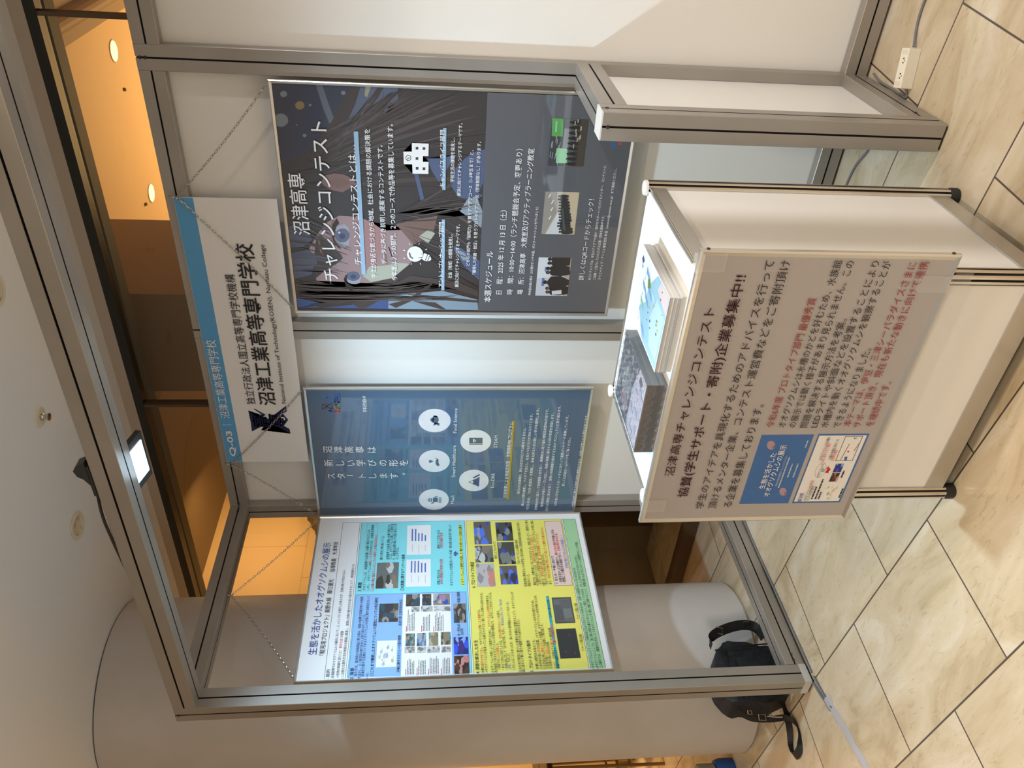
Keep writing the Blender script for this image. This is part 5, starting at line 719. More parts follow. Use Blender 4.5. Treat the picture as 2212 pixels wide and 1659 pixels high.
 ('hair3','artwork',7,[(0.3121,0.4629),(0.2901,0.4786),(0.2669,0.4991),(0.2428,0.5244),(0.2177,0.5548),(0.1916,0.5902),(0.1646,0.6308),(0.1365,0.6766),(0.1191,0.707),(0.1206,0.707),(0.1386,0.6776),(0.1679,0.6325),(0.1956,0.5925),(0.2218,0.5574),(0.2464,0.5271),(0.2697,0.5014),(0.2916,0.4802),(0.3125,0.4634)]),
 ('hair2','artwork',7,[(0.3047,0.4674),(0.2807,0.4821),(0.2552,0.5017),(0.2285,0.5263),(0.2006,0.5561),(0.1713,0.5912),(0.1408,0.6316),(0.1089,0.6776),(0.0898,0.707),(0.0913,0.707),(0.1108,0.6786),(0.1438,0.6333),(0.1749,0.5934),(0.2042,0.5587),(0.2317,0.5289),(0.2576,0.5039),(0.282,0.4836),(0.3051,0.4679)]),
 ('hair2','artwork',7,[(0.3718,0.427),(0.3665,0.4516),(0.3619,0.4796),(0.3582,0.5109),(0.3552,0.5456),(0.3531,0.5836),(0.3519,0.625),(0.3515,0.6698),(0.3517,0.707),(0.3522,0.707),(0.3525,0.6698),(0.3535,0.6251),(0.3552,0.5837),(0.3574,0.5458),(0.3602,0.5111),(0.3636,0.4798),(0.3675,0.4518),(0.3721,0.427)]),
 ('hairl','artwork',7,[(0.4038,0.4076),(0.4072,0.4369),(0.4122,0.4689),(0.4188,0.5034),(0.4271,0.5404),(0.437,0.5799),(0.4485,0.6218),(0.4617,0.6661),(0.4746,0.707),(0.4749,0.707),(0.4627,0.6658),(0.4502,0.6214),(0.439,0.5795),(0.4293,0.54),(0.4209,0.5031),(0.4139,0.4687),(0.4083,0.4368),(0.4041,0.4075)]),
 ('hairl','artwork',7,[(0.3418,0.445),(0.3279,0.4651),(0.3139,0.4893),(0.3,0.5176),(0.2861,0.5501),(0.2723,0.5868),(0.2586,0.6278),(0.2449,0.6731),(0.2356,0.707),(0.2367,0.707),(0.2471,0.6737),(0.2621,0.6288),(0.2766,0.5881),(0.2906,0.5516),(0.3041,0.5192),(0.3171,0.4907),(0.3298,0.4661),(0.3423,0.4453)]),
 ('hair2','artwork',8,[(0.3071,0.012),(0.3031,0.0338),(0.2973,0.0605),(0.291,0.0869),(0.2841,0.1131),(0.2766,0.1391),(0.2686,0.165),(0.2598,0.1907),(0.2504,0.2162),(0.251,0.2165),(0.2623,0.1916),(0.2725,0.1664),(0.2815,0.1408),(0.2893,0.1148),(0.2959,0.0884),(0.3013,0.0616),(0.3056,0.0344),(0.3082,0.012)]),
 ('hairb','artwork',8,[(0.4195,0.012),(0.4088,0.0343),(0.3973,0.0575),(0.3854,0.0814),(0.3732,0.1061),(0.3605,0.1314),(0.3475,0.1576),(0.334,0.1844),(0.32,0.212),(0.3206,0.2123),(0.3362,0.1856),(0.351,0.1593),(0.3648,0.1336),(0.3778,0.1084),(0.3897,0.0836),(0.4007,0.0592),(0.4109,0.0353),(0.4203,0.012)]),
 ('hair2','artwork',8,[(0.3133,0.012),(0.3095,0.034),(0.3039,0.0604),(0.2975,0.0864),(0.2904,0.1121),(0.2825,0.1374),(0.2739,0.1623),(0.2645,0.1869),(0.2541,0.2112),(0.2544,0.2113),(0.2653,0.1873),(0.2753,0.1628),(0.2843,0.138),(0.2923,0.1127),(0.2993,0.087),(0.3053,0.0608),(0.3104,0.0342),(0.3138,0.012)]),
 ('hair2','artwork',8,[(0.1806,0.012),(0.1822,0.0328),(0.1835,0.0618),(0.1838,0.0884),(0.1832,0.1125),(0.1817,0.1343),(0.1792,0.1537),(0.1758,0.1707),(0.1713,0.1855),(0.1718,0.1857),(0.1778,0.1713),(0.1826,0.1544),(0.1858,0.135),(0.1876,0.1131),(0.188,0.0888),(0.1868,0.062),(0.1843,0.0329),(0.1817,0.012)]),
 ('hair2','artwork',8,[(0.3022,0.012),(0.2988,0.0332),(0.2936,0.058),(0.2877,0.081),(0.281,0.1023),(0.2736,0.1218),(0.2654,0.1396),(0.2564,0.1557),(0.2465,0.17),(0.2468,0.1702),(0.2576,0.1564),(0.2674,0.1406),(0.2761,0.1229),(0.2838,0.1033),(0.2903,0.0819),(0.2957,0.0586),(0.3001,0.0335),(0.3028,0.012)]),
 ('hairl','artwork',8,[(0.3847,0.012),(0.3763,0.0331),(0.3665,0.0544),(0.3563,0.0741),(0.3455,0.0923),(0.3344,0.1089),(0.3227,0.124),(0.3104,0.1376),(0.2974,0.1497),(0.2978,0.1501),(0.3123,0.1393),(0.3259,0.1264),(0.3385,0.1117),(0.3502,0.095),(0.3607,0.0765),(0.3702,0.0562),(0.3786,0.0341),(0.3857,0.012)]),
 ('hairb','artwork',8,[(0.2409,0.012),(0.2402,0.0328),(0.2383,0.0593),(0.2354,0.0833),(0.2318,0.105),(0.2273,0.1242),(0.222,0.1412),(0.2157,0.1557),(0.2084,0.168),(0.2088,0.1683),(0.2172,0.1565),(0.2245,0.1421),(0.2306,0.1253),(0.2353,0.1059),(0.2388,0.084),(0.2409,0.0597),(0.2419,0.0331),(0.2418,0.012)]),
 ('hairl','artwork',8,[(0.2064,0.012),(0.2071,0.0328),(0.2071,0.061),(0.2061,0.0867),(0.2042,0.1102),(0.2014,0.1314),(0.1977,0.1503),(0.193,0.1669),(0.1872,0.1814),(0.1876,0.1816),(0.1946,0.1675),(0.2003,0.151),(0.2047,0.1321),(0.2078,0.1108),(0.2094,0.0872),(0.2098,0.0612),(0.2088,0.033),(0.2073,0.012)]),
 ('hairb','artwork',8,[(0.3557,0.012),(0.3492,0.0333),(0.3412,0.0558),(0.3325,0.0767),(0.3232,0.0959),(0.3133,0.1135),(0.3028,0.1294),(0.2915,0.1437),(0.2794,0.1563),(0.2798,0.1566),(0.2928,0.1447),(0.305,0.1309),(0.3162,0.1151),(0.3263,0.0975),(0.3355,0.0781),(0.3436,0.0568),(0.3508,0.0338),(0.3563,0.012)]),
 ('hairb','artwork',8,[(0.1863,0.012),(0.1878,0.0334),(0.189,0.0642),(0.1893,0.0938),(0.1885,0.1223),(0.1868,0.1497),(0.184,0.176),(0.1803,0.2012),(0.1754,0.2255),(0.1757,0.2256),(0.1816,0.2016),(0.1862,0.1764),(0.1895,0.1501),(0.1914,0.1226),(0.192,0.094),(0.1912,0.0643),(0.1891,0.0335),(0.1869,0.012)]),
 ('hairb','artwork',8,[(0.4014,0.012),(0.3923,0.0343),(0.3821,0.0579),(0.3713,0.0818),(0.36,0.1058),(0.3481,0.1302),(0.3356,0.1548),(0.3225,0.1797),(0.3087,0.2049),(0.309,0.205),(0.3235,0.1802),(0.3372,0.1556),(0.3501,0.1312),(0.3621,0.1069),(0.3733,0.0827),(0.3837,0.0587),(0.3933,0.0348),(0.4018,0.012)]),
 ('hairl','artwork',8,[(0.371,0.012),(0.3639,0.0343),(0.3552,0.0592),(0.3459,0.0843),(0.336,0.1097),(0.3256,0.1353),(0.3144,0.1613),(0.3026,0.1875),(0.29,0.214),(0.2903,0.2141),(0.3036,0.1879),(0.316,0.162),(0.3276,0.1362),(0.3382,0.1106),(0.348,0.0851),(0.3568,0.0598),(0.3649,0.0347),(0.3714,0.012)]),
 ('hair2','artwork',8,[(0.3368,0.012),(0.3312,0.0342),(0.324,0.0607),(0.3162,0.0877),(0.3079,0.1151),(0.2991,0.1431),(0.2897,0.1717),(0.2797,0.2008),(0.2691,0.2304),(0.2697,0.2307),(0.282,0.2016),(0.2933,0.173),(0.3035,0.1447),(0.3127,0.1167),(0.3207,0.0891),(0.3276,0.0618),(0.3335,0.0349),(0.3377,0.012)]),
 ('hair2','artwork',8,[(0.3526,0.012),(0.3462,0.0343),(0.3382,0.0604),(0.3297,0.087),(0.3206,0.1143),(0.3111,0.1423),(0.301,0.1709),(0.2903,0.2003),(0.2789,0.2303),(0.2794,0.2305),(0.2922,0.2011),(0.3041,0.1722),(0.315,0.1438),(0.3249,0.1159),(0.3336,0.0884),(0.3414,0.0615),(0.3481,0.035),(0.3533,0.012)]),
 ('hairm','artwork',8,[(0.3522,0.012),(0.3457,0.034),(0.3375,0.0593),(0.3289,0.0848),(0.3198,0.1105),(0.3102,0.1364),(0.3002,0.1626),(0.2896,0.189),(0.2784,0.2157),(0.2791,0.216),(0.2922,0.1901),(0.3043,0.1643),(0.3153,0.1384),(0.3252,0.1126),(0.334,0.0867),(0.3416,0.0608),(0.3482,0.0348),(0.3532,0.012)]),
 ('hair2','artwork',8,[(0.4198,0.012),(0.4093,0.0343),(0.3982,0.0571),(0.3865,0.08),(0.3743,0.1032),(0.3615,0.1266),(0.3483,0.1502),(0.3344,0.1741),(0.3199,0.1982),(0.3202,0.1984),(0.3355,0.1747),(0.35,0.1512),(0.3637,0.1278),(0.3766,0.1044),(0.3887,0.0812),(0.3999,0.058),(0.4104,0.0349),(0.4201,0.012)]),
 ('hair2','artwork',8,[(0.4283,0.012),(0.4171,0.0344),(0.4053,0.0575),(0.3931,0.0814),(0.3805,0.106),(0.3675,0.1315),(0.354,0.1577),(0.34,0.1848),(0.3255,0.2127),(0.3259,0.2129),(0.3417,0.1857),(0.3567,0.1591),(0.3708,0.1332),(0.3841,0.1078),(0.3965,0.0831),(0.408,0.0589),(0.4187,0.0353),(0.4288,0.0122)]),
 ('hairl','artwork',8,[(0.2555,0.012),(0.254,0.0331),(0.2511,0.0598),(0.2474,0.0848),(0.243,0.108),(0.2379,0.1295),(0.232,0.1492),(0.2254,0.1674),(0.2177,0.1839),(0.2183,0.1841),(0.2274,0.1683),(0.2354,0.1505),(0.2422,0.1308),(0.2477,0.1092),(0.2518,0.0858),(0.2546,0.0605),(0.2562,0.0334),(0.2565,0.012)]),
 ('hairb','artwork',8,[(0.4097,0.012),(0.3999,0.0339),(0.3892,0.0561),(0.378,0.0777),(0.3662,0.0988),(0.3539,0.1194),(0.341,0.1395),(0.3275,0.1592),(0.3133,0.1783),(0.3135,0.1785),(0.3285,0.1599),(0.3427,0.1406),(0.3561,0.1207),(0.3686,0.1001),(0.3802,0.0788),(0.391,0.057),(0.401,0.0345),(0.4101,0.012)]),
 ('hairm','artwork',8,[(0.305,0.012),(0.3013,0.0336),(0.2959,0.0595),(0.2898,0.0845),(0.283,0.1086),(0.2755,0.1318),(0.2674,0.1542),(0.2584,0.1757),(0.2487,0.1963),(0.2491,0.1965),(0.26,0.1764),(0.2699,0.1552),(0.2787,0.133),(0.2864,0.1097),(0.293,0.0855),(0.2985,0.0602),(0.3029,0.034),(0.3057,0.012)]),
 ('hairb','artwork',8,[(0.4266,0.012),(0.4156,0.0338),(0.4042,0.0549),(0.3921,0.0751),(0.3795,0.0944),(0.3664,0.1131),(0.3527,0.1309),(0.3384,0.1479),(0.3234,0.1641),(0.3236,0.1643),(0.3393,0.1486),(0.3542,0.1319),(0.3682,0.1143),(0.3816,0.0957),(0.394,0.0762),(0.4057,0.0557),(0.4166,0.0344),(0.4268,0.0121)]),
 ('hair2','artwork',8,[(0.4051,0.012),(0.3954,0.0341),(0.3847,0.0572),(0.3735,0.0805),(0.3619,0.104),(0.3499,0.1277),(0.3374,0.1517),(0.3244,0.1759),(0.3108,0.2002),(0.3114,0.2005),(0.3264,0.1769),(0.3405,0.1533),(0.3538,0.1297),(0.3661,0.1061),(0.3774,0.0824),(0.3878,0.0587),(0.3973,0.035),(0.4057,0.012)]),
 ('hairl','artwork',8,[(0.2362,0.012),(0.2356,0.0328),(0.2338,0.0596),(0.2311,0.0841),(0.2277,0.1063),(0.2234,0.1262),(0.2184,0.1439),(0.2125,0.1593),(0.2055,0.1726),(0.206,0.1729),(0.2144,0.1602),(0.2216,0.145),(0.2274,0.1274),(0.232,0.1073),(0.2352,0.0849),(0.237,0.0602),(0.2376,0.0331),(0.2372,0.012)]),
 ('hairl','artwork',8,[(0.4189,0.012),(0.4085,0.0341),(0.3975,0.056),(0.3858,0.0775),(0.3737,0.0986),(0.3609,0.1193),(0.3476,0.1396),(0.3336,0.1595),(0.3189,0.179),(0.3192,0.1792),(0.3344,0.1601),(0.3489,0.1405),(0.3626,0.1203),(0.3755,0.0997),(0.3876,0.0784),(0.3988,0.0567),(0.4094,0.0345),(0.4191,0.012)]),
 ('hairb','artwork',8,[(0.2477,0.012),(0.2465,0.0335),(0.2439,0.0619),(0.2406,0.0895),(0.2366,0.1162),(0.232,0.1422),(0.2266,0.1674),(0.2205,0.1919),(0.2135,0.2157),(0.2141,0.2159),(0.223,0.1927),(0.2307,0.1686),(0.2371,0.1435),(0.2422,0.1175),(0.2458,0.0905),(0.2481,0.0626),(0.2491,0.0339),(0.249,0.012)]),
 ('hair2','artwork',8,[(0.2801,0.012),(0.2777,0.0329),(0.2737,0.0576),(0.2689,0.08),(0.2633,0.0999),(0.2569,0.1174),(0.2497,0.1326),(0.2416,0.1454),(0.2326,0.1559),(0.2329,0.1562),(0.2429,0.1463),(0.2518,0.1337),(0.2596,0.1186),(0.2663,0.101),(0.2717,0.0808),(0.276,0.0582),(0.2792,0.0332),(0.2808,0.012)]),
 ('hair2','artwork',9,[(0.0869,0.016),(0.081,0.0682),(0.0761,0.1264),(0.0723,0.1906),(0.0696,0.2608),(0.068,0.3371),(0.0676,0.4194),(0.0683,0.508),(0.0701,0.6027),(0.0704,0.6027),(0.0695,0.508),(0.0695,0.4195),(0.0703,0.3372),(0.0721,0.261),(0.0746,0.1908),(0.078,0.1267),(0.0822,0.0684),(0.0872,0.0161)]),
 ('hairm','artwork',9,[(0.1319,0.0204),(0.1229,0.0702),(0.1141,0.1225),(0.1056,0.1774),(0.0972,0.2348),(0.089,0.2948),(0.0811,0.3575),(0.0734,0.4228),(0.0658,0.4908),(0.0661,0.4909),(0.0745,0.4229),(0.0829,0.3578),(0.0913,0.2952),(0.0995,0.2352),(0.1078,0.1778),(0.1159,0.1229),(0.124,0.0704),(0.1322,0.0204)]),
 ('hair2','artwork',9,[(0.1069,0.0179),(0.0994,0.0691),(0.0921,0.1246),(0.0849,0.1846),(0.078,0.249),(0.0714,0.3181),(0.0649,0.3917),(0.0587,0.4701),(0.0526,0.5532),(0.0529,0.5533),(0.0598,0.4702),(0.0668,0.3919),(0.0736,0.3183),(0.0804,0.2494),(0.0872,0.1849),(0.0939,0.1249),(0.1005,0.0693),(0.1072,0.018)]),
 ('hair3','artwork',9,[(0.0824,0.0155),(0.0771,0.068),(0.0747,0.127),(0.0752,0.1924),(0.0788,0.264),(0.0854,0.342),(0.095,0.4261),(0.1076,0.5163),(0.1231,0.6126),(0.1238,0.6125),(0.11,0.5161),(0.0988,0.4259),(0.0901,0.3418),(0.0838,0.2641),(0.08,0.1926),(0.0785,0.1273),(0.0795,0.0684),(0.083,0.0156)]),
 ('hairm','artwork',9,[(0.0922,0.0165),(0.0853,0.0684),(0.0793,0.1258),(0.0741,0.1888),(0.0699,0.2575),(0.0668,0.3318),(0.0646,0.4119),(0.0634,0.4977),(0.063,0.5894),(0.0636,0.5895),(0.0658,0.4978),(0.0685,0.4121),(0.0716,0.3322),(0.0751,0.258),(0.0789,0.1894),(0.0831,0.1263),(0.0877,0.0688),(0.0928,0.0166)]),
 ('hairm','artwork',9,[(0.0802,0.0153),(0.0746,0.0679),(0.0706,0.127),(0.0683,0.1926),(0.0677,0.2647),(0.069,0.3434),(0.0721,0.4286),(0.0769,0.5204),(0.0833,0.6188),(0.0839,0.6188),(0.0789,0.5204),(0.0754,0.4286),(0.0731,0.3435),(0.0721,0.265),(0.0724,0.1929),(0.0739,0.1274),(0.0766,0.0682),(0.0807,0.0154)]),
 ('hair2','artwork',9,[(0.1322,0.0204),(0.1233,0.0702),(0.1148,0.1225),(0.1068,0.1773),(0.0993,0.2347),(0.0922,0.2947),(0.0857,0.3572),(0.0796,0.4223),(0.074,0.49),(0.0744,0.49),(0.0809,0.4224),(0.0877,0.3574),(0.0947,0.295),(0.1019,0.2351),(0.1093,0.1778),(0.1168,0.1229),(0.1246,0.0705),(0.1325,0.0205)]),
 ('hair3','artwork',9,[(0.1044,0.0177),(0.0979,0.0691),(0.0931,0.1251),(0.0901,0.1858),(0.0891,0.2512),(0.09,0.3212),(0.0928,0.3959),(0.0976,0.4751),(0.1041,0.559),(0.1045,0.559),(0.0987,0.4751),(0.0947,0.3959),(0.0924,0.3213),(0.0917,0.2514),(0.0925,0.186),(0.095,0.1254),(0.099,0.0693),(0.1048,0.0178)]),
 ('hairm','artwork',9,[(0.0838,0.0157),(0.0779,0.0681),(0.0735,0.1267),(0.0705,0.1915),(0.0692,0.2626),(0.0694,0.34),(0.0713,0.4237),(0.0747,0.5137),(0.0796,0.6101),(0.0801,0.6101),(0.0767,0.5137),(0.0744,0.4237),(0.0734,0.3401),(0.0734,0.2629),(0.0745,0.1919),(0.0766,0.1271),(0.0799,0.0684),(0.0843,0.0158)]),
 ('hair2','artwork',9,[(0.0871,0.016),(0.0816,0.0683),(0.0785,0.1266),(0.078,0.1909),(0.0802,0.2612),(0.085,0.3375),(0.0925,0.4196),(0.1025,0.5076),(0.1152,0.6013),(0.1157,0.6012),(0.1045,0.5074),(0.0956,0.4195),(0.0889,0.3374),(0.0843,0.2613),(0.0819,0.1911),(0.0816,0.1269),(0.0835,0.0686),(0.0876,0.0161)]),
 ('hairl','artwork',9,[(0.0811,0.0154),(0.0764,0.0681),(0.0758,0.1273),(0.0794,0.1931),(0.0873,0.2653),(0.0995,0.3438),(0.116,0.4283),(0.1366,0.5187),(0.1612,0.6149),(0.1619,0.6148),(0.1391,0.5183),(0.1201,0.4278),(0.1047,0.3433),(0.0929,0.2651),(0.0847,0.1932),(0.0801,0.1276),(0.0791,0.0684),(0.0818,0.0155)]),
 ('hairm','artwork',9,[(0.1407,0.0212),(0.1313,0.0705),(0.1239,0.1218),(0.1184,0.1751),(0.115,0.2303),(0.1137,0.2873),(0.1146,0.3461),(0.1176,0.4066),(0.1225,0.4688),(0.1233,0.4687),(0.1205,0.4066),(0.1194,0.3463),(0.1197,0.2877),(0.1213,0.2309),(0.1242,0.1759),(0.1285,0.1226),(0.1342,0.0711),(0.1414,0.0214)]),
 ('hairm','artwork',9,[(0.1129,0.0185),(0.1059,0.0694),(0.1018,0.1244),(0.101,0.1836),(0.1034,0.2468),(0.1092,0.3139),(0.1182,0.3848),(0.1304,0.4593),(0.1457,0.5374),(0.1464,0.5373),(0.1331,0.459),(0.1225,0.3845),(0.1145,0.3138),(0.1092,0.2469),(0.1064,0.184),(0.1061,0.1249),(0.1085,0.0698),(0.1136,0.0187)]),
 ('hairl','artwork',9,[(0.1277,0.0199),(0.1195,0.07),(0.1131,0.1231),(0.1085,0.179),(0.1057,0.2379),(0.1048,0.2996),(0.1059,0.3641),(0.1088,0.4314),(0.1135,0.5014),(0.114,0.5014),(0.1105,0.4314),(0.1086,0.3642),(0.1082,0.2998),(0.1092,0.2382),(0.1118,0.1794),(0.1157,0.1235),(0.1211,0.0704),(0.1281,0.0201)]),
 ('hairm','artwork',9,[(0.0973,0.017),(0.0908,0.0687),(0.0867,0.1256),(0.0853,0.1879),(0.0866,0.2553),(0.0907,0.3279),(0.0975,0.4056),(0.1069,0.4883),(0.1189,0.5759),(0.1197,0.5758),(0.1098,0.4881),(0.1021,0.4054),(0.0965,0.3279),(0.0928,0.2555),(0.0911,0.1883),(0.0914,0.1261),(0.0937,0.0691),(0.0981,0.0171)]),
 ('hairm','artwork',9,[(0.1053,0.0178),(0.0982,0.0691),(0.0917,0.1248),(0.0859,0.1852),(0.0808,0.2502),(0.0764,0.3198),(0.0728,0.3942),(0.0699,0.4733),(0.0676,0.5572),(0.0679,0.5572),(0.0709,0.4733),(0.0744,0.3943),(0.0785,0.32),(0.083,0.2504),(0.0879,0.1855),(0.0933,0.1251),(0.0992,0.0692),(0.1056,0.0178)]),
 ('hair3','artwork',9,[(0.0944,0.0167),(0.0885,0.0686),(0.0854,0.126),(0.0851,0.1889),(0.0877,0.2572),(0.0934,0.3309),(0.102,0.4099),(0.1135,0.494),(0.1277,0.5832),(0.1283,0.5832),(0.1155,0.4938),(0.1053,0.4097),(0.0976,0.3308),(0.0922,0.2573),(0.0893,0.1891),(0.0887,0.1263),(0.0906,0.0689),(0.0949,0.0168)]),
 ('hairl','artwork',9,[(0.1406,0.0212),(0.1319,0.0706),(0.1257,0.122),(0.1222,0.1755),(0.1215,0.2308),(0.1236,0.288),(0.1285,0.3469),(0.1362,0.4073),(0.1466,0.4693),(0.1472,0.4692),(0.1386,0.4072),(0.1324,0.3468),(0.1284,0.2881),(0.1266,0.2311),(0.127,0.176),(0.1295,0.1226),(0.1342,0.0711),(0.1413,0.0213)]),
 ('hairl','artwork',9,[(0.0696,0.0143),(0.0642,0.0674),(0.0601,0.1277),(0.0576,0.1954),(0.0567,0.2705),(0.0575,0.3529),(0.0599,0.4428),(0.0639,0.5401),(0.0694,0.645),(0.0702,0.6449),(0.0669,0.5401),(0.0647,0.4428),(0.0634,0.3531),(0.063,0.2708),(0.0635,0.1959),(0.0648,0.1283),(0.0671,0.0678),(0.0704,0.0144)]),
 ('hair3','artwork',9,[(0.0733,0.0147),(0.069,0.0677),(0.0687,0.128),(0.0725,0.1953),(0.0804,0.2697),(0.0926,0.3509),(0.109,0.4388),(0.1294,0.5332),(0.1537,0.634),(0.1544,0.6338),(0.1321,0.5327),(0.1133,0.4382),(0.098,0.3504),(0.0862,0.2694),(0.0779,0.1954),(0.0731,0.1282),(0.0717,0.068),(0.0741,0.0148)]),
 ('hair2','artwork',9,[(0.1271,0.0199),(0.1196,0.0701),(0.1149,0.1233),(0.1131,0.1796),(0.1143,0.2388),(0.1185,0.3008),(0.1257,0.3655),(0.1358,0.4329),(0.1488,0.5028),(0.1492,0.5028),(0.1373,0.4328),(0.1282,0.3654),(0.1216,0.3008),(0.1176,0.2389),(0.1162,0.1798),(0.1174,0.1237),(0.1212,0.0704),(0.1276,0.02)]),
 ('hairl','artwork',9,[(0.0769,0.015),(0.072,0.0678),(0.0698,0.1275),(0.0703,0.1939),(0.0737,0.2671),(0.08,0.347),(0.0891,0.4335),(0.1011,0.5266),(0.1157,0.6262),(0.1163,0.6261),(0.1031,0.5264),(0.0925,0.4333),(0.0842,0.3469),(0.0782,0.2671),(0.0745,0.1941),(0.0732,0.1278),(0.0741,0.0681),(0.0775,0.0151)]),
 ('hair2','artwork',9,[(0.0914,0.0164),(0.0858,0.0685),(0.0823,0.1263),(0.0811,0.1897),(0.0821,0.2588),(0.0854,0.3335),(0.0909,0.4138),(0.0987,0.4997),(0.1087,0.5911),(0.109,0.5911),(0.0998,0.4996),(0.0927,0.4137),(0.0876,0.3335),(0.0844,0.2589),(0.0833,0.1898),(0.0841,0.1264),(0.0869,0.0687),(0.0917,0.0165)]),
 ('hairm','artwork',9,[(0.0647,0.0138),(0.0606,0.0673),(0.0585,0.1284),(0.0585,0.1973),(0.0605,0.2738),(0.0647,0.358),(0.071,0.45),(0.0794,0.5497),(0.0898,0.6571),(0.0901,0.6571),(0.0804,0.5496),(0.0727,0.45),(0.0668,0.358),(0.0628,0.2739),(0.0606,0.1974),(0.0602,0.1286),(0.0617,0.0675),(0.065,0.0139)]),
 ('skin3','artwork',8,[(0.3527,0.1561),(0.3927,0.169),(0.3892,0.1753),(0.3438,0.1688),(0.2977,0.1689),(0.2939,0.1619)]),
 ('skin3','artwork',8,[(0.2674,0.3509),(0.2523,0.3572),(0.2176,0.3596),(0.2156,0.3543),(0.2445,0.3518)]),
]
R_PHOTO = [(0.0902, 0.9288, 0.2563, 1.0553, 'hall1', 1), (0.3532, 0.9305, 0.5194, 1.0548, 'hall2', 2), (0.6155, 0.9309, 0.7814, 1.0575, 'class', 3)]
R_DASH = []
M_TEXT = [
 (0.4043, 0.4411, 0.0748, 0.0384, 'w', 'heading_lettering', 1.2, '沼'),
 (0.4036, 0.4406, 0.1207, 0.0385, 'w', 'heading_lettering', 1.2, '津'),
 (0.403, 0.44, 0.1668, 0.0386, 'w', 'heading_lettering', 1.2, '高'),
 (0.4023, 0.4395, 0.2148, 0.0387, 'w', 'heading_lettering', 1.2, '専'),
 (0.4016, 0.4389, 0.2655, 0.0388, 'w', 'heading_lettering', 1.2, 'は'),
 (0.3257, 0.363, 0.0732, 0.0389, 'w', 'heading_lettering', 1.2, '新'),
 (0.3249, 0.3623, 0.1237, 0.039, 'w', 'heading_lettering', 1.2, 'し'),
 (0.3241, 0.3616, 0.1711, 0.0391, 'w', 'heading_lettering', 1.2, 'い'),
 (0.3233, 0.361, 0.2144, 0.0392, 'w', 'heading_lettering', 1.2, '学'),
 (0.3225, 0.3603, 0.2643, 0.0394, 'w', 'heading_lettering', 1.2, 'び'),
 (0.3217, 0.3596, 0.3121, 0.0395, 'w', 'heading_lettering', 1.2, 'の'),
 (0.3209, 0.3589, 0.3594, 0.0396, 'w', 'heading_lettering', 1.2, '形'),
 (0.3201, 0.3582, 0.405, 0.0397, 'w', 'heading_lettering', 1.2, 'を'),
 (0.2463, 0.2822, 0.0792, 0.0373, 'w', 'heading_lettering', 1.2, 'ス'),
 (0.2455, 0.2814, 0.1227, 0.0374, 'w', 'heading_lettering', 1.2, 'タ'),
 (0.2462, 0.2823, 0.2159, 0.0377, 'w', 'heading_lettering', 1.2, 'ト'),
 (0.2453, 0.2815, 0.2628, 0.0378, 'w', 'heading_lettering', 1.2, 'し'),
 (0.2443, 0.2807, 0.3124, 0.0379, 'w', 'heading_lettering', 1.2, 'ま'),
 (0.2434, 0.2799, 0.3592, 0.038, 'w', 'heading_lettering', 1.2, 'す'),
 (0.2563, 0.2908, 0.3927, 0.0359, 'w', 'heading_lettering', 1.2, '。'),
 (0.6278, 0.6598, 0.1316, 0.0285, 'kred', 'emblem', 1, 'K'),
 (0.6452, 0.6772, 0.1328, 0.0285, 'korg', 'emblem', 1, 'O'),
 (0.6625, 0.6945, 0.134, 0.0285, 'kgrn', 'emblem', 1, 'S'),
 (0.6819, 0.7139, 0.1353, 0.0285, 'kvio', 'emblem', 1, 'E'),
 (0.6969, 0.7289, 0.1363, 0.0285, 'kblu', 'emblem', 1, 'N'),
 (0.6321, 0.7197, 0.2476, 0.0176, 'w', 'caption_lettering', 1, '学科改組HP'),
 (0.5127, 0.6506, 0.6328, 0.0173, 'w', 'caption_lettering', 0, 'Food Science'),
 (0.2476, 0.4408, 0.6304, 0.018, 'w', 'caption_lettering', 0, 'Smart Healthcare'),
 (0.0754, 0.1318, 0.6285, 0.0187, 'w', 'caption_lettering', 0, 'MaaS'),
 (0.4251, 0.4969, 0.8156, 0.0179, 'w', 'caption_lettering', 0, 'STEAM'),
 (0.1771, 0.2701, 0.8139, 0.0186, 'w', 'caption_lettering', 0, 'Eco-DRR'),
 (0.1103, 0.5729, 0.8776, 0.0183, 'w', 'heading_lettering', 1, '沼津高専による地域志向型・学際横断PBLプログラム'),
 (0.1355, 0.541, 0.9401, 0.0134, 'w', 'body_lettering', 1.5, '現代の社会課題は、単なる技術力だけでは解決できません。'),
 (0.0544, 0.6187, 0.9651, 0.0134, 'w', 'body_lettering', 1.5, '異なる分野を横断し、アイデアを形にし、社会とつなげる力が求められています。'),
 (0.0263, 0.65, 0.9912, 0.0134, 'w', 'body_lettering', 1.5, '「技術×社会」「技術×創造性」を意識し、未来を創るための新しい学びを提供します。'),
 (0.0253, 0.6476, 1.032, 0.0134, 'w', 'body_lettering', 1.5, '学際融合的に協力して地域課題と向き合い、課題解決に取り組む地域志向型PBL科目です。'),
 (0.0465, 0.6226, 1.059, 0.0135, 'w', 'body_lettering', 1.5, '地域社会の多様なニーズに対応し、地域の発展に寄与する人材の育成を目指します。'),
 (0.0018, 0.6652, 1.0852, 0.0135, 'w', 'body_lettering', 1.5, '上記5つの領域に焦点を当て、実際の地域課題を解決するためのプロジェクトに取り組みます。'),
 (0.0532, 0.6085, 1.125, 0.0135, 'w', 'body_lettering', 1.5, 'R5年度入学生からスタートするにあたって連携パートナーを募集しています。'),
 (0.1813, 0.4825, 1.1497, 0.0136, 'w', 'body_lettering', 1.5, '詳しくは改組ホームページをご覧ください。'),
 (0.0428, 0.6148, 1.2102, 0.011, 'w', 'body_lettering', 1.5, '※学科改組に関する情報は現在構想中であり、内容は変更となる場合があります。'),
]
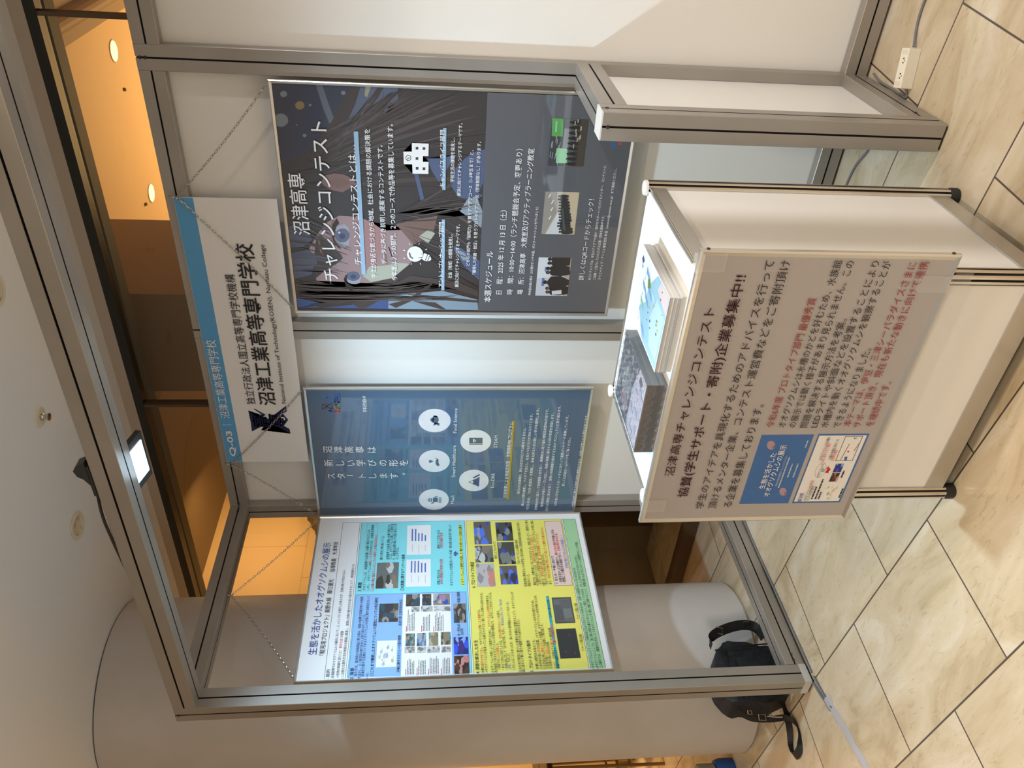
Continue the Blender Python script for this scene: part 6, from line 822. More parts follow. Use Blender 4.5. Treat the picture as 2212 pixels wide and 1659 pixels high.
M_POLY = [
 ('w','heading_lettering',3,[(0.2675,0.1478),(0.267,0.1758),(0.262,0.1755),(0.2625,0.1475)]),
 ('plum','emblem',2,[(0.6461,0.0692),(0.6764,0.075),(0.6769,0.0723),(0.6466,0.0665)]),
 ('plum','emblem',2,[(0.6468,0.0704),(0.6856,0.1224),(0.6888,0.121),(0.6502,0.069)]),
 ('plum','emblem',2,[(0.6728,0.0709),(0.6443,0.1095),(0.6478,0.1112),(0.6762,0.0726)]),
 ('plum','emblem',2,[(0.639,0.0764),(0.6607,0.0933),(0.6621,0.0922),(0.6405,0.0752)]),
 ('plum','emblem',2,[(0.6389,0.1002),(0.6606,0.1154),(0.662,0.1142),(0.6403,0.099)]),
 ('plum','emblem',2,[(0.6822,0.082),(0.667,0.0978),(0.6688,0.0989),(0.684,0.0831)]),
 ('plum','emblem',2,[(0.6696,0.1061),(0.6479,0.1114),(0.6486,0.113),(0.6704,0.1078)]),
 ('swoosh','emblem',3,[(0.644,0.0897),(0.6343,0.1026),(0.6351,0.118),(0.6482,0.1214),(0.6656,0.1202),(0.6872,0.1133),(0.7044,0.1027),(0.7139,0.0917),(0.7079,0.0929),(0.7237,0.0797),(0.7258,0.0926),(0.7194,0.0914),(0.7087,0.1047),(0.6915,0.117),(0.6678,0.1248),(0.646,0.1246),(0.6316,0.1202),(0.6308,0.1024)]),
 ('circ','icon_disc',2,[(0.5818,0.6129),(0.5715,0.6121),(0.5615,0.6097),(0.5519,0.6057),(0.5431,0.6),(0.5352,0.5929),(0.5285,0.5846),(0.5231,0.5752),(0.5192,0.565),(0.5168,0.5542),(0.5161,0.5432),(0.5171,0.5321),(0.5196,0.5213),(0.5237,0.5111),(0.5293,0.5017),(0.5361,0.4934),(0.5441,0.4863),(0.553,0.4806),(0.5626,0.4765),(0.5726,0.474),(0.5829,0.4732),(0.5931,0.4742),(0.603,0.4768),(0.6123,0.481),(0.6209,0.4868),(0.6286,0.4938),(0.6351,0.5021),(0.6403,0.5113),(0.6441,0.5213),(0.6463,0.5318),(0.6471,0.5426),(0.6462,0.5534),(0.6438,0.564),(0.6399,0.5741),(0.6346,0.5834),(0.628,0.5918),(0.6202,0.5989),(0.6115,0.6048),(0.602,0.6091),(0.5921,0.6118)]),
 ('circ','icon_disc',2,[(0.3456,0.6124),(0.335,0.6117),(0.3247,0.6093),(0.3149,0.6052),(0.3059,0.5996),(0.2979,0.5926),(0.291,0.5842),(0.2855,0.5749),(0.2816,0.5647),(0.2792,0.554),(0.2786,0.543),(0.2796,0.532),(0.2823,0.5213),(0.2866,0.5112),(0.2924,0.5018),(0.2995,0.4935),(0.3078,0.4864),(0.317,0.4808),(0.3268,0.4767),(0.3372,0.4742),(0.3477,0.4734),(0.3582,0.4744),(0.3683,0.477),(0.3779,0.4812),(0.3867,0.4869),(0.3945,0.4939),(0.4012,0.5021),(0.4064,0.5113),(0.4103,0.5213),(0.4125,0.5318),(0.4132,0.5425),(0.4123,0.5533),(0.4097,0.5638),(0.4056,0.5738),(0.4001,0.5831),(0.3932,0.5914),(0.3852,0.5986),(0.3762,0.6044),(0.3664,0.6087),(0.3561,0.6114)]),
 ('circ','icon_disc',2,[(0.1029,0.6117),(0.0922,0.611),(0.0818,0.6086),(0.0719,0.6045),(0.0628,0.5988),(0.0547,0.5917),(0.0478,0.5833),(0.0423,0.5739),(0.0384,0.5636),(0.0361,0.5528),(0.0355,0.5417),(0.0367,0.5306),(0.0395,0.5198),(0.0439,0.5096),(0.0499,0.5002),(0.0572,0.4918),(0.0656,0.4846),(0.0749,0.4789),(0.085,0.4748),(0.0955,0.4723),(0.1062,0.4715),(0.1168,0.4725),(0.1271,0.4751),(0.1368,0.4793),(0.1457,0.4851),(0.1536,0.4922),(0.1602,0.5005),(0.1655,0.5098),(0.1693,0.5198),(0.1715,0.5304),(0.1721,0.5413),(0.1711,0.5521),(0.1684,0.5627),(0.1642,0.5728),(0.1585,0.5822),(0.1514,0.5906),(0.1432,0.5978),(0.134,0.6037),(0.1241,0.608),(0.1137,0.6107)]),
 ('circ','icon_disc',2,[(0.462,0.7952),(0.4515,0.7948),(0.4412,0.7928),(0.4315,0.789),(0.4225,0.7837),(0.4146,0.777),(0.4077,0.769),(0.4023,0.7599),(0.3983,0.7499),(0.396,0.7393),(0.3953,0.7285),(0.3963,0.7175),(0.3989,0.7068),(0.4031,0.6966),(0.4088,0.6872),(0.4158,0.6787),(0.424,0.6714),(0.4331,0.6656),(0.4429,0.6612),(0.4531,0.6584),(0.4635,0.6573),(0.4739,0.6579),(0.484,0.6602),(0.4935,0.6641),(0.5023,0.6694),(0.51,0.6762),(0.5166,0.6841),(0.5219,0.6931),(0.5257,0.7028),(0.528,0.7132),(0.5287,0.7238),(0.5278,0.7345),(0.5253,0.745),(0.5213,0.7551),(0.5158,0.7644),(0.5091,0.7729),(0.5011,0.7802),(0.4922,0.7863),(0.4826,0.7909),(0.4724,0.7939)]),
 ('circ','icon_disc',2,[(0.2217,0.7949),(0.211,0.7945),(0.2005,0.7924),(0.1905,0.7887),(0.1814,0.7834),(0.1732,0.7766),(0.1663,0.7686),(0.1608,0.7595),(0.1568,0.7496),(0.1545,0.739),(0.1538,0.7281),(0.1549,0.7172),(0.1577,0.7065),(0.1621,0.6963),(0.168,0.6869),(0.1753,0.6784),(0.1837,0.6711),(0.193,0.6653),(0.2031,0.6609),(0.2136,0.6581),(0.2243,0.6571),(0.235,0.6577),(0.2453,0.6599),(0.255,0.6638),(0.264,0.6692),(0.2719,0.6759),(0.2786,0.6839),(0.2839,0.6928),(0.2878,0.7026),(0.29,0.7129),(0.2907,0.7235),(0.2897,0.7342),(0.2871,0.7447),(0.2828,0.7548),(0.2772,0.7642),(0.2702,0.7726),(0.262,0.7799),(0.2528,0.786),(0.2429,0.7905),(0.2324,0.7935)]),
 ('slate','icon_symbol',3,[(0.5867,0.5605),(0.5794,0.5599),(0.5729,0.558),(0.5677,0.5551),(0.5643,0.5514),(0.5632,0.5472),(0.5644,0.543),(0.5678,0.5393),(0.573,0.5363),(0.5796,0.5343),(0.5869,0.5337),(0.5941,0.5343),(0.6006,0.5362),(0.6058,0.5391),(0.6091,0.5429),(0.6102,0.547),(0.609,0.5511),(0.6057,0.5549),(0.6005,0.5579),(0.5939,0.5598)]),
 ('slate','icon_symbol',3,[(0.587,0.5224),(0.5901,0.5259),(0.5969,0.5284),(0.6013,0.5382),(0.5696,0.5383),(0.5752,0.5284),(0.5815,0.5259)]),
 ('slate','icon_symbol',3,[(0.5515,0.532),(0.5537,0.5355),(0.5719,0.5436),(0.5695,0.556),(0.5604,0.5561),(0.5582,0.5419)]),
 ('slate','icon_symbol',3,[(0.5695,0.5525),(0.5672,0.5639),(0.5557,0.565),(0.5535,0.5554)]),
 ('slate','icon_symbol',3,[(0.6035,0.5347),(0.6102,0.5382),(0.6093,0.5523),(0.6012,0.5558),(0.6003,0.5488),(0.6039,0.54)]),
 ('slate','icon_symbol',3,[(0.3384,0.5188),(0.3482,0.5177),(0.3555,0.5225),(0.352,0.5287),(0.3454,0.539),(0.3382,0.5287),(0.3349,0.5232)]),
 ('slate','icon_symbol',3,[(0.3698,0.5444),(0.3549,0.5611),(0.3377,0.5612),(0.3204,0.5668),(0.3141,0.5576),(0.3281,0.5483),(0.3502,0.5482),(0.3486,0.5574)]),
 ('slate','icon_symbol',3,[(0.1116,0.5168),(0.1112,0.5329),(0.09,0.5329),(0.0903,0.5168)]),
 ('circ','icon_symbol',4,[(0.1072,0.5218),(0.1071,0.5283),(0.1023,0.5283),(0.1025,0.5218)]),
 ('circ','icon_symbol',4,[(0.0993,0.5218),(0.0991,0.5283),(0.0943,0.5283),(0.0945,0.5218)]),
 ('slate','icon_symbol',3,[(0.1164,0.5367),(0.1159,0.5596),(0.0867,0.5598),(0.0872,0.5367)]),
 ('slate','icon_symbol',3,[(0.1184,0.5638),(0.1182,0.576),(0.082,0.5764),(0.0823,0.564)]),
 ('circ','icon_symbol',4,[(0.1119,0.5738),(0.1094,0.5731),(0.1079,0.5712),(0.108,0.5688),(0.1095,0.5669),(0.112,0.5661),(0.1145,0.5669),(0.116,0.5688),(0.116,0.5711),(0.1144,0.5731)]),
 ('circ','icon_symbol',4,[(0.1002,0.5739),(0.0977,0.5732),(0.0962,0.5713),(0.0963,0.5689),(0.0979,0.567),(0.1004,0.5662),(0.1028,0.5669),(0.1043,0.5689),(0.1043,0.5712),(0.1027,0.5732)]),
 ('circ','icon_symbol',4,[(0.0885,0.574),(0.086,0.5733),(0.0845,0.5714),(0.0845,0.569),(0.0861,0.5671),(0.0887,0.5663),(0.0911,0.567),(0.0926,0.5689),(0.0926,0.5713),(0.091,0.5733)]),
 ('slate','icon_symbol',3,[(0.1028,0.5072),(0.1026,0.5168),(0.0999,0.5168),(0.1002,0.5072)]),
 ('slate','icon_symbol',3,[(0.0821,0.5264),(0.0871,0.5398),(0.0817,0.5437),(0.0766,0.5322)]),
 ('slate','icon_symbol',3,[(0.1215,0.5435),(0.1265,0.5588),(0.1222,0.5596),(0.1162,0.5454)]),
 ('slate','icon_symbol',3,[(0.4826,0.6962),(0.482,0.7559),(0.4488,0.7573),(0.4495,0.6972)]),
 ('slate','icon_symbol',3,[(0.4471,0.6973),(0.4464,0.7574),(0.4416,0.7576),(0.4424,0.6975)]),
 ('circ','icon_symbol',4,[(0.4763,0.7143),(0.4763,0.7194),(0.4564,0.72),(0.4564,0.7149)]),
 ('circ','icon_symbol',4,[(0.4715,0.7224),(0.4715,0.7261),(0.4601,0.7265),(0.4601,0.7228)]),
 ('slate','icon_symbol',3,[(0.2136,0.7001),(0.2454,0.7522),(0.1826,0.7508)]),
 ('slate','icon_symbol',3,[(0.2424,0.7193),(0.2637,0.7507),(0.2545,0.7526),(0.2367,0.726)]),
 ('circ','icon_symbol',4,[(0.2145,0.7069),(0.2234,0.7219),(0.2168,0.7202),(0.2131,0.7268),(0.2091,0.7204),(0.2028,0.7225)]),
 ('goldbar','underline',1,[(0.0994,0.8855),(0.0991,0.8972),(0.5824,0.8933),(0.5824,0.8832)]),
]
M_PHOTO = []
M_DASH = []
L_TEXT = [
 (0.1189, 0.6995, 0.0549, 0.0337, 'nvy', 'heading_lettering', 0, '生態を活かしたオオグソクムシの展示'),
 (0.1147, 0.7027, 0.0926, 0.0212, 'k', 'heading_lettering', 0, '『駿河湾プロジェクト』眞野水綺\u3000藤江優光\u3000\u3000指導教員\u3000大津孝佳'),
 (0.0043, 0.0512, 0.1241, 0.0141, 'k', 'heading_lettering', 0, '1. 目的'),
 (0.0059, 0.0543, 0.215, 0.0142, 'k', 'heading_lettering', 1, '2. 背景'),
 (0.4215, 0.4692, 0.2154, 0.0158, 'k', 'heading_lettering', 1, '3. 課題'),
 (0.0044, 0.5397, 0.1428, 0.012, 'k', 'body_lettering', 0, '1. 水族館等でのオオグソクムシの展示において、じっとしている様子しか見られず、生物の魅力が伝わらない'),
 (0.0131, 0.2321, 0.1616, 0.0116, 'k', 'body_lettering', 0, '→生物の知識を活かした“{r展示方法}”の提案'),
 (0.0043, 0.5706, 0.1797, 0.0121, 'k', 'body_lettering', 0, '2. この新たな展示方法を地域の水族館に提案し、実際に生物の魅力を引き出す展示をすることで、地域貢献をする'),
 (0.0188, 0.3927, 0.2291, 0.0119, 'k', 'body_lettering', 0, '私たちは、駿河湾の深海調査に取り組み、調査の結果や深海生物への知見'),
 (0.0069, 0.3041, 0.2436, 0.0117, 'k', 'body_lettering', 0, 'を活かし、広く駿河湾の魅力を伝える取り組みを行っている。'),
 (0.0152, 0.3957, 0.2563, 0.0119, 'k', 'body_lettering', 0, '深海を代表する生物の1つであるオオグソクムシの生態に関する研究を行って'),
 (0.0056, 0.0314, 0.2727, 0.0114, 'k', 'body_lettering', 0, 'いる。'),
 (0.0167, 0.3865, 0.2905, 0.0139, 'k', 'body_lettering', 1, '〇これまで観察したオオグソクムシの習性についての先行研究'),
 (0.0271, 0.1958, 0.3915, 0.0117, 'k', 'body_lettering', 1, '行動に関するモジュール型の観察'),
 (0.2413, 0.3734, 0.3919, 0.0123, 'k', 'body_lettering', 0, '逃避行動 交替性転向反応'),
 (0.183, 0.2411, 0.6302, 0.0122, 'k', 'body_lettering', 0, '赤・青色LED'),
 (0.1853, 0.2171, 0.6438, 0.0122, 'k', 'body_lettering', 0, '点灯時'),
 (0.347, 0.4034, 0.6348, 0.0127, 'k', 'body_lettering', 1, '斜面の観察'),
 (0.4268, 0.7757, 0.2352, 0.0131, 'k', 'body_lettering', 0, 'オオグソクムシは、水族館等では四角い水槽で展示されている。'),
 (0.4242, 0.8035, 0.2512, 0.0131, 'k', 'body_lettering', 0, 'しかし、オオグソクムシは{r角にいる習性}があるため、水族館は来館者'),
 (0.4256, 0.7422, 0.2694, 0.0131, 'red', 'body_lettering', 1, 'に水槽の角に留まりじっとしている様子しか見せられない。'),
 (0.5924, 0.7344, 0.2995, 0.0133, 'k', 'body_lettering', 0, '横から見ると角を掘っている。'),
 (0.5923, 0.8038, 0.3269, 0.0135, 'k', 'body_lettering', 0, '水族館等では従来 四角い水槽で展示され'),
 (0.5919, 0.8072, 0.3406, 0.0135, 'k', 'body_lettering', 0, 'ている。オオグソクムシは角にいる習性があ'),
 (0.5914, 0.8068, 0.3552, 0.0135, 'k', 'body_lettering', 0, 'り、来館者は水槽の角に穴を掘る姿をよく見'),
 (0.5923, 0.6643, 0.3688, 0.0133, 'k', 'body_lettering', 0, 'ることができる。'),
 (0.4457, 0.5302, 0.5511, 0.013, 'k', 'body_lettering', 0, '印象に残るのは、'),
 (0.4473, 0.5877, 0.5639, 0.0131, 'red', 'body_lettering', 1, '水中の雰囲気や生物の生態'),
 (0.6503, 0.7645, 0.5531, 0.0137, 'k', 'body_lettering', 0, '期待として大きいのは、'),
 (0.6521, 0.7454, 0.5663, 0.0136, 'red', 'body_lettering', 1, '生物の知識や生態'),
 (0.4377, 0.7938, 0.6069, 0.0134, 'k', 'body_lettering', 0, 'オオグソクムシの生態(泳いでいる姿・角を掘る姿)を見て欲しい!'),
 (0.419, 0.6192, 0.3958, 0.0152, 'k', 'body_lettering', 1, '〇水族館に関するアンケート結果'),
 (0.4385, 0.7921, 0.655, 0.0139, 'k', 'body_lettering', 1, 'オオグソクムシの習性を利用した 動きを持たせた立体的な展示'),
 (0.0086, 0.1586, 0.698, 0.0148, 'k', 'heading_lettering', 1, '4. 課題を解決した方法'),
 (0.0057, 0.1498, 0.91, 0.015, 'k', 'heading_lettering', 1, '5. プロトタイプの製作'),
 (0.4231, 0.5673, 0.701, 0.0164, 'k', 'heading_lettering', 1, '6. プロトタイプの検証'),
 (0.0097, 0.3167, 0.7176, 0.0121, 'k', 'body_lettering', 0, '水槽の{r展示方法を工夫}し、オオグソクムシが{r動くよう誘導}する。'),
 (0.009, 0.3966, 0.7325, 0.0122, 'k', 'body_lettering', 0, '→オオグソクムシが留まっている様子だけでなく動いている様子も見せられる。'),
 (0.0079, 0.3897, 0.7567, 0.0122, 'k', 'body_lettering', 0, 'オオグソクムシを動くよう誘導するために、{rオオグソクムシの習性}を利用する。'),
 (0.009, 0.3972, 0.7702, 0.0122, 'k', 'body_lettering', 0, '先行研究であるオオグソクムシの習性の観察より、以下のことが分かっている。'),
 (0.0166, 0.1516, 0.7824, 0.0119, 'k', 'body_lettering', 0, '・斜面では{r上にも逃避}した。'),
 (0.016, 0.3098, 0.7979, 0.0121, 'k', 'body_lettering', 0, '・あえて流れに向かうよりは、{r流れの穏やかなところ}を探す。'),
 (0.0153, 0.3599, 0.8118, 0.0122, 'k', 'body_lettering', 0, '・赤色LEDに対して「正の走光性」を示し、{b青色LEDに対しては「負の走}'),
 (0.0231, 0.1007, 0.8241, 0.0119, 'k', 'body_lettering', 0, '{b光性」}を示した。'),
 (0.0174, 0.3451, 0.8402, 0.0122, 'k', 'body_lettering', 0, '・穴に入ることもあったが、浅いためか長時間は入っていなかった。'),
 (0.0081, 0.3957, 0.8646, 0.0123, 'k', 'body_lettering', 0, '以上の先行研究に基づいた要素を水槽内に配置することで、オオグソクムシが'),
 (0.0074, 0.2535, 0.8777, 0.0121, 'k', 'body_lettering', 0, '角に留まらず動く様子が観察できる展示を考えた。'),
 (0.0166, 0.1542, 0.9328, 0.012, 'k', 'body_lettering', 0, '水槽に4箇所ある角のうち、'),
 (0.0159, 0.3529, 0.948, 0.0123, 'k', 'body_lettering', 0, '①右手前の角に{r水流}を設置。(オオグソクムシは水流を避けるため)'),
 (0.0153, 0.3781, 0.9631, 0.0124, 'k', 'body_lettering', 0, '②左手前の角に{r青色のライト}を設置。(オオグソクムシは光を避けるため)'),
 (0.0164, 0.2347, 0.9748, 0.0121, 'k', 'body_lettering', 0, '③右奥の角に{rブロック}を設置して角を無くす。'),
 (0.0158, 0.1502, 0.9875, 0.012, 'k', 'body_lettering', 0, '④左奥の角に{r斜面}を設置。'),
 (0.0151, 0.2186, 1.0049, 0.0121, 'k', 'body_lettering', 0, 'さらに、⑤斜面の下に{r横穴}を2箇所設置。'),
 (0.244, 0.3264, 1.1315, 0.0128, 'k', 'body_lettering', 0, 'イメージ図(上面)'),
 (0.0899, 0.1715, 1.1274, 0.0123, 'k', 'body_lettering', 0, 'イメージ図(正面)'),
 (0.0162, 0.3683, 1.0164, 0.0124, 'k', 'body_lettering', 1, '斜面や2階部分を作り、{r水槽に立体構造を作る}ことで立体的な展示を目指した'),
 (0.5827, 0.6839, 0.8089, 0.0136, 'k', 'body_lettering', 0, '製作したプロトタイプ'),
 (0.5466, 0.6939, 0.9099, 0.0137, 'k', 'body_lettering', 0, 'プロトタイプによる観察の様子'),
 (0.4211, 0.8098, 0.9281, 0.0136, 'k', 'body_lettering', 0, '深海生物に興味をもつ小中学生11名を対象に沼津港深海水族館の協力を得て、'),
 (0.4226, 0.4926, 0.944, 0.0132, 'k', 'body_lettering', 0, '検証を行った。'),
 (0.4275, 0.8132, 0.9685, 0.0137, 'k', 'body_lettering', 0, '検証では、水槽の角にいることが少なかった。斜面に登ったり、2階部分に乗る'),
 (0.4231, 0.7314, 0.9821, 0.0135, 'k', 'body_lettering', 0, 'する個体が多かったため、{r立体的な展示をすることに成功した。}'),
 (0.4304, 0.8125, 0.9955, 0.0137, 'k', 'body_lettering', 0, 'オオグソクムシが逆流や坂により2階に上がると、オオグソクムシが1階と2階に'),
 (0.4222, 0.7351, 1.0089, 0.0136, 'k', 'body_lettering', 0, '分散でき、{r壁を登る様子や腹、脚、足の形を観察しやすくなった。}'),
 (0.4294, 0.6047, 1.0218, 0.0134, 'k', 'body_lettering', 0, 'オオグソクムシが泳ぐ姿も見られた。'),
 (0.4289, 0.7771, 1.0374, 0.0137, 'k', 'body_lettering', 0, 'また、{r子供たちが行動を予想しながら楽しそうに観察する姿も見られた。}'),
 (0.4318, 0.5908, 1.0661, 0.0134, 'k', 'body_lettering', 1, '7. まとめ・今後に向けて'),
 (0.4292, 0.7599, 1.0856, 0.0137, 'k', 'body_lettering', 1, '・生態を活かした立体展示で、{r動きのある展示}が可能になる。'),
 (0.4286, 0.737, 1.1009, 0.0136, 'k', 'body_lettering', 1, '・実際にこの展示を水族館で行い、{r生物の魅力を伝える。}'),
 (0.5173, 0.714, 1.1233, 0.0138, 'blu', 'body_lettering', 0, '生物の魅力でみんなを笑顔に！！'),
 (0.0016, 0.5177, 1.1549, 0.0126, 'k', 'body_lettering', 0, 'Q.オオグソクムシにとってこの展示はどのようなメリットがあるのか、生態への負荷やストレスにならないか'),
 (0.0026, 0.5915, 1.1719, 0.0128, 'k', 'body_lettering', 0, 'A.オオグソクムシとしても、狭い角に何匹も重なり合うようにして留まっているのは、ストレスがかかるのではないかと思う。'),
 (0.0104, 0.6724, 1.1878, 0.0129, 'k', 'body_lettering', 0, 'この展示では、2階部分を作ることでオオグソクムシを1階と2階に分散することで、空間を使ったより広いスペースを提供することが可能。'),
]
L_POLY = [
 ('k','border',1,[(0.012,0.1123),(0.8224,0.1123),(0.8224,0.1137),(0.012,0.1137)]),
 ('k','border',1,[(0.012,0.1912),(0.8224,0.1912),(0.8224,0.1926),(0.012,0.1926)]),
 ('k','border',1,[(0.821,0.1123),(0.8224,0.1123),(0.8224,0.1926),(0.821,0.1926)]),
 ('cyan','colour_block',1,[(0.012,0.1983),(0.8213,0.1983),(0.8213,0.6773),(0.012,0.6773)]),
 ('k','border',2,[(0.012,0.1983),(0.8213,0.1983),(0.8213,0.1997),(0.012,0.1997)]),
 ('k','border',2,[(0.012,0.6759),(0.8213,0.6759),(0.8213,0.6773),(0.012,0.6773)]),
 ('k','border',2,[(0.8199,0.1983),(0.8213,0.1983),(0.8213,0.6773),(0.8199,0.6773)]),
 ('lblue','colour_block',3,[(0.012,0.2027),(0.4056,0.2027),(0.4056,0.6687),(0.012,0.6687)]),
 ('nvy','border',4,[(0.012,0.2027),(0.4056,0.2027),(0.4056,0.2041),(0.012,0.2041)]),
 ('nvy','border',4,[(0.012,0.6673),(0.4056,0.6673),(0.4056,0.6687),(0.012,0.6687)]),
 ('nvy','border',4,[(0.4042,0.2027),(0.4056,0.2027),(0.4056,0.6687),(0.4042,0.6687)]),
 ('yel','colour_block',1,[(0.012,0.6822),(0.8196,0.6822),(0.8196,1.1411),(0.012,1.1411)]),
 ('k','border',2,[(0.012,0.6822),(0.8196,0.6822),(0.8196,0.6836),(0.012,0.6836)]),
 ('k','border',2,[(0.012,1.1397),(0.8196,1.1397),(0.8196,1.1411),(0.012,1.1411)]),
 ('k','border',2,[(0.8182,0.6822),(0.8196,0.6822),(0.8196,1.1411),(0.8182,1.1411)]),
 ('grn','colour_block',1,[(0.012,1.1453),(0.8179,1.1453),(0.8179,1.2072),(0.012,1.2072)]),
 ('k','border',2,[(0.012,1.1453),(0.8179,1.1453),(0.8179,1.1467),(0.012,1.1467)]),
 ('k','border',2,[(0.012,1.2058),(0.8179,1.2058),(0.8179,1.2072),(0.012,1.2072)]),
 ('k','border',2,[(0.8165,1.1453),(0.8179,1.1453),(0.8179,1.2072),(0.8165,1.2072)]),
 ('pink','colour_block',3,[(0.4228,1.0549),(0.8064,1.0549),(0.8064,1.1361),(0.4228,1.1361)]),
 ('k','border',4,[(0.4228,1.0549),(0.8064,1.0549),(0.8064,1.0563),(0.4228,1.0563)]),
 ('k','border',4,[(0.4228,1.1347),(0.8064,1.1347),(0.8064,1.1361),(0.4228,1.1361)]),
 ('k','border',4,[(0.4228,1.0549),(0.4242,1.0549),(0.4242,1.1361),(0.4228,1.1361)]),
 ('k','border',4,[(0.805,1.0549),(0.8064,1.0549),(0.8064,1.1361),(0.805,1.1361)]),
 ('mauve','border',3,[(0.4211,0.2251),(0.8145,0.2251),(0.8145,0.2265),(0.4211,0.2265)]),
 ('mauve','border',3,[(0.4211,0.2734),(0.8145,0.2734),(0.8145,0.2748),(0.4211,0.2748)]),
 ('mauve','border',3,[(0.4211,0.2251),(0.4225,0.2251),(0.4225,0.2748),(0.4211,0.2748)]),
 ('mauve','border',3,[(0.8131,0.2251),(0.8145,0.2251),(0.8145,0.2748),(0.8131,0.2748)]),
 ('w','colour_block',4,[(0.012,0.4021),(0.3997,0.4021),(0.3997,0.6009),(0.012,0.6009)]),
 ('w','chart',3,[(0.4394,0.4107),(0.5911,0.4107),(0.5911,0.5181),(0.4394,0.5181)]),
 ('w','chart',3,[(0.618,0.4107),(0.7968,0.4107),(0.7968,0.5189),(0.618,0.5189)]),
 ('barb','chart',4,[(0.5165,0.431),(0.5824,0.431),(0.5824,0.437),(0.5165,0.437)]),
 ('barb','chart',4,[(0.516,0.446),(0.5819,0.446),(0.5819,0.452),(0.516,0.452)]),
 ('barb','chart',4,[(0.5163,0.461),(0.5814,0.461),(0.5814,0.467),(0.5163,0.467)]),
 ('barb','chart',4,[(0.5159,0.4754),(0.5702,0.4754),(0.5702,0.4814),(0.5159,0.4814)]),
 ('barb','chart',4,[(0.5166,0.491),(0.5688,0.491),(0.5688,0.497),(0.5166,0.497)]),
 ('barb','chart',4,[(0.6998,0.4312),(0.7739,0.4312),(0.7739,0.4375),(0.6998,0.4375)]),
 ('barb','chart',4,[(0.6994,0.4461),(0.7735,0.4461),(0.7735,0.4524),(0.6994,0.4524)]),
 ('barb','chart',4,[(0.699,0.4609),(0.7473,0.4609),(0.7473,0.4671),(0.699,0.4671)]),
 ('barb','chart',4,[(0.6985,0.4758),(0.7469,0.4758),(0.7469,0.4821),(0.6985,0.4821)]),
 ('barb','chart',4,[(0.699,0.4908),(0.7349,0.4908),(0.7349,0.497),(0.699,0.497)]),
 ('barb','arrow',3,[(0.6127,0.6207),(0.6124,0.63),(0.6045,0.6297),(0.6181,0.6428),(0.6332,0.6305),(0.6252,0.6303),(0.6255,0.6211)]),
 ('ylw','highlight',3,[(0.4385,0.6487),(0.7921,0.6487),(0.7921,0.6607),(0.4385,0.6607)]),
 ('teal','highlight',3,[(0.0162,1.0101),(0.3683,1.0101),(0.3683,1.0215),(0.0162,1.0215)]),
]
L_PHOTO = [(0.0529, 0.3045, 0.1732, 0.3835, 'diagram', 11), (0.2623, 0.3041, 0.3541, 0.3829, 'tank', 12), (0.1445, 0.4168, 0.2028, 0.4534, 'aqua', 20), (0.1425, 0.4616, 0.2035, 0.4986, 'aqua2', 21), (0.1412, 0.5096, 0.2044, 0.547, 'sand', 22), (0.1437, 0.5577, 0.2042, 0.5975, 'sand', 23), (0.337, 0.4138, 0.3989, 0.4722, 'tank', 24), (0.3382, 0.4813, 0.3981, 0.5201, 'tank', 25), (0.3387, 0.5282, 0.3984, 0.5988, 'lab', 26), (0.1117, 0.4142, 0.1417, 0.4546, 'greyp', 27), (0.1105, 0.4637, 0.1397, 0.4987, 'greyp', 28), (0.1092, 0.5028, 0.1388, 0.5525, 'greyp', 29), (0.1089, 0.56, 0.1367, 0.5966, 'greyp', 30), (0.3078, 0.4378, 0.3357, 0.471, 'greyp', 31), (0.3075, 0.4773, 0.3349, 0.5254, 'greyp', 32), (0.307, 0.5295, 0.3338, 0.5993, 'greyp', 33), (0.0106, 0.6084, 0.0909, 0.6659, 'redled', 41), (0.0969, 0.6093, 0.1774, 0.6664, 'blueled', 42), (0.2466, 0.6127, 0.3432, 0.6639, 'tank', 43), (0.4341, 0.2832, 0.5765, 0.3781, 'greytank', 44), (0.2273, 1.0335, 0.3604, 1.1176, 'cad', 45), (0.0601, 1.0311, 0.2004, 1.1138, 'cad2', 46), (0.6705, 0.7185, 0.8115, 0.7982, 'blueled2', 50), (0.564, 0.7173, 0.6619, 0.7985, 'greytank', 51), (0.427, 0.7182, 0.5575, 0.7972, 'whitetank', 52), (0.689, 0.8215, 0.8043, 0.8985, 'bluetank', 53), (0.5491, 0.8215, 0.6808, 0.8978, 'bluetank', 54), (0.4375, 0.8215, 0.5415, 0.8978, 'blueled2', 55)]
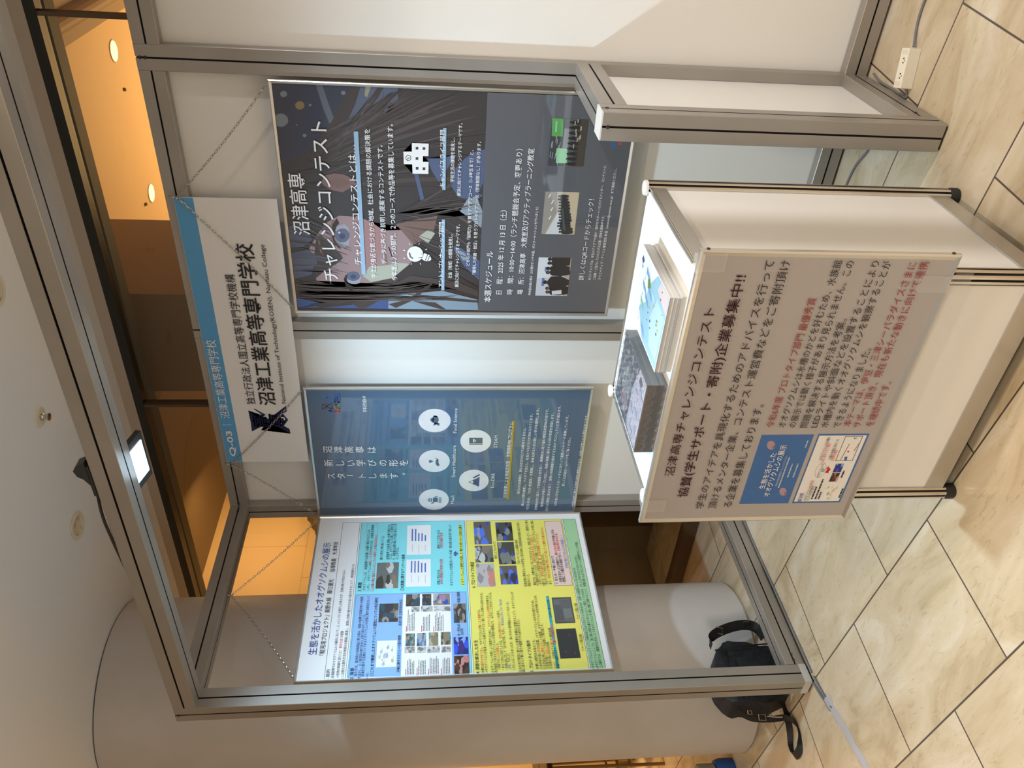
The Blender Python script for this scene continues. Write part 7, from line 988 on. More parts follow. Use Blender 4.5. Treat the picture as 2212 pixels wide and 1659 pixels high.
L_DASH = [(0.0163, 0.0894, 0.4262, 0.0022, 5, 0.0062, 'k'), (0.0134, 0.0462, 0.4203, 0.003, 1, 0, 'red'), (0.0144, 0.0875, 0.4704, 0.0022, 5, 0.0062, 'k'), (0.0114, 0.0442, 0.4641, 0.003, 1, 0, 'red'), (0.0156, 0.1026, 0.5147, 0.0022, 6, 0.0062, 'k'), (0.0127, 0.0456, 0.5081, 0.003, 1, 0, 'red'), (0.0134, 0.1004, 0.5651, 0.0022, 5, 0.0062, 'k'), (0.0104, 0.0433, 0.5581, 0.003, 1, 0, 'red'), (0.2152, 0.3229, 0.4247, 0.0022, 5, 0.0062, 'k'), (0.2119, 0.2483, 0.4188, 0.003, 1, 0, 'red'), (0.2127, 0.3053, 0.4871, 0.0022, 5, 0.0062, 'k'), (0.2094, 0.2458, 0.4804, 0.003, 1, 0, 'red'), (0.2107, 0.3033, 0.5369, 0.0022, 6, 0.0062, 'k'), (0.2074, 0.2439, 0.5299, 0.003, 1, 0, 'red'), (0.4628, 0.5082, 0.4351, 0.0016, 1, 0, 'gtxt'), (0.4617, 0.5071, 0.4646, 0.0016, 1, 0, 'gtxt'), (0.4566, 0.5061, 0.4942, 0.0016, 1, 0, 'gtxt'), (0.637, 0.6907, 0.4355, 0.0016, 1, 0, 'gtxt'), (0.6272, 0.6899, 0.4646, 0.0016, 1, 0, 'gtxt'), (0.6396, 0.689, 0.494, 0.0016, 1, 0, 'gtxt')]
S_TEXT = [
 (0.0369, 0.1812, 0.0321, 0.0343, 'w', 'heading_lettering', 4, 'Q-03'),
 (0.251, 0.6443, 0.0313, 0.0377, 'w', 'heading_lettering', 0.5, '沼津工業高等専門学校'),
 (0.3244, 0.9364, 0.1467, 0.0358, 'k', 'body_lettering', 0.3, '独立行政法人国立高等専門学校機構'),
 (0.3186, 1.0635, 0.2136, 0.0656, 'k', 'heading_lettering', 2.2, '沼津工業高等専門学校'),
 (0.3284, 1.0602, 0.2796, 0.0231, 'k', 'body_lettering', 0, 'National Institute of Technology(KOSEN), Numazu College'),
 (0.1979, 0.2719, 0.1709, 0.068, 'emb', 'emblem', 5, '高'),
 (0.1979, 0.2719, 0.1709, 0.068, 'w', 'emblem', 0, '高'),
 (0.2021, 0.2761, 0.2402, 0.068, 'emb', 'emblem', 5, '専'),
 (0.2021, 0.2761, 0.2402, 0.068, 'w', 'emblem', 0, '専'),
]
S_POLY = [
 ('band','colour_block',1,[(0.0022,0.0011),(1.234,0.0011),(1.234,0.0664),(0.0022,0.0664)]),
 ('w','heading_lettering',2,[(0.2139,0.012),(0.2135,0.0504),(0.2116,0.0501),(0.212,0.0117)]),
 ('emb','emblem',2,[(0.2904,0.1284),(0.2585,0.1558),(0.263,0.1852),(0.2393,0.2112),(0.211,0.1861),(0.1921,0.151),(0.1755,0.1288),(0.2304,0.1306)]),
 ('emb','emblem',2,[(0.2981,0.1519),(0.3004,0.1558),(0.2676,0.1965),(0.2606,0.1885)]),
 ('emb','emblem',3,[(0.3145,0.2863),(0.2857,0.2868),(0.2718,0.2691),(0.2387,0.2874),(0.2055,0.2656),(0.1885,0.2876),(0.1618,0.2893),(0.1961,0.2463),(0.2227,0.2056),(0.1823,0.168),(0.244,0.2081),(0.2813,0.2485)]),
]
S_PHOTO = []
S_DASH = []
B_TEXT = [
 (0.1769, 0.6928, 0.0516, 0.0259, 'mar', 'heading_lettering', 0.3, '沼津高専チャレンジコンテスト'),
 (0.0973, 0.7773, 0.1028, 0.0282, 'mar', 'heading_lettering', 1, '協賛(学生サポート・寄附)企業募集中!!'),
 (0.0535, 0.8146, 0.1604, 0.0231, 'k', 'body_lettering', 0, '学生のアイデアを具現化するためのアドバイスを行って'),
 (0.0526, 0.8152, 0.1966, 0.0231, 'k', 'body_lettering', 0, '頂けるメンター企業、コンテスト運営費などをご寄附頂け'),
 (0.0561, 0.4159, 0.2395, 0.0249, 'k', 'body_lettering', 0, 'る企業を募集しております。'),
 (0.3415, 0.7215, 0.2857, 0.0206, 'rb', 'body_lettering', 0, '令和6年度 プロトタイプ部門 最優秀賞'),
 (0.3412, 0.8174, 0.3164, 0.0203, 'k', 'body_lettering', 0, 'オオグソクムシは水槽のかどを好むため、水族館'),
 (0.341, 0.8167, 0.3448, 0.0203, 'k', 'body_lettering', 0, 'の展示では動く様子があまり見られません。この'),
 (0.3407, 0.6671, 0.3762, 0.021, 'k', 'body_lettering', 0, '問題を解決する展示方法を考案。'),
 (0.3404, 0.8177, 0.4038, 0.0205, 'k', 'body_lettering', 0, 'LEDライトや斜面などを設置することにより'),
 (0.3402, 0.8182, 0.4311, 0.0205, 'k', 'body_lettering', 0, '水槽内を動くオオグソクムシを観察することが'),
 (0.3399, 0.5855, 0.4653, 0.0215, 'k', 'body_lettering', 0, 'できるようになりました。'),
 (0.3436, 0.8159, 0.4919, 0.0207, 'rb', 'body_lettering', 0, '本テーマは、伊豆・三津シーパラダイスさまに'),
 (0.3394, 0.818, 0.5196, 0.0208, 'rb', 'body_lettering', 0, 'サポート頂き、現在も新たな動きに向けて連携'),
 (0.343, 0.4857, 0.5538, 0.022, 'rb', 'body_lettering', 0, 'を継続中です。'),
 (0.126, 0.2545, 0.3209, 0.017, 'w', 'heading_lettering', 0.6, '生態を活かした'),
 (0.0961, 0.2819, 0.3411, 0.0177, 'w', 'heading_lettering', 0.6, 'オオグソクムシの展示'),
 (0.1342, 0.2463, 0.3589, 0.0066, 'pale', 'body_lettering', 0, '令和6年度沼津高専チャレンジコンテスト'),
 (0.0735, 0.1061, 0.4433, 0.0123, 'nvy', 'heading_lettering', 0.6, '解決策'),
 (0.0753, 0.1549, 0.4587, 0.0095, 'k', 'body_lettering', 0.5, 'オオグソクムシの{r習性}に'),
 (0.0766, 0.1331, 0.4672, 0.0095, 'k', 'body_lettering', 0.5, 'ついての先行研究'),
 (0.1654, 0.2146, 0.4692, 0.0093, 'k', 'body_lettering', 0.5, 'オオグソクムシの'),
 (0.184, 0.1958, 0.4772, 0.0093, 'k', 'body_lettering', 0.5, '知見'),
 (0.2238, 0.3083, 0.4567, 0.0091, 'k', 'body_lettering', 0.5, '・オオグソクムシが水槽の'),
 (0.223, 0.2871, 0.4643, 0.0091, 'k', 'body_lettering', 0.5, '{r角に留まらない展示}'),
 (0.2248, 0.3006, 0.4832, 0.0091, 'k', 'body_lettering', 0.5, '・水槽の空間を活かした'),
 (0.2233, 0.2641, 0.4909, 0.0092, 'k', 'body_lettering', 0.5, '{r立体的な展示}'),
]
B_POLY = [
 ('cardb','colour_block',1,[(0.0657,0.2726),(0.3152,0.2726),(0.3152,0.4143),(0.0657,0.4143)]),
 ('bug','drawing',2,[(0.2796,0.318),(0.2748,0.3188),(0.2705,0.3184),(0.2671,0.3168),(0.2649,0.3143),(0.2642,0.3111),(0.265,0.3074),(0.2673,0.3037),(0.2708,0.3003),(0.2751,0.2975),(0.2799,0.2957),(0.2847,0.295),(0.289,0.2954),(0.2923,0.297),(0.2945,0.2995),(0.2952,0.3027),(0.2944,0.3064),(0.2922,0.31),(0.2888,0.3134),(0.2844,0.3162)]),
 ('bug2','drawing',3,[(0.2734,0.3192),(0.2702,0.3195),(0.268,0.3188),(0.2671,0.3173),(0.268,0.3152),(0.2703,0.3133),(0.2735,0.312),(0.2766,0.3116),(0.2789,0.3123),(0.2797,0.3139),(0.2788,0.3159),(0.2765,0.3178)]),
 ('k','drawing',4,[(0.2747,0.3174),(0.2736,0.3174),(0.2732,0.3166),(0.2736,0.3157),(0.2747,0.315),(0.2757,0.3151),(0.2762,0.3158),(0.2757,0.3168)]),
 ('bug','drawing',2,[(0.1107,0.3973),(0.106,0.3982),(0.1018,0.3979),(0.0984,0.3965),(0.0963,0.3942),(0.0956,0.3911),(0.0964,0.3877),(0.0987,0.3841),(0.1021,0.3809),(0.1064,0.3782),(0.1111,0.3764),(0.1158,0.3756),(0.12,0.3759),(0.1233,0.3773),(0.1254,0.3796),(0.126,0.3826),(0.1252,0.3861),(0.123,0.3896),(0.1196,0.3928),(0.1154,0.3955)]),
 ('bug2','drawing',3,[(0.1037,0.4),(0.1003,0.4005),(0.0977,0.3998),(0.0968,0.3982),(0.0978,0.396),(0.1004,0.3939),(0.1039,0.3924),(0.1073,0.3919),(0.1099,0.3926),(0.1107,0.3943),(0.1098,0.3964),(0.1072,0.3985)]),
 ('k','drawing',4,[(0.1051,0.3982),(0.104,0.3981),(0.1035,0.3974),(0.104,0.3963),(0.1052,0.3956),(0.1064,0.3957),(0.1068,0.3964),(0.1063,0.3975)]),
 ('cardb','colour_block',1,[(0.0658,0.4257),(0.3167,0.4257),(0.3167,0.5661),(0.0658,0.5661)]),
 ('w2','colour_block',2,[(0.0717,0.4298),(0.3115,0.4298),(0.3115,0.5607),(0.0717,0.5607)]),
 ('k','drawing',3,[(0.2162,0.4737),(0.2147,0.4758),(0.2125,0.4778),(0.2098,0.4796),(0.2066,0.4812),(0.2029,0.4826),(0.1989,0.4837),(0.1947,0.4844),(0.1904,0.4849),(0.186,0.4849),(0.1817,0.4847),(0.1776,0.4841),(0.1737,0.4831),(0.1703,0.4819),(0.1673,0.4803),(0.1649,0.4786),(0.1631,0.4766),(0.1619,0.4745),(0.1615,0.4723),(0.1617,0.4701),(0.1626,0.4679),(0.1642,0.4658),(0.1665,0.4637),(0.1692,0.4619),(0.1725,0.4603),(0.1763,0.459),(0.1803,0.4579),(0.1845,0.4572),(0.1889,0.4568),(0.1933,0.4567),(0.1975,0.457),(0.2016,0.4577),(0.2054,0.4586),(0.2087,0.4599),(0.2116,0.4614),(0.214,0.4631),(0.2158,0.4651),(0.2169,0.4671),(0.2173,0.4693),(0.2171,0.4715)]),
 ('w2','drawing',4,[(0.2153,0.4736),(0.2138,0.4756),(0.2117,0.4776),(0.2091,0.4793),(0.206,0.4809),(0.2025,0.4822),(0.1986,0.4832),(0.1945,0.484),(0.1903,0.4844),(0.1861,0.4844),(0.1819,0.4842),(0.178,0.4836),(0.1743,0.4827),(0.171,0.4815),(0.1681,0.48),(0.1658,0.4783),(0.164,0.4764),(0.1629,0.4744),(0.1625,0.4723),(0.1627,0.4701),(0.1636,0.468),(0.1651,0.4659),(0.1673,0.464),(0.17,0.4622),(0.1731,0.4607),(0.1767,0.4594),(0.1806,0.4584),(0.1847,0.4577),(0.1889,0.4573),(0.1931,0.4572),(0.1973,0.4575),(0.2012,0.4581),(0.2048,0.4591),(0.2081,0.4603),(0.2109,0.4617),(0.2131,0.4634),(0.2148,0.4653),(0.2159,0.4673),(0.2164,0.4694),(0.2162,0.4715)]),
 ('red','arrow',3,[(0.1793,0.4865),(0.1778,0.4968),(0.1911,0.4947),(0.191,0.4995),(0.2038,0.4885),(0.1944,0.4838),(0.1933,0.4883)]),
 ('k','drawing',3,[(0.2223,0.5019),(0.3089,0.5019),(0.3089,0.5035),(0.2223,0.5035)]),
 ('k','drawing',3,[(0.2223,0.549),(0.3089,0.549),(0.3089,0.5506),(0.2223,0.5506)]),
 ('k','drawing',3,[(0.2223,0.5019),(0.2239,0.5019),(0.2239,0.5506),(0.2223,0.5506)]),
 ('k','drawing',3,[(0.3073,0.5019),(0.3089,0.5019),(0.3089,0.5506),(0.3073,0.5506)]),
 ('rb','drawing',4,[(0.2261,0.5145),(0.2835,0.5211),(0.2822,0.5226),(0.2253,0.5162)]),
 ('rb','drawing',4,[(0.2579,0.542),(0.2844,0.5473),(0.2831,0.5487),(0.2566,0.5436)]),
 ('cardb','drawing',4,[(0.2363,0.5235),(0.2375,0.5313),(0.2232,0.5334),(0.2233,0.5263)]),
 ('red','drawing',4,[(0.2555,0.5303),(0.2537,0.5303),(0.2526,0.5292),(0.2526,0.5275),(0.2537,0.5257),(0.2556,0.5245),(0.2574,0.5245),(0.2585,0.5255),(0.2584,0.5273),(0.2573,0.5291)]),
 ('cardb','drawing',4,[(0.3059,0.5258),(0.3058,0.5278),(0.3009,0.5299),(0.3038,0.5358),(0.3018,0.5365),(0.2984,0.5299)]),
]
B_PHOTO = [(0.1464, 0.5078, 0.1791, 0.5299, 'redled', 61), (0.181, 0.5074, 0.2124, 0.5303, 'blueled', 62), (0.0735, 0.5046, 0.1402, 0.554, 'diagram', 63)]
B_DASH = [(0.1263, 0.2577, 0.3691, 0.004, 1, 0, 'pale'), (0.1651, 0.219, 0.3842, 0.004, 1, 0, 'pale'), (0.1648, 0.2214, 0.3998, 0.004, 1, 0, 'pale'), (0.2711, 0.3022, 0.4029, 0.004, 1, 0, 'pale'), (0.0811, 0.1377, 0.478, 0.0045, 1, 0, 'k'), (0.0808, 0.1592, 0.4885, 0.0045, 1, 0, 'k'), (0.0806, 0.114, 0.4977, 0.0045, 1, 0, 'k'), (0.0849, 0.128, 0.5572, 0.0045, 1, 0, 'k'), (0.1609, 0.1943, 0.5386, 0.0045, 1, 0, 'k')]
# ---- tall poster with the illustrated face, right of the mid post
def poster(name, label, u0, ztop, wd, ht, val, side, base, coat, T_, P_, H_, D2, fr=.011, dp=.014, frm=FRAME_ALU):
    if side == 'y': place = lambda u, v, h: (u0+u, val-h, ztop-v); to = lambda u, z, d: (u, val-d, z); loc = (u0+wd/2, val, ztop-ht)
    else: place = lambda u, v, h: (val+h, u0+u, ztop-v); to = lambda u, z, d: (val+d, u, z); loc = (val, u0+wd/2, ztop-ht)
    t = thing(name, label, 'poster', loc)
    bm = frame_bars(u0, u0+wd, ztop-ht, ztop, fr, dp, lambda u, z, d: to(u, z, d+(.0070 if coat else .0040))); obj('frame', bm, frm, t)
    bm = B(); prism(bm, [(0, -dp+.001), (0, 0), (1, 0), (1, -dp+.001)], place(.004, ht-.004, 0), Vector(place(wd-.004, 0, 0))-Vector(place(.004, 0, 0)) if False else (Vector(place(1,0,0))-Vector(place(0,0,0)))*(wd-.008), (Vector(place(0,0,1))-Vector(place(0,0,0))), (0, 0, 1), ht-.008)
    obj('sheet', bm, base, t)
    pend.append(printed(t, place, T_, P_, H_, D2, coat, .0002)); return t
t = poster('framed_poster', 'dark framed contest poster with a large illustrated face and white Japanese lettering', 1.056, 2.016, .872, 1.228, -.014, 'y', mat('print_hairbase', (.034,.028,.029), .5, 0, .3, 1.0), 1.0, R_TEXT, R_POLY, R_PHOTO, R_DASH)
chain('hanging_chain', [((1.517, -.014, 2.372), (1.068, -.012, 2.016)), ((1.517, -.014, 2.372), (1.918, -.012, 2.016))], t); hook(1.517, -.006, 2.386, t)
t = poster('framed_poster', 'blue grey framed poster with five white icon discs, beside the open left side', -.066, 2.020, .761, 1.225, -.014, 'y', mat('print_slateblue', (.085,.145,.235), .5, 0, .3, 1.0), 1.0, M_TEXT, M_POLY, M_PHOTO, M_DASH)
chain('hanging_chain', [((.274, -.014, 2.368), (-.056, -.012, 2.022)), ((.274, -.014, 2.368), (.685, -.012, 2.022))], t); hook(.274, -.006, 2.382, t)
t = poster('framed_poster', 'white framed research poster with cyan, yellow and green blocks hanging in the open left side', -.900, 2.012, .860, 1.237, -.040, 'x', mat('print_paper', (.82,.82,.85), .5), 0.0, L_TEXT, L_POLY, L_PHOTO, L_DASH, fr=.008)
chain('hanging_chain', [((-.036, -.484, 2.322), (-.038, -.886, 2.012)), ((-.036, -.484, 2.322), (-.038, -.052, 2.012))], t); hook(-.040, -.484, 2.334, t, (1, 0, 0))
# ---- header sign
U0, ZT, WD, HT, V = .281, 2.386, 1.234, .352, -.008
t = thing('header_sign', 'white header sign with a blue band reading Q-03 fixed to the top rail', 'sign', (U0+WD/2, V, ZT-HT))
bm = B(); box(bm, U0, U0+WD, V, -.0006, ZT-HT, ZT); obj('board', bm, mat('sign_board', (.80,.79,.80), .45), t, bevel=.0006)
pend.append(printed(t, lambda u, v, h: (U0+u, V-h, ZT-v), S_TEXT, S_POLY, S_PHOTO, S_DASH, 0.0, .0002))
# ---- display counter
CX0, CX1, CY0, CY1 = 1.166, 1.860, -1.150, -.665
ct = thing('display_counter', 'white panelled display counter with round aluminium corner posts', 'counter', ((CX0+CX1)/2, (CY0+CY1)/2, 0))
def oct_profile(r=.020, s=.0032, d=.006):
    pts, mi = [], []
    for k in range(8):
        a = k*PI/4; n = Vector((math.cos(a), math.sin(a))); tt = Vector((-n.y, n.x)); q = r*math.tan(PI/8)
        for tv, dep, m_ in ((-q, 0, 0), (-s, 0, 1), (-s*.8, d, 1), (s*.8, d, 1), (s, 0, 0)): p = n*(r-dep)+tt*tv; pts.append((p.x, p.y)); mi.append(m_)
    return pts, mi
for px in (CX0, CX1):
    for py in (CY0, CY1):
        bm = B(); pr, mi = oct_profile(); prism(bm, pr, (px, py, .030), (1,0,0), (0,1,0), (0,0,1), .878, mi); po = obj('corner_post', bm, [CHROME, SLOT], ct)
        bm = B(); lathe(bm, (px, py, 0), [(.001, 0), (.021, 0), (.023, .004), (.023, .022), (.021, .030), (.001, .031)], 24); obj('rubber_foot', bm, RUBBER, po, True)
        bm = B(); lathe(bm, (px, py, .908), [(.021, 0), (.021, .006), (.019, .009), (.001, .0095)], 24); obj('post_cap', bm, CAPW, po, True)
for (x0, x1, y0, y1) in ((CX0+.019, CX1-.019, CY0-.008, CY0+.008), (CX0+.019, CX1-.019, CY1-.008, CY1+.008), (CX0-.008, CX0+.008, CY0+.019, CY1-.019), (CX1-.008, CX1+.008, CY0+.019, CY1-.019)):
    ax = x1-x0 > y1-y0
    bm = B(); box(bm, x0, x1, y0, y1, .860, .903); obj('top_rail', bm, ALU2, ct, bevel=.001)
    bm = B(); box(bm, x0, x1, y0, y1, .040, .095); obj('bottom_rail', bm, ALU2, ct, bevel=.001)
    mx, my = (x0+x1)/2, (y0+y1)/2; s = .0025
    bm = B(); (box(bm, x0, x1, my-s, my+s, .090, .865) if ax else box(bm, mx-s, mx+s, y0, y1, .090, .865)); obj('side_panel', bm, PANEL, ct)
bm = B(); box(bm, CX0+.004, CX1-.004, CY0+.004, CY1-.004, .899, .905); obj('counter_top', bm, WHITE, ct, bevel=.0008)
bm = B()
for z0, z1 in ((.9035, .9065), (.8985, .9015)):
    for a in ((CX0+.02, CX1-.02, CY1+.006, CY1+.010), (CX0+.02, CX1-.02, CY0-.010, CY0-.006), (CX0-.010, CX0-.006, CY0+.02, CY1-.02), (CX1+.006, CX1+.010, CY0+.02, CY1-.02)): box(bm, *a, z0, z1)
obj('edge_trim', bm, CHROME, ct)
# ---- notice board hung on the counter front
U1, ZT1, WD1, HT1, V1 = 1.098, .922, .836, .602, -1.186
nb = thing('notice_board', 'wide framed grey notice board with maroon and black Japanese lettering fixed to the counter front', 'board', (U1+WD1/2, V1, ZT1-HT1))
obj('frame', frame_bars(U1, U1+WD1, ZT1-HT1, ZT1, .014, .012, lambda u, z, d: (u, V1-d-.003, z)), FRAME_ALU, nb)
bm = B(); box(bm, U1+.005, U1+WD1-.005, V1, V1+.011, ZT1-HT1+.005, ZT1-.005); obj('sheet', bm, mat('print_greyfilm', (.37,.345,.355), .45, 0, .4, .6, .12), nb)
pend.append(printed(nb, lambda u, v, h: (U1+u, V1-h, ZT1-v), B_TEXT, B_POLY, B_PHOTO, B_DASH, 0.0, .0002))
for z in (ZT1-.018, ZT1-HT1+.018):
    bm = B(); cyl(bm, (U1+WD1, V1+.004, z), .004, .002, 10, (1,0,0)); obj('frame_screw', bm, SLOT, nb)
finish(pend)
def tape(label, f): bm = B(); f(bm); return tag(obj('adhesive_tape', bm, TAPE), label, 'tape')
tape('clear tape over the top right corner of the notice board and counter edge', lambda bm: ribbon(bm, [(1.905, -1.1905, .86), (1.905, -1.191, .924), (1.895, -1.172, .927), (1.88, -1.135, .912)], (1, 0, 0), .045, .0004))
tape('clear tape over the top left corner of the notice board', lambda bm: ribbon(bm, [(1.165, -1.1905, .86), (1.165, -1.191, .9235), (1.165, -1.17, .922), (1.168, -1.14, .9195)], (1, 0, 0), .045, .0004))
tape('clear tape holding the lower right of the notice board to the corner post', lambda bm: ribbon(bm, [(1.86, -1.1905, .40), (1.86, -1.191, .318), (1.86, -1.174, .305), (1.86, -1.1725, .26)], (1, 0, 0), .042, .0004))
bm = B(); box(bm, -W+.004, .0006, -D_-.0006, -D_-.0002, Z0+.001, Z0+.03); box(bm, .0002, .0006, -D_-.0006, -D_+W, Z0+.001, Z0+.03)
tag(obj('adhesive_tape', bm, mat('pale_tape', (.60,.58,.55), .4)), 'pale tape wrapped round the foot of the front left post', 'tape')
# ---- printed booklets on the counter
zt = .9055
for i, lb in enumerate(['lowest white booklet of the low stack on the counter', 'second booklet from the bottom of the low stack on the counter', 'third booklet from the bottom of the low stack on the counter', 'topmost booklet of the low stack with a pale blue map cover']):
    z = zt+.0101*i; dx, dy = (.002, -.003, .001, 0)[i], (.001, .002, -.002, 0)[i]
    x0, x1, y0, y1 = 1.567+dx, 1.779+dx, -1.125+dy, -.845+dy
    t = thing('booklet', lb, 'booklet', ((x0+x1)/2, (y0+y1)/2, z), 'booklets in the low stack')
    bm = B(); box(bm, x0+.001, x1, y0+.001, y1-.001, z+.0005, z+.0092); obj('page_block', bm, mat('page_edges', (.62,.60,.57), .7), t)
    bm = B(); box(bm, x0, x1+.0006, y0, y1, z+.0092, z+.0099); box(bm, x0, x1+.0006, y0, y1, z, z+.0005); box(bm, x0-.0005, x0, y0, y1, z, z+.0099)
    obj('cover', bm, mat('cover_white', (.78,.80,.82), .3), t)
    if i == 3:
        r = random.Random(5); bm = B(); w_, h_ = x1-x0, y1-y0; cols = [(.30,.52,.66), (.42,.62,.72), (.17,.34,.60), (.22,.48,.34), (.62,.54,.56), (.12,.26,.04), (.50,.05,.10), (.58,.50,.05), (.05,.07,.30)]
        def fc(pts, c, l): bm.faces.new([bm.verts.new((x0+w_*a, y0+h_*b, z+.0099+.0001*l)) for a, b in pts]).material_index = c
        fc([(.02,.01),(.99,.01),(.99,.40),(.70,.62),(.50,.60),(.30,.78),(.02,.55)], 0, 1)
        fc([(.10,.05),(.70,.03),(.75,.30),(.40,.42),(.12,.30)], 1, 2)
        fc([(.75,.02),(.98,.02),(.98,.28),(.85,.34)], 4, 2)
        for k in range(9): a, b = r.uniform(.05,.8), r.uniform(.30,.68); fc([(a,b),(a+.07,b+.03),(a+.12,b+.16),(a+.06,b+.14)], r.choice((2,3,1)), 3+k*.2)
        fc([(.66,.62),(.76,.66),(.80,.60),(.72,.54)], 5, 6)
        for k in range(16): a, b, s = r.uniform(.3,.93), r.uniform(.04,.5), r.uniform(.012,.026); fc([(a,b),(a+s,b-s*.5),(a+s*1.6,b+s*.6),(a+s*.5,b+s)], r.choice((6,7,8,8,5)), 6+k*.1)
        for k in range(10): a = .12+.07*k; fc([(a,.74+.01*(k%3)),(a+.05,.75),(a+.05,.755),(a,.745)], 2, 5)
        fc([(.80,.90),(.86,.86),(.90,.92),(.84,.95)], 8, 5); fc([(.74,.90),(.78,.86),(.80,.91)], 2, 5)
        obj('cover_print', bm, [mat('cover_print_%d' % k, c, .3) for k, c in enumerate(cols)], t)
x0, x1, y0, y1 = 1.307, 1.528, -1.128, -.868
t = thing('magazine_bundle', 'bundle of dark covered magazines wrapped in clear plastic, left on the counter', 'magazines', ((x0+x1)/2, (y0+y1)/2, zt))
bm = B(); box(bm, x0, x1, y0, y1, zt, zt+.0515); box(bm, x1, x1+.0006, y0, y1, zt, zt+.0515, 2)
for k in range(1, 12): box(bm, x0-.0003, x1, y0-.0003, y1+.0003, zt+.0042*k, zt+.0042*k+.0007, 1)
obj('page_block', bm, [mat('grey_pages', (.20,.18,.17), .6), mat('dark_page_line', (.11,.10,.095), .6), mat('grey_spines', (.20,.21,.22), .35)], t)
r = random.Random(8); bm = B(); w_, h_ = x1-x0, y1-y0
def fc(pts, c, l): bm.faces.new([bm.verts.new((x0+w_*a, y0+h_*b, zt+.0516+.00008*l)) for a, b in pts]).material_index = c
fc([(0,0),(1,0),(1,1),(0,1)], 0, 0); fc([(.02,.02),(.98,.02),(.98,.30),(.60,.44),(.02,.44)], 1, 1); fc([(.3,.5),(.62,.46),(.70,.70),(.5,.9),(.35,.8)], 2, 1); fc([(.06,.55),(.3,.5),(.36,.72),(.2,.8)], 3, 2)
for k in range(18): a, b = r.uniform(.06,.9), r.uniform(.48,.95); fc([(a,b),(a+.05,b),(a+.05,b+.012),(a,b+.012)], 4, 3)
for k in range(5):
    for q in range(14): a = .08+.06*q; fc([(a,.08+.07*k),(a+.035,.08+.07*k),(a+.035,.095+.07*k),(a,.095+.07*k)], 5, 3)
fc([(.78,.16),(.90,.14),(.93,.24),(.84,.27)], 0, 4)
obj('cover', bm, [mat('mag_%d' % k, c, .35) for k, c in enumerate([(.09,.09,.11), (.44,.42,.50), (.20,.20,.22), (.30,.22,.24), (.62,.62,.66), (.58,.57,.64)])], t)
bm = B(); bmesh.ops.create_grid(bm, x_segments=44, y_segments=50, size=.5)
for v in bm.verts:
    a, b = v.co.x+.5, v.co.y+.5; wr = .0022*(math.sin(a*23+b*9)+math.sin(b*31-a*14)*.7+math.sin((a+b)*47)*.6+math.sin(a*71-b*63)*.35)
    v.co = Vector((x0-.003+(w_+.006)*a, y0-.003+(h_+.006)*b, zt+.0570+wr))
e = B(); 
ring = [(x0-.003, y0-.003), (x1+.003, y0-.003), (x1+.003, y1+.003), (x0-.003, y1+.003)]
for k in range(4):
    p, q = Vector((*ring[k], 0)), Vector((*ring[(k+1)%4], 0)); n = 26; nn = (q-p).normalized().cross(Vector((0,0,1)))
    g = [[bm.verts.new(p.lerp(q, i/n)+nn*.0016*math.sin(i*1.9+j*1.3)+Vector((0, 0, zt+.002+(.0535)*j/5))) for j in range(6)] for i in range(n+1)]
    for i in range(n):
        for j in range(5): bm.faces.new((g[i][j], g[i+1][j], g[i+1][j+1], g[i][j+1]))
e.free(); obj('plastic_wrap', bm, FILM, t, True)
bm = B(); ribbon(bm, [(1.300, -1.134, .950), (1.285, -1.140, .930), (1.270, -1.125, .915)], (0, 1, 0), .03, .0006); obj('wrap_tail', bm, FILM, t)
# ---- floodlight clamped to the front beam
FX, FY, FZ = 1.043, -.862, 2.360
t = thing('floodlight', 'lit black floodlight clamped under the front beam', 'floodlight', (FX, FY, FZ+.04))
TL = math.radians(13)
def fl(x, y, z): return (FX+x, FY+y*math.cos(TL)+z*math.sin(TL), FZ-y*math.sin(TL)+z*math.cos(TL))   # lamp head tilted towards the visitors
bm = B(); pr = [(-.085, -.055), (.085, -.055), (.085, .055), (-.085, .055)]
a = [bm.verts.new(fl(x, y, 0)) for x, y in pr]; b = [bm.verts.new(fl(x, y, .016)) for x, y in pr]; c = [bm.verts.new(fl(x*.6, y*.6, .042)) for x, y in pr]
for p, q in ((a, b), (b, c)):
    for k in range(4): bm.faces.new((p[k], p[(k+1)%4], q[(k+1)%4], q[k]))
bm.faces.new(c); bm.faces.new(a[::-1])
for k in range(9):
    x = -.05+.0125*k; prism(bm, [(-.035, .03), (.035, .03), (.03, .056), (-.03, .056)], fl(x-.002, 0, 0), Vector(fl(0,1,0))-Vector(fl(0,0,0)), Vector(fl(0,0,1))-Vector(fl(0,0,0)), (1, 0, 0), .004)
obj('housing', bm, BLACKMETAL, t)
bm = B(); bm.faces.new([bm.verts.new(fl(x, y, -.0012)) for x, y in ((-.060, -.044), (-.060, .044), (.060, .044), (.060, -.044))]); obj('lens', bm, mat('flood_lens', (.9,.95,1), .3, emit=(.80, .92, 1.0), es=14.0), t)
bm = B()
for s in (-1, 1): ribbon(bm, [(FX+s*.088, FY, FZ+.012), (FX+s*.088, FY-.03, FZ+.06), (FX+s*.06, FY-.055, FZ+.085)], (0, 1, 0), .02, .003)
tube(bm, [(FX-.06, FY-.055, FZ+.085), (FX+.06, FY-.055, FZ+.085)], .006, 8); obj('bracket', bm, BLACKMETAL, t)
bm = B(); box(bm, FX+.02, FX+.13, -D_-.002, -D_+W+.03, H+.001, H+.010); prism(bm, [(FX+.06, .008), (FX+.145, .008), (FX+.135, .030), (FX+.115, .042), (FX+.095, .036), (FX+.085, .022)], (0, -D_-.004, H), (1,0,0), (0,0,1), (0,1,0), .03); obj('clamp', bm, BLACKMETAL, t)
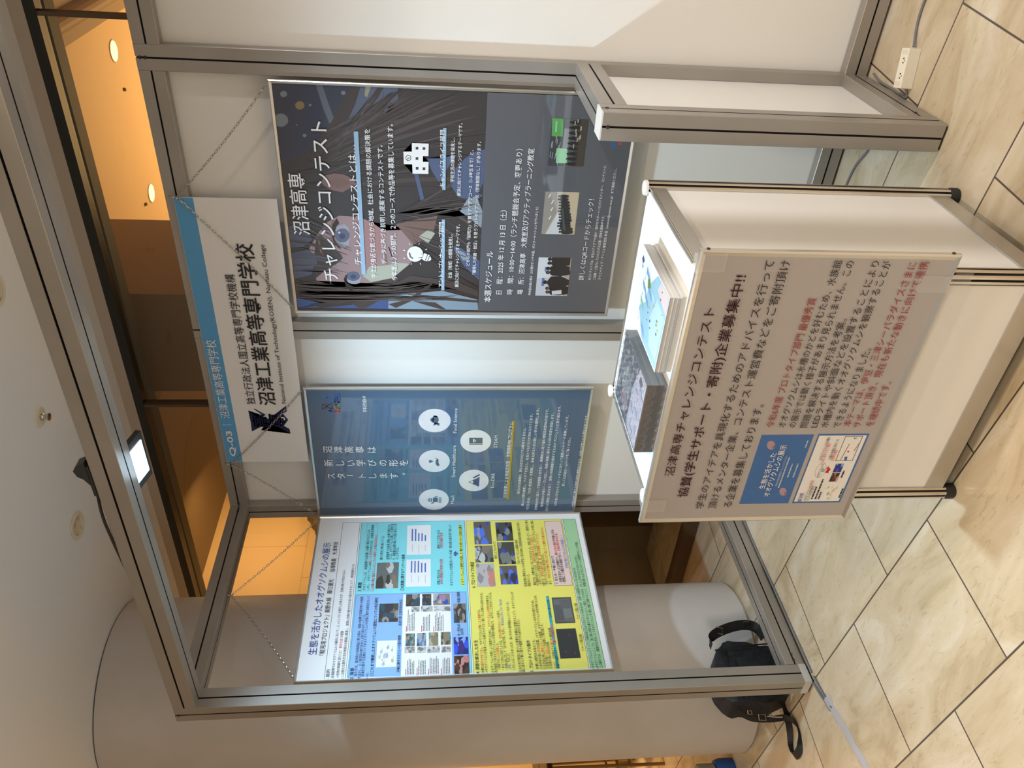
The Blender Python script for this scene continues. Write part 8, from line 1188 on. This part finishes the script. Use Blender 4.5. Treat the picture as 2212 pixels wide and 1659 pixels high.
bm = B(); tube(bm, smooth_pts([(FX+.03, -D_+.02, H+.010), (FX-.06, -D_+.004, H+.010), (FX-.16, -D_+.002, H+.005), (FX-.4, -D_+.03, H+.005)], 6), .0045, 8); obj('power_cord', bm, RUBBER, t, True)
lamp('floodlight_beam', 'SPOT', fl(0, 0, -.012), 115, (.60, .83, 1.0), .045, aim=fl(0, 0, -2), spot=3.05, blend=.55)
# ---- black shoulder bag leaning on the column
t = thing('shoulder_bag', 'black nylon shoulder bag lying on the floor against the column', 'bag', (-.30, -.80, 0))
bm = B(); bmesh.ops.create_cube(bm, size=1); bmesh.ops.subdivide_edges(bm, edges=bm.edges[:], cuts=9, use_grid_fill=True)
for v in bm.verts:
    x, y, z = v.co; X, Y, Z = x*2, y*2, z*2
    sq = 1-.10*(abs(Y)**4)*(abs(Z)**3)
    bul = 1+.22*(1-Y*Y)*(1-Z*Z)*max(X, 0)
    wv = .006*math.sin(7*Y+3*Z)+.005*math.sin(11*Z-5*Y+2)
    px = -.300+.062*X*bul*sq+wv*X; py = -.805+.142*Y*sq+.010*math.sin(3*Z)-.015*(Z < -.5)*Y; pz = .004+.136*(Z+1)*(1-.035*Y)*sq-.014*(Y*Y)*(Z > .7)
    lean = (pz)*-.16; v.co = Vector((px+lean+.03, py, pz))
obj('body', bm, FABRIC, t, True)
bm = B(); bmesh.ops.create_grid(bm, x_segments=14, y_segments=10, size=.5)
for v in bm.verts:
    a, b = v.co.x*2, v.co.y*2; z = .018+.085*(b+1); v.co = Vector((-.193-.155*z+.010*(1-a*a)*(1-b*b)+.002*math.sin(6*a+4*b), -.840+.085*a, z))
ge = bmesh.ops.extrude_face_region(bm, geom=bm.faces[:]); bmesh.ops.translate(bm, verts=[q for q in ge['geom'] if isinstance(q, bmesh.types.BMVert)], vec=(.014, 0, 0)); obj('front_pocket', bm, FABRIC, t, True)
bm = B(); tube(bm, [(-.222, -.705, .262), (-.195, -.706, .15), (-.186, -.706, .02)], .0035, 6); tube(bm, [(-.228, -.93, .215), (-.226, -.82, .228), (-.228, -.70, .225)], .003, 6); obj('zipper', bm, STRAP, t, True)
bm = B(); P = smooth_pts([(-.255, -.672, .262), (-.235, -.628, .250), (-.225, -.598, .185), (-.215, -.585, .105), (-.215, -.598, .045), (-.225, -.650, .018)], 6); ribbon(bm, P, [Vector((.75, 0, 0))+(Vector((0, 1, -.1))*.8 if i < len(P)*.4 else Vector((0, 1, .2))*.8) for i in range(len(P))], .044, .0025); obj('strap', bm, STRAP, t)
bm = B(); P = smooth_pts([(-.30, -.945, .225), (-.31, -.975, .165), (-.305, -.985, .09), (-.29, -.99, .03), (-.275, -1.02, .008), (-.275, -1.07, .005), (-.30, -1.105, .006), (-.345, -1.115, .012), (-.385, -1.100, .010), (-.375, -1.06, .006), (-.33, -1.02, .010), (-.30, -.975, .014), (-.285, -.93, .02)], 6)
n = len(P); ribbon(bm, P, [Vector((1, .2, .3)).lerp(Vector((.5, .9, .5)), min(1, i/n*1.6)) for i in range(n)], .030, .0022); obj('strap', bm, STRAP, t)
def buckle(c, u, v, w=.019, h=.014):
    c, u, v = Vector(c), Vector(u).normalized(), Vector(v).normalized(); bm = B(); tube(bm, [c+u*w+v*h, c-u*w+v*h, c-u*w-v*h, c+u*w-v*h], .002, 6, True); obj('buckle', bm, STEEL, t, True)
buckle((-.212, -.612, .215), (1, .1, .2), (0, .4, 1)); buckle((-.205, -.590, .085), (1, .1, .2), (0, -.1, 1)); buckle((-.285, -.985, .13), (1, .2, .3), (0, .1, 1)); buckle((-.275, -.968, .18), (1, .2, .3), (0, .3, 1), .011, .008)
bm = B(); tube(bm, [(-.27, -.99, .115), (-.262, -1.0, .085), (-.265, -1.0, .055)], .003, 6); obj('snap_hook', bm, STEEL, t, True)
# ---- cables and power strip
def cable(label, pts, r=.0042, nm='cable'): bm = B(); tube(bm, smooth_pts(pts, 8), r, 8); return tag(obj(nm, bm, CABLE, smooth=True), label, 'cable')
t = thing('power_strip', 'ivory two socket power strip on the floor below the right wall panel', 'power strip', (2.10, -.24, 0))
bm = B(); box(bm, -.058, .058, -.021, .021, 0, .040); ps = obj('housing', bm, IVORY, t, bevel=.002); ps.matrix_parent_inverse = Matrix.Identity(4)
rot = .20
def strip_part(name, boxes, m):
    bm = B()
    for b_ in boxes: box(bm, *b_)
    o = obj(name, bm, m, t); o.matrix_parent_inverse = Matrix.Identity(4)
strip_part('socket', [(-.030, -.026, -.006, .000, .0398, .0406), (-.018, -.014, -.006, .000, .0398, .0406), (-.024, -.020, -.012, -.009, .0398, .0406)], SLOT)
strip_part('socket', [(.014, .018, -.006, .000, .0398, .0406), (.026, .030, -.006, .000, .0398, .0406), (.020, .024, -.012, -.009, .0398, .0406)], SLOT)
strip_part('end_label', [(-.052, -.038, -.016, .014, .0399, .0403), (.040, .053, -.016, .014, .0399, .0403)], mat('ivory_shade', (.70,.66,.54), .5))
t.rotation_euler = (0, 0, rot)
cable('grey cable running right from the power strip along the floor', [(2.160, -.222, .012), (2.20, -.192, .0045), (2.25, -.182, .0045), (2.33, -.186, .0045), (2.55, -.20, .0045)])
cable('thin grey cable from the power strip to the low partition foot', [(2.044, -.250, .010), (2.030, -.258, .0045), (2.017, -.255, .0040), (2.0195, -.17, .0040), (2.0185, -.09, .004), (2.03, -.03, .004)], .0035)
cable('grey cable on the floor behind the counter beside the wall foot', [(1.96, -.16, .0045), (1.87, -.168, .0045), (1.80, -.146, .0045), (1.74, -.108, .0045), (1.66, -.088, .0045), (1.50, -.075, .0045), (1.1, -.06, .0045), (.5, -.05, .0045), (.06, -.07, .0045), (.012, -.20, .0045), (.012, -.6, .0045), (.014, -.98, .0045)])
cable('right grey cable leaving the front left post under white tape', [(.016, -1.00, .0045), (.022, -1.04, .0045), (.030, -1.09, .0045), (.044, -1.15, .0045)], .005)
cable('left grey cable leaving the front left post under white tape', [(-.006, -1.015, .0045), (.004, -1.06, .0045), (.016, -1.10, .0045), (.030, -1.15, .0045)], .005)
bm = B(); P = [(.030, -1.105, 0), (.042, -1.17, 0), (.062, -1.26, 0), (.078, -1.36, 0), (.094, -1.44, 0), (.115, -1.56, 0)]
prev = None
for i, p in enumerate(smooth_pts(P, 4)):
    w = .020+.004*math.sin(i*1.7)+(.010 if i < 3 else 0); row = [bm.verts.new((p.x+s*w+.0, p.y+s*.16*w, z)) for s, z in ((-1, .0006), (-.55, .004), (-.2, .0105), (.2, .0105), (.55, .004), (1, .0006))]
    if prev:
        for k in range(5): bm.faces.new((prev[k], prev[k+1], row[k+1], row[k]))
    prev = row
tag(obj('floor_tape', bm, mat('milky_tape', (.52,.50,.54), .25, 0, .6, alpha=.72), smooth=True), 'strip of milky white tape covering the cables on the floor before the left post', 'tape')
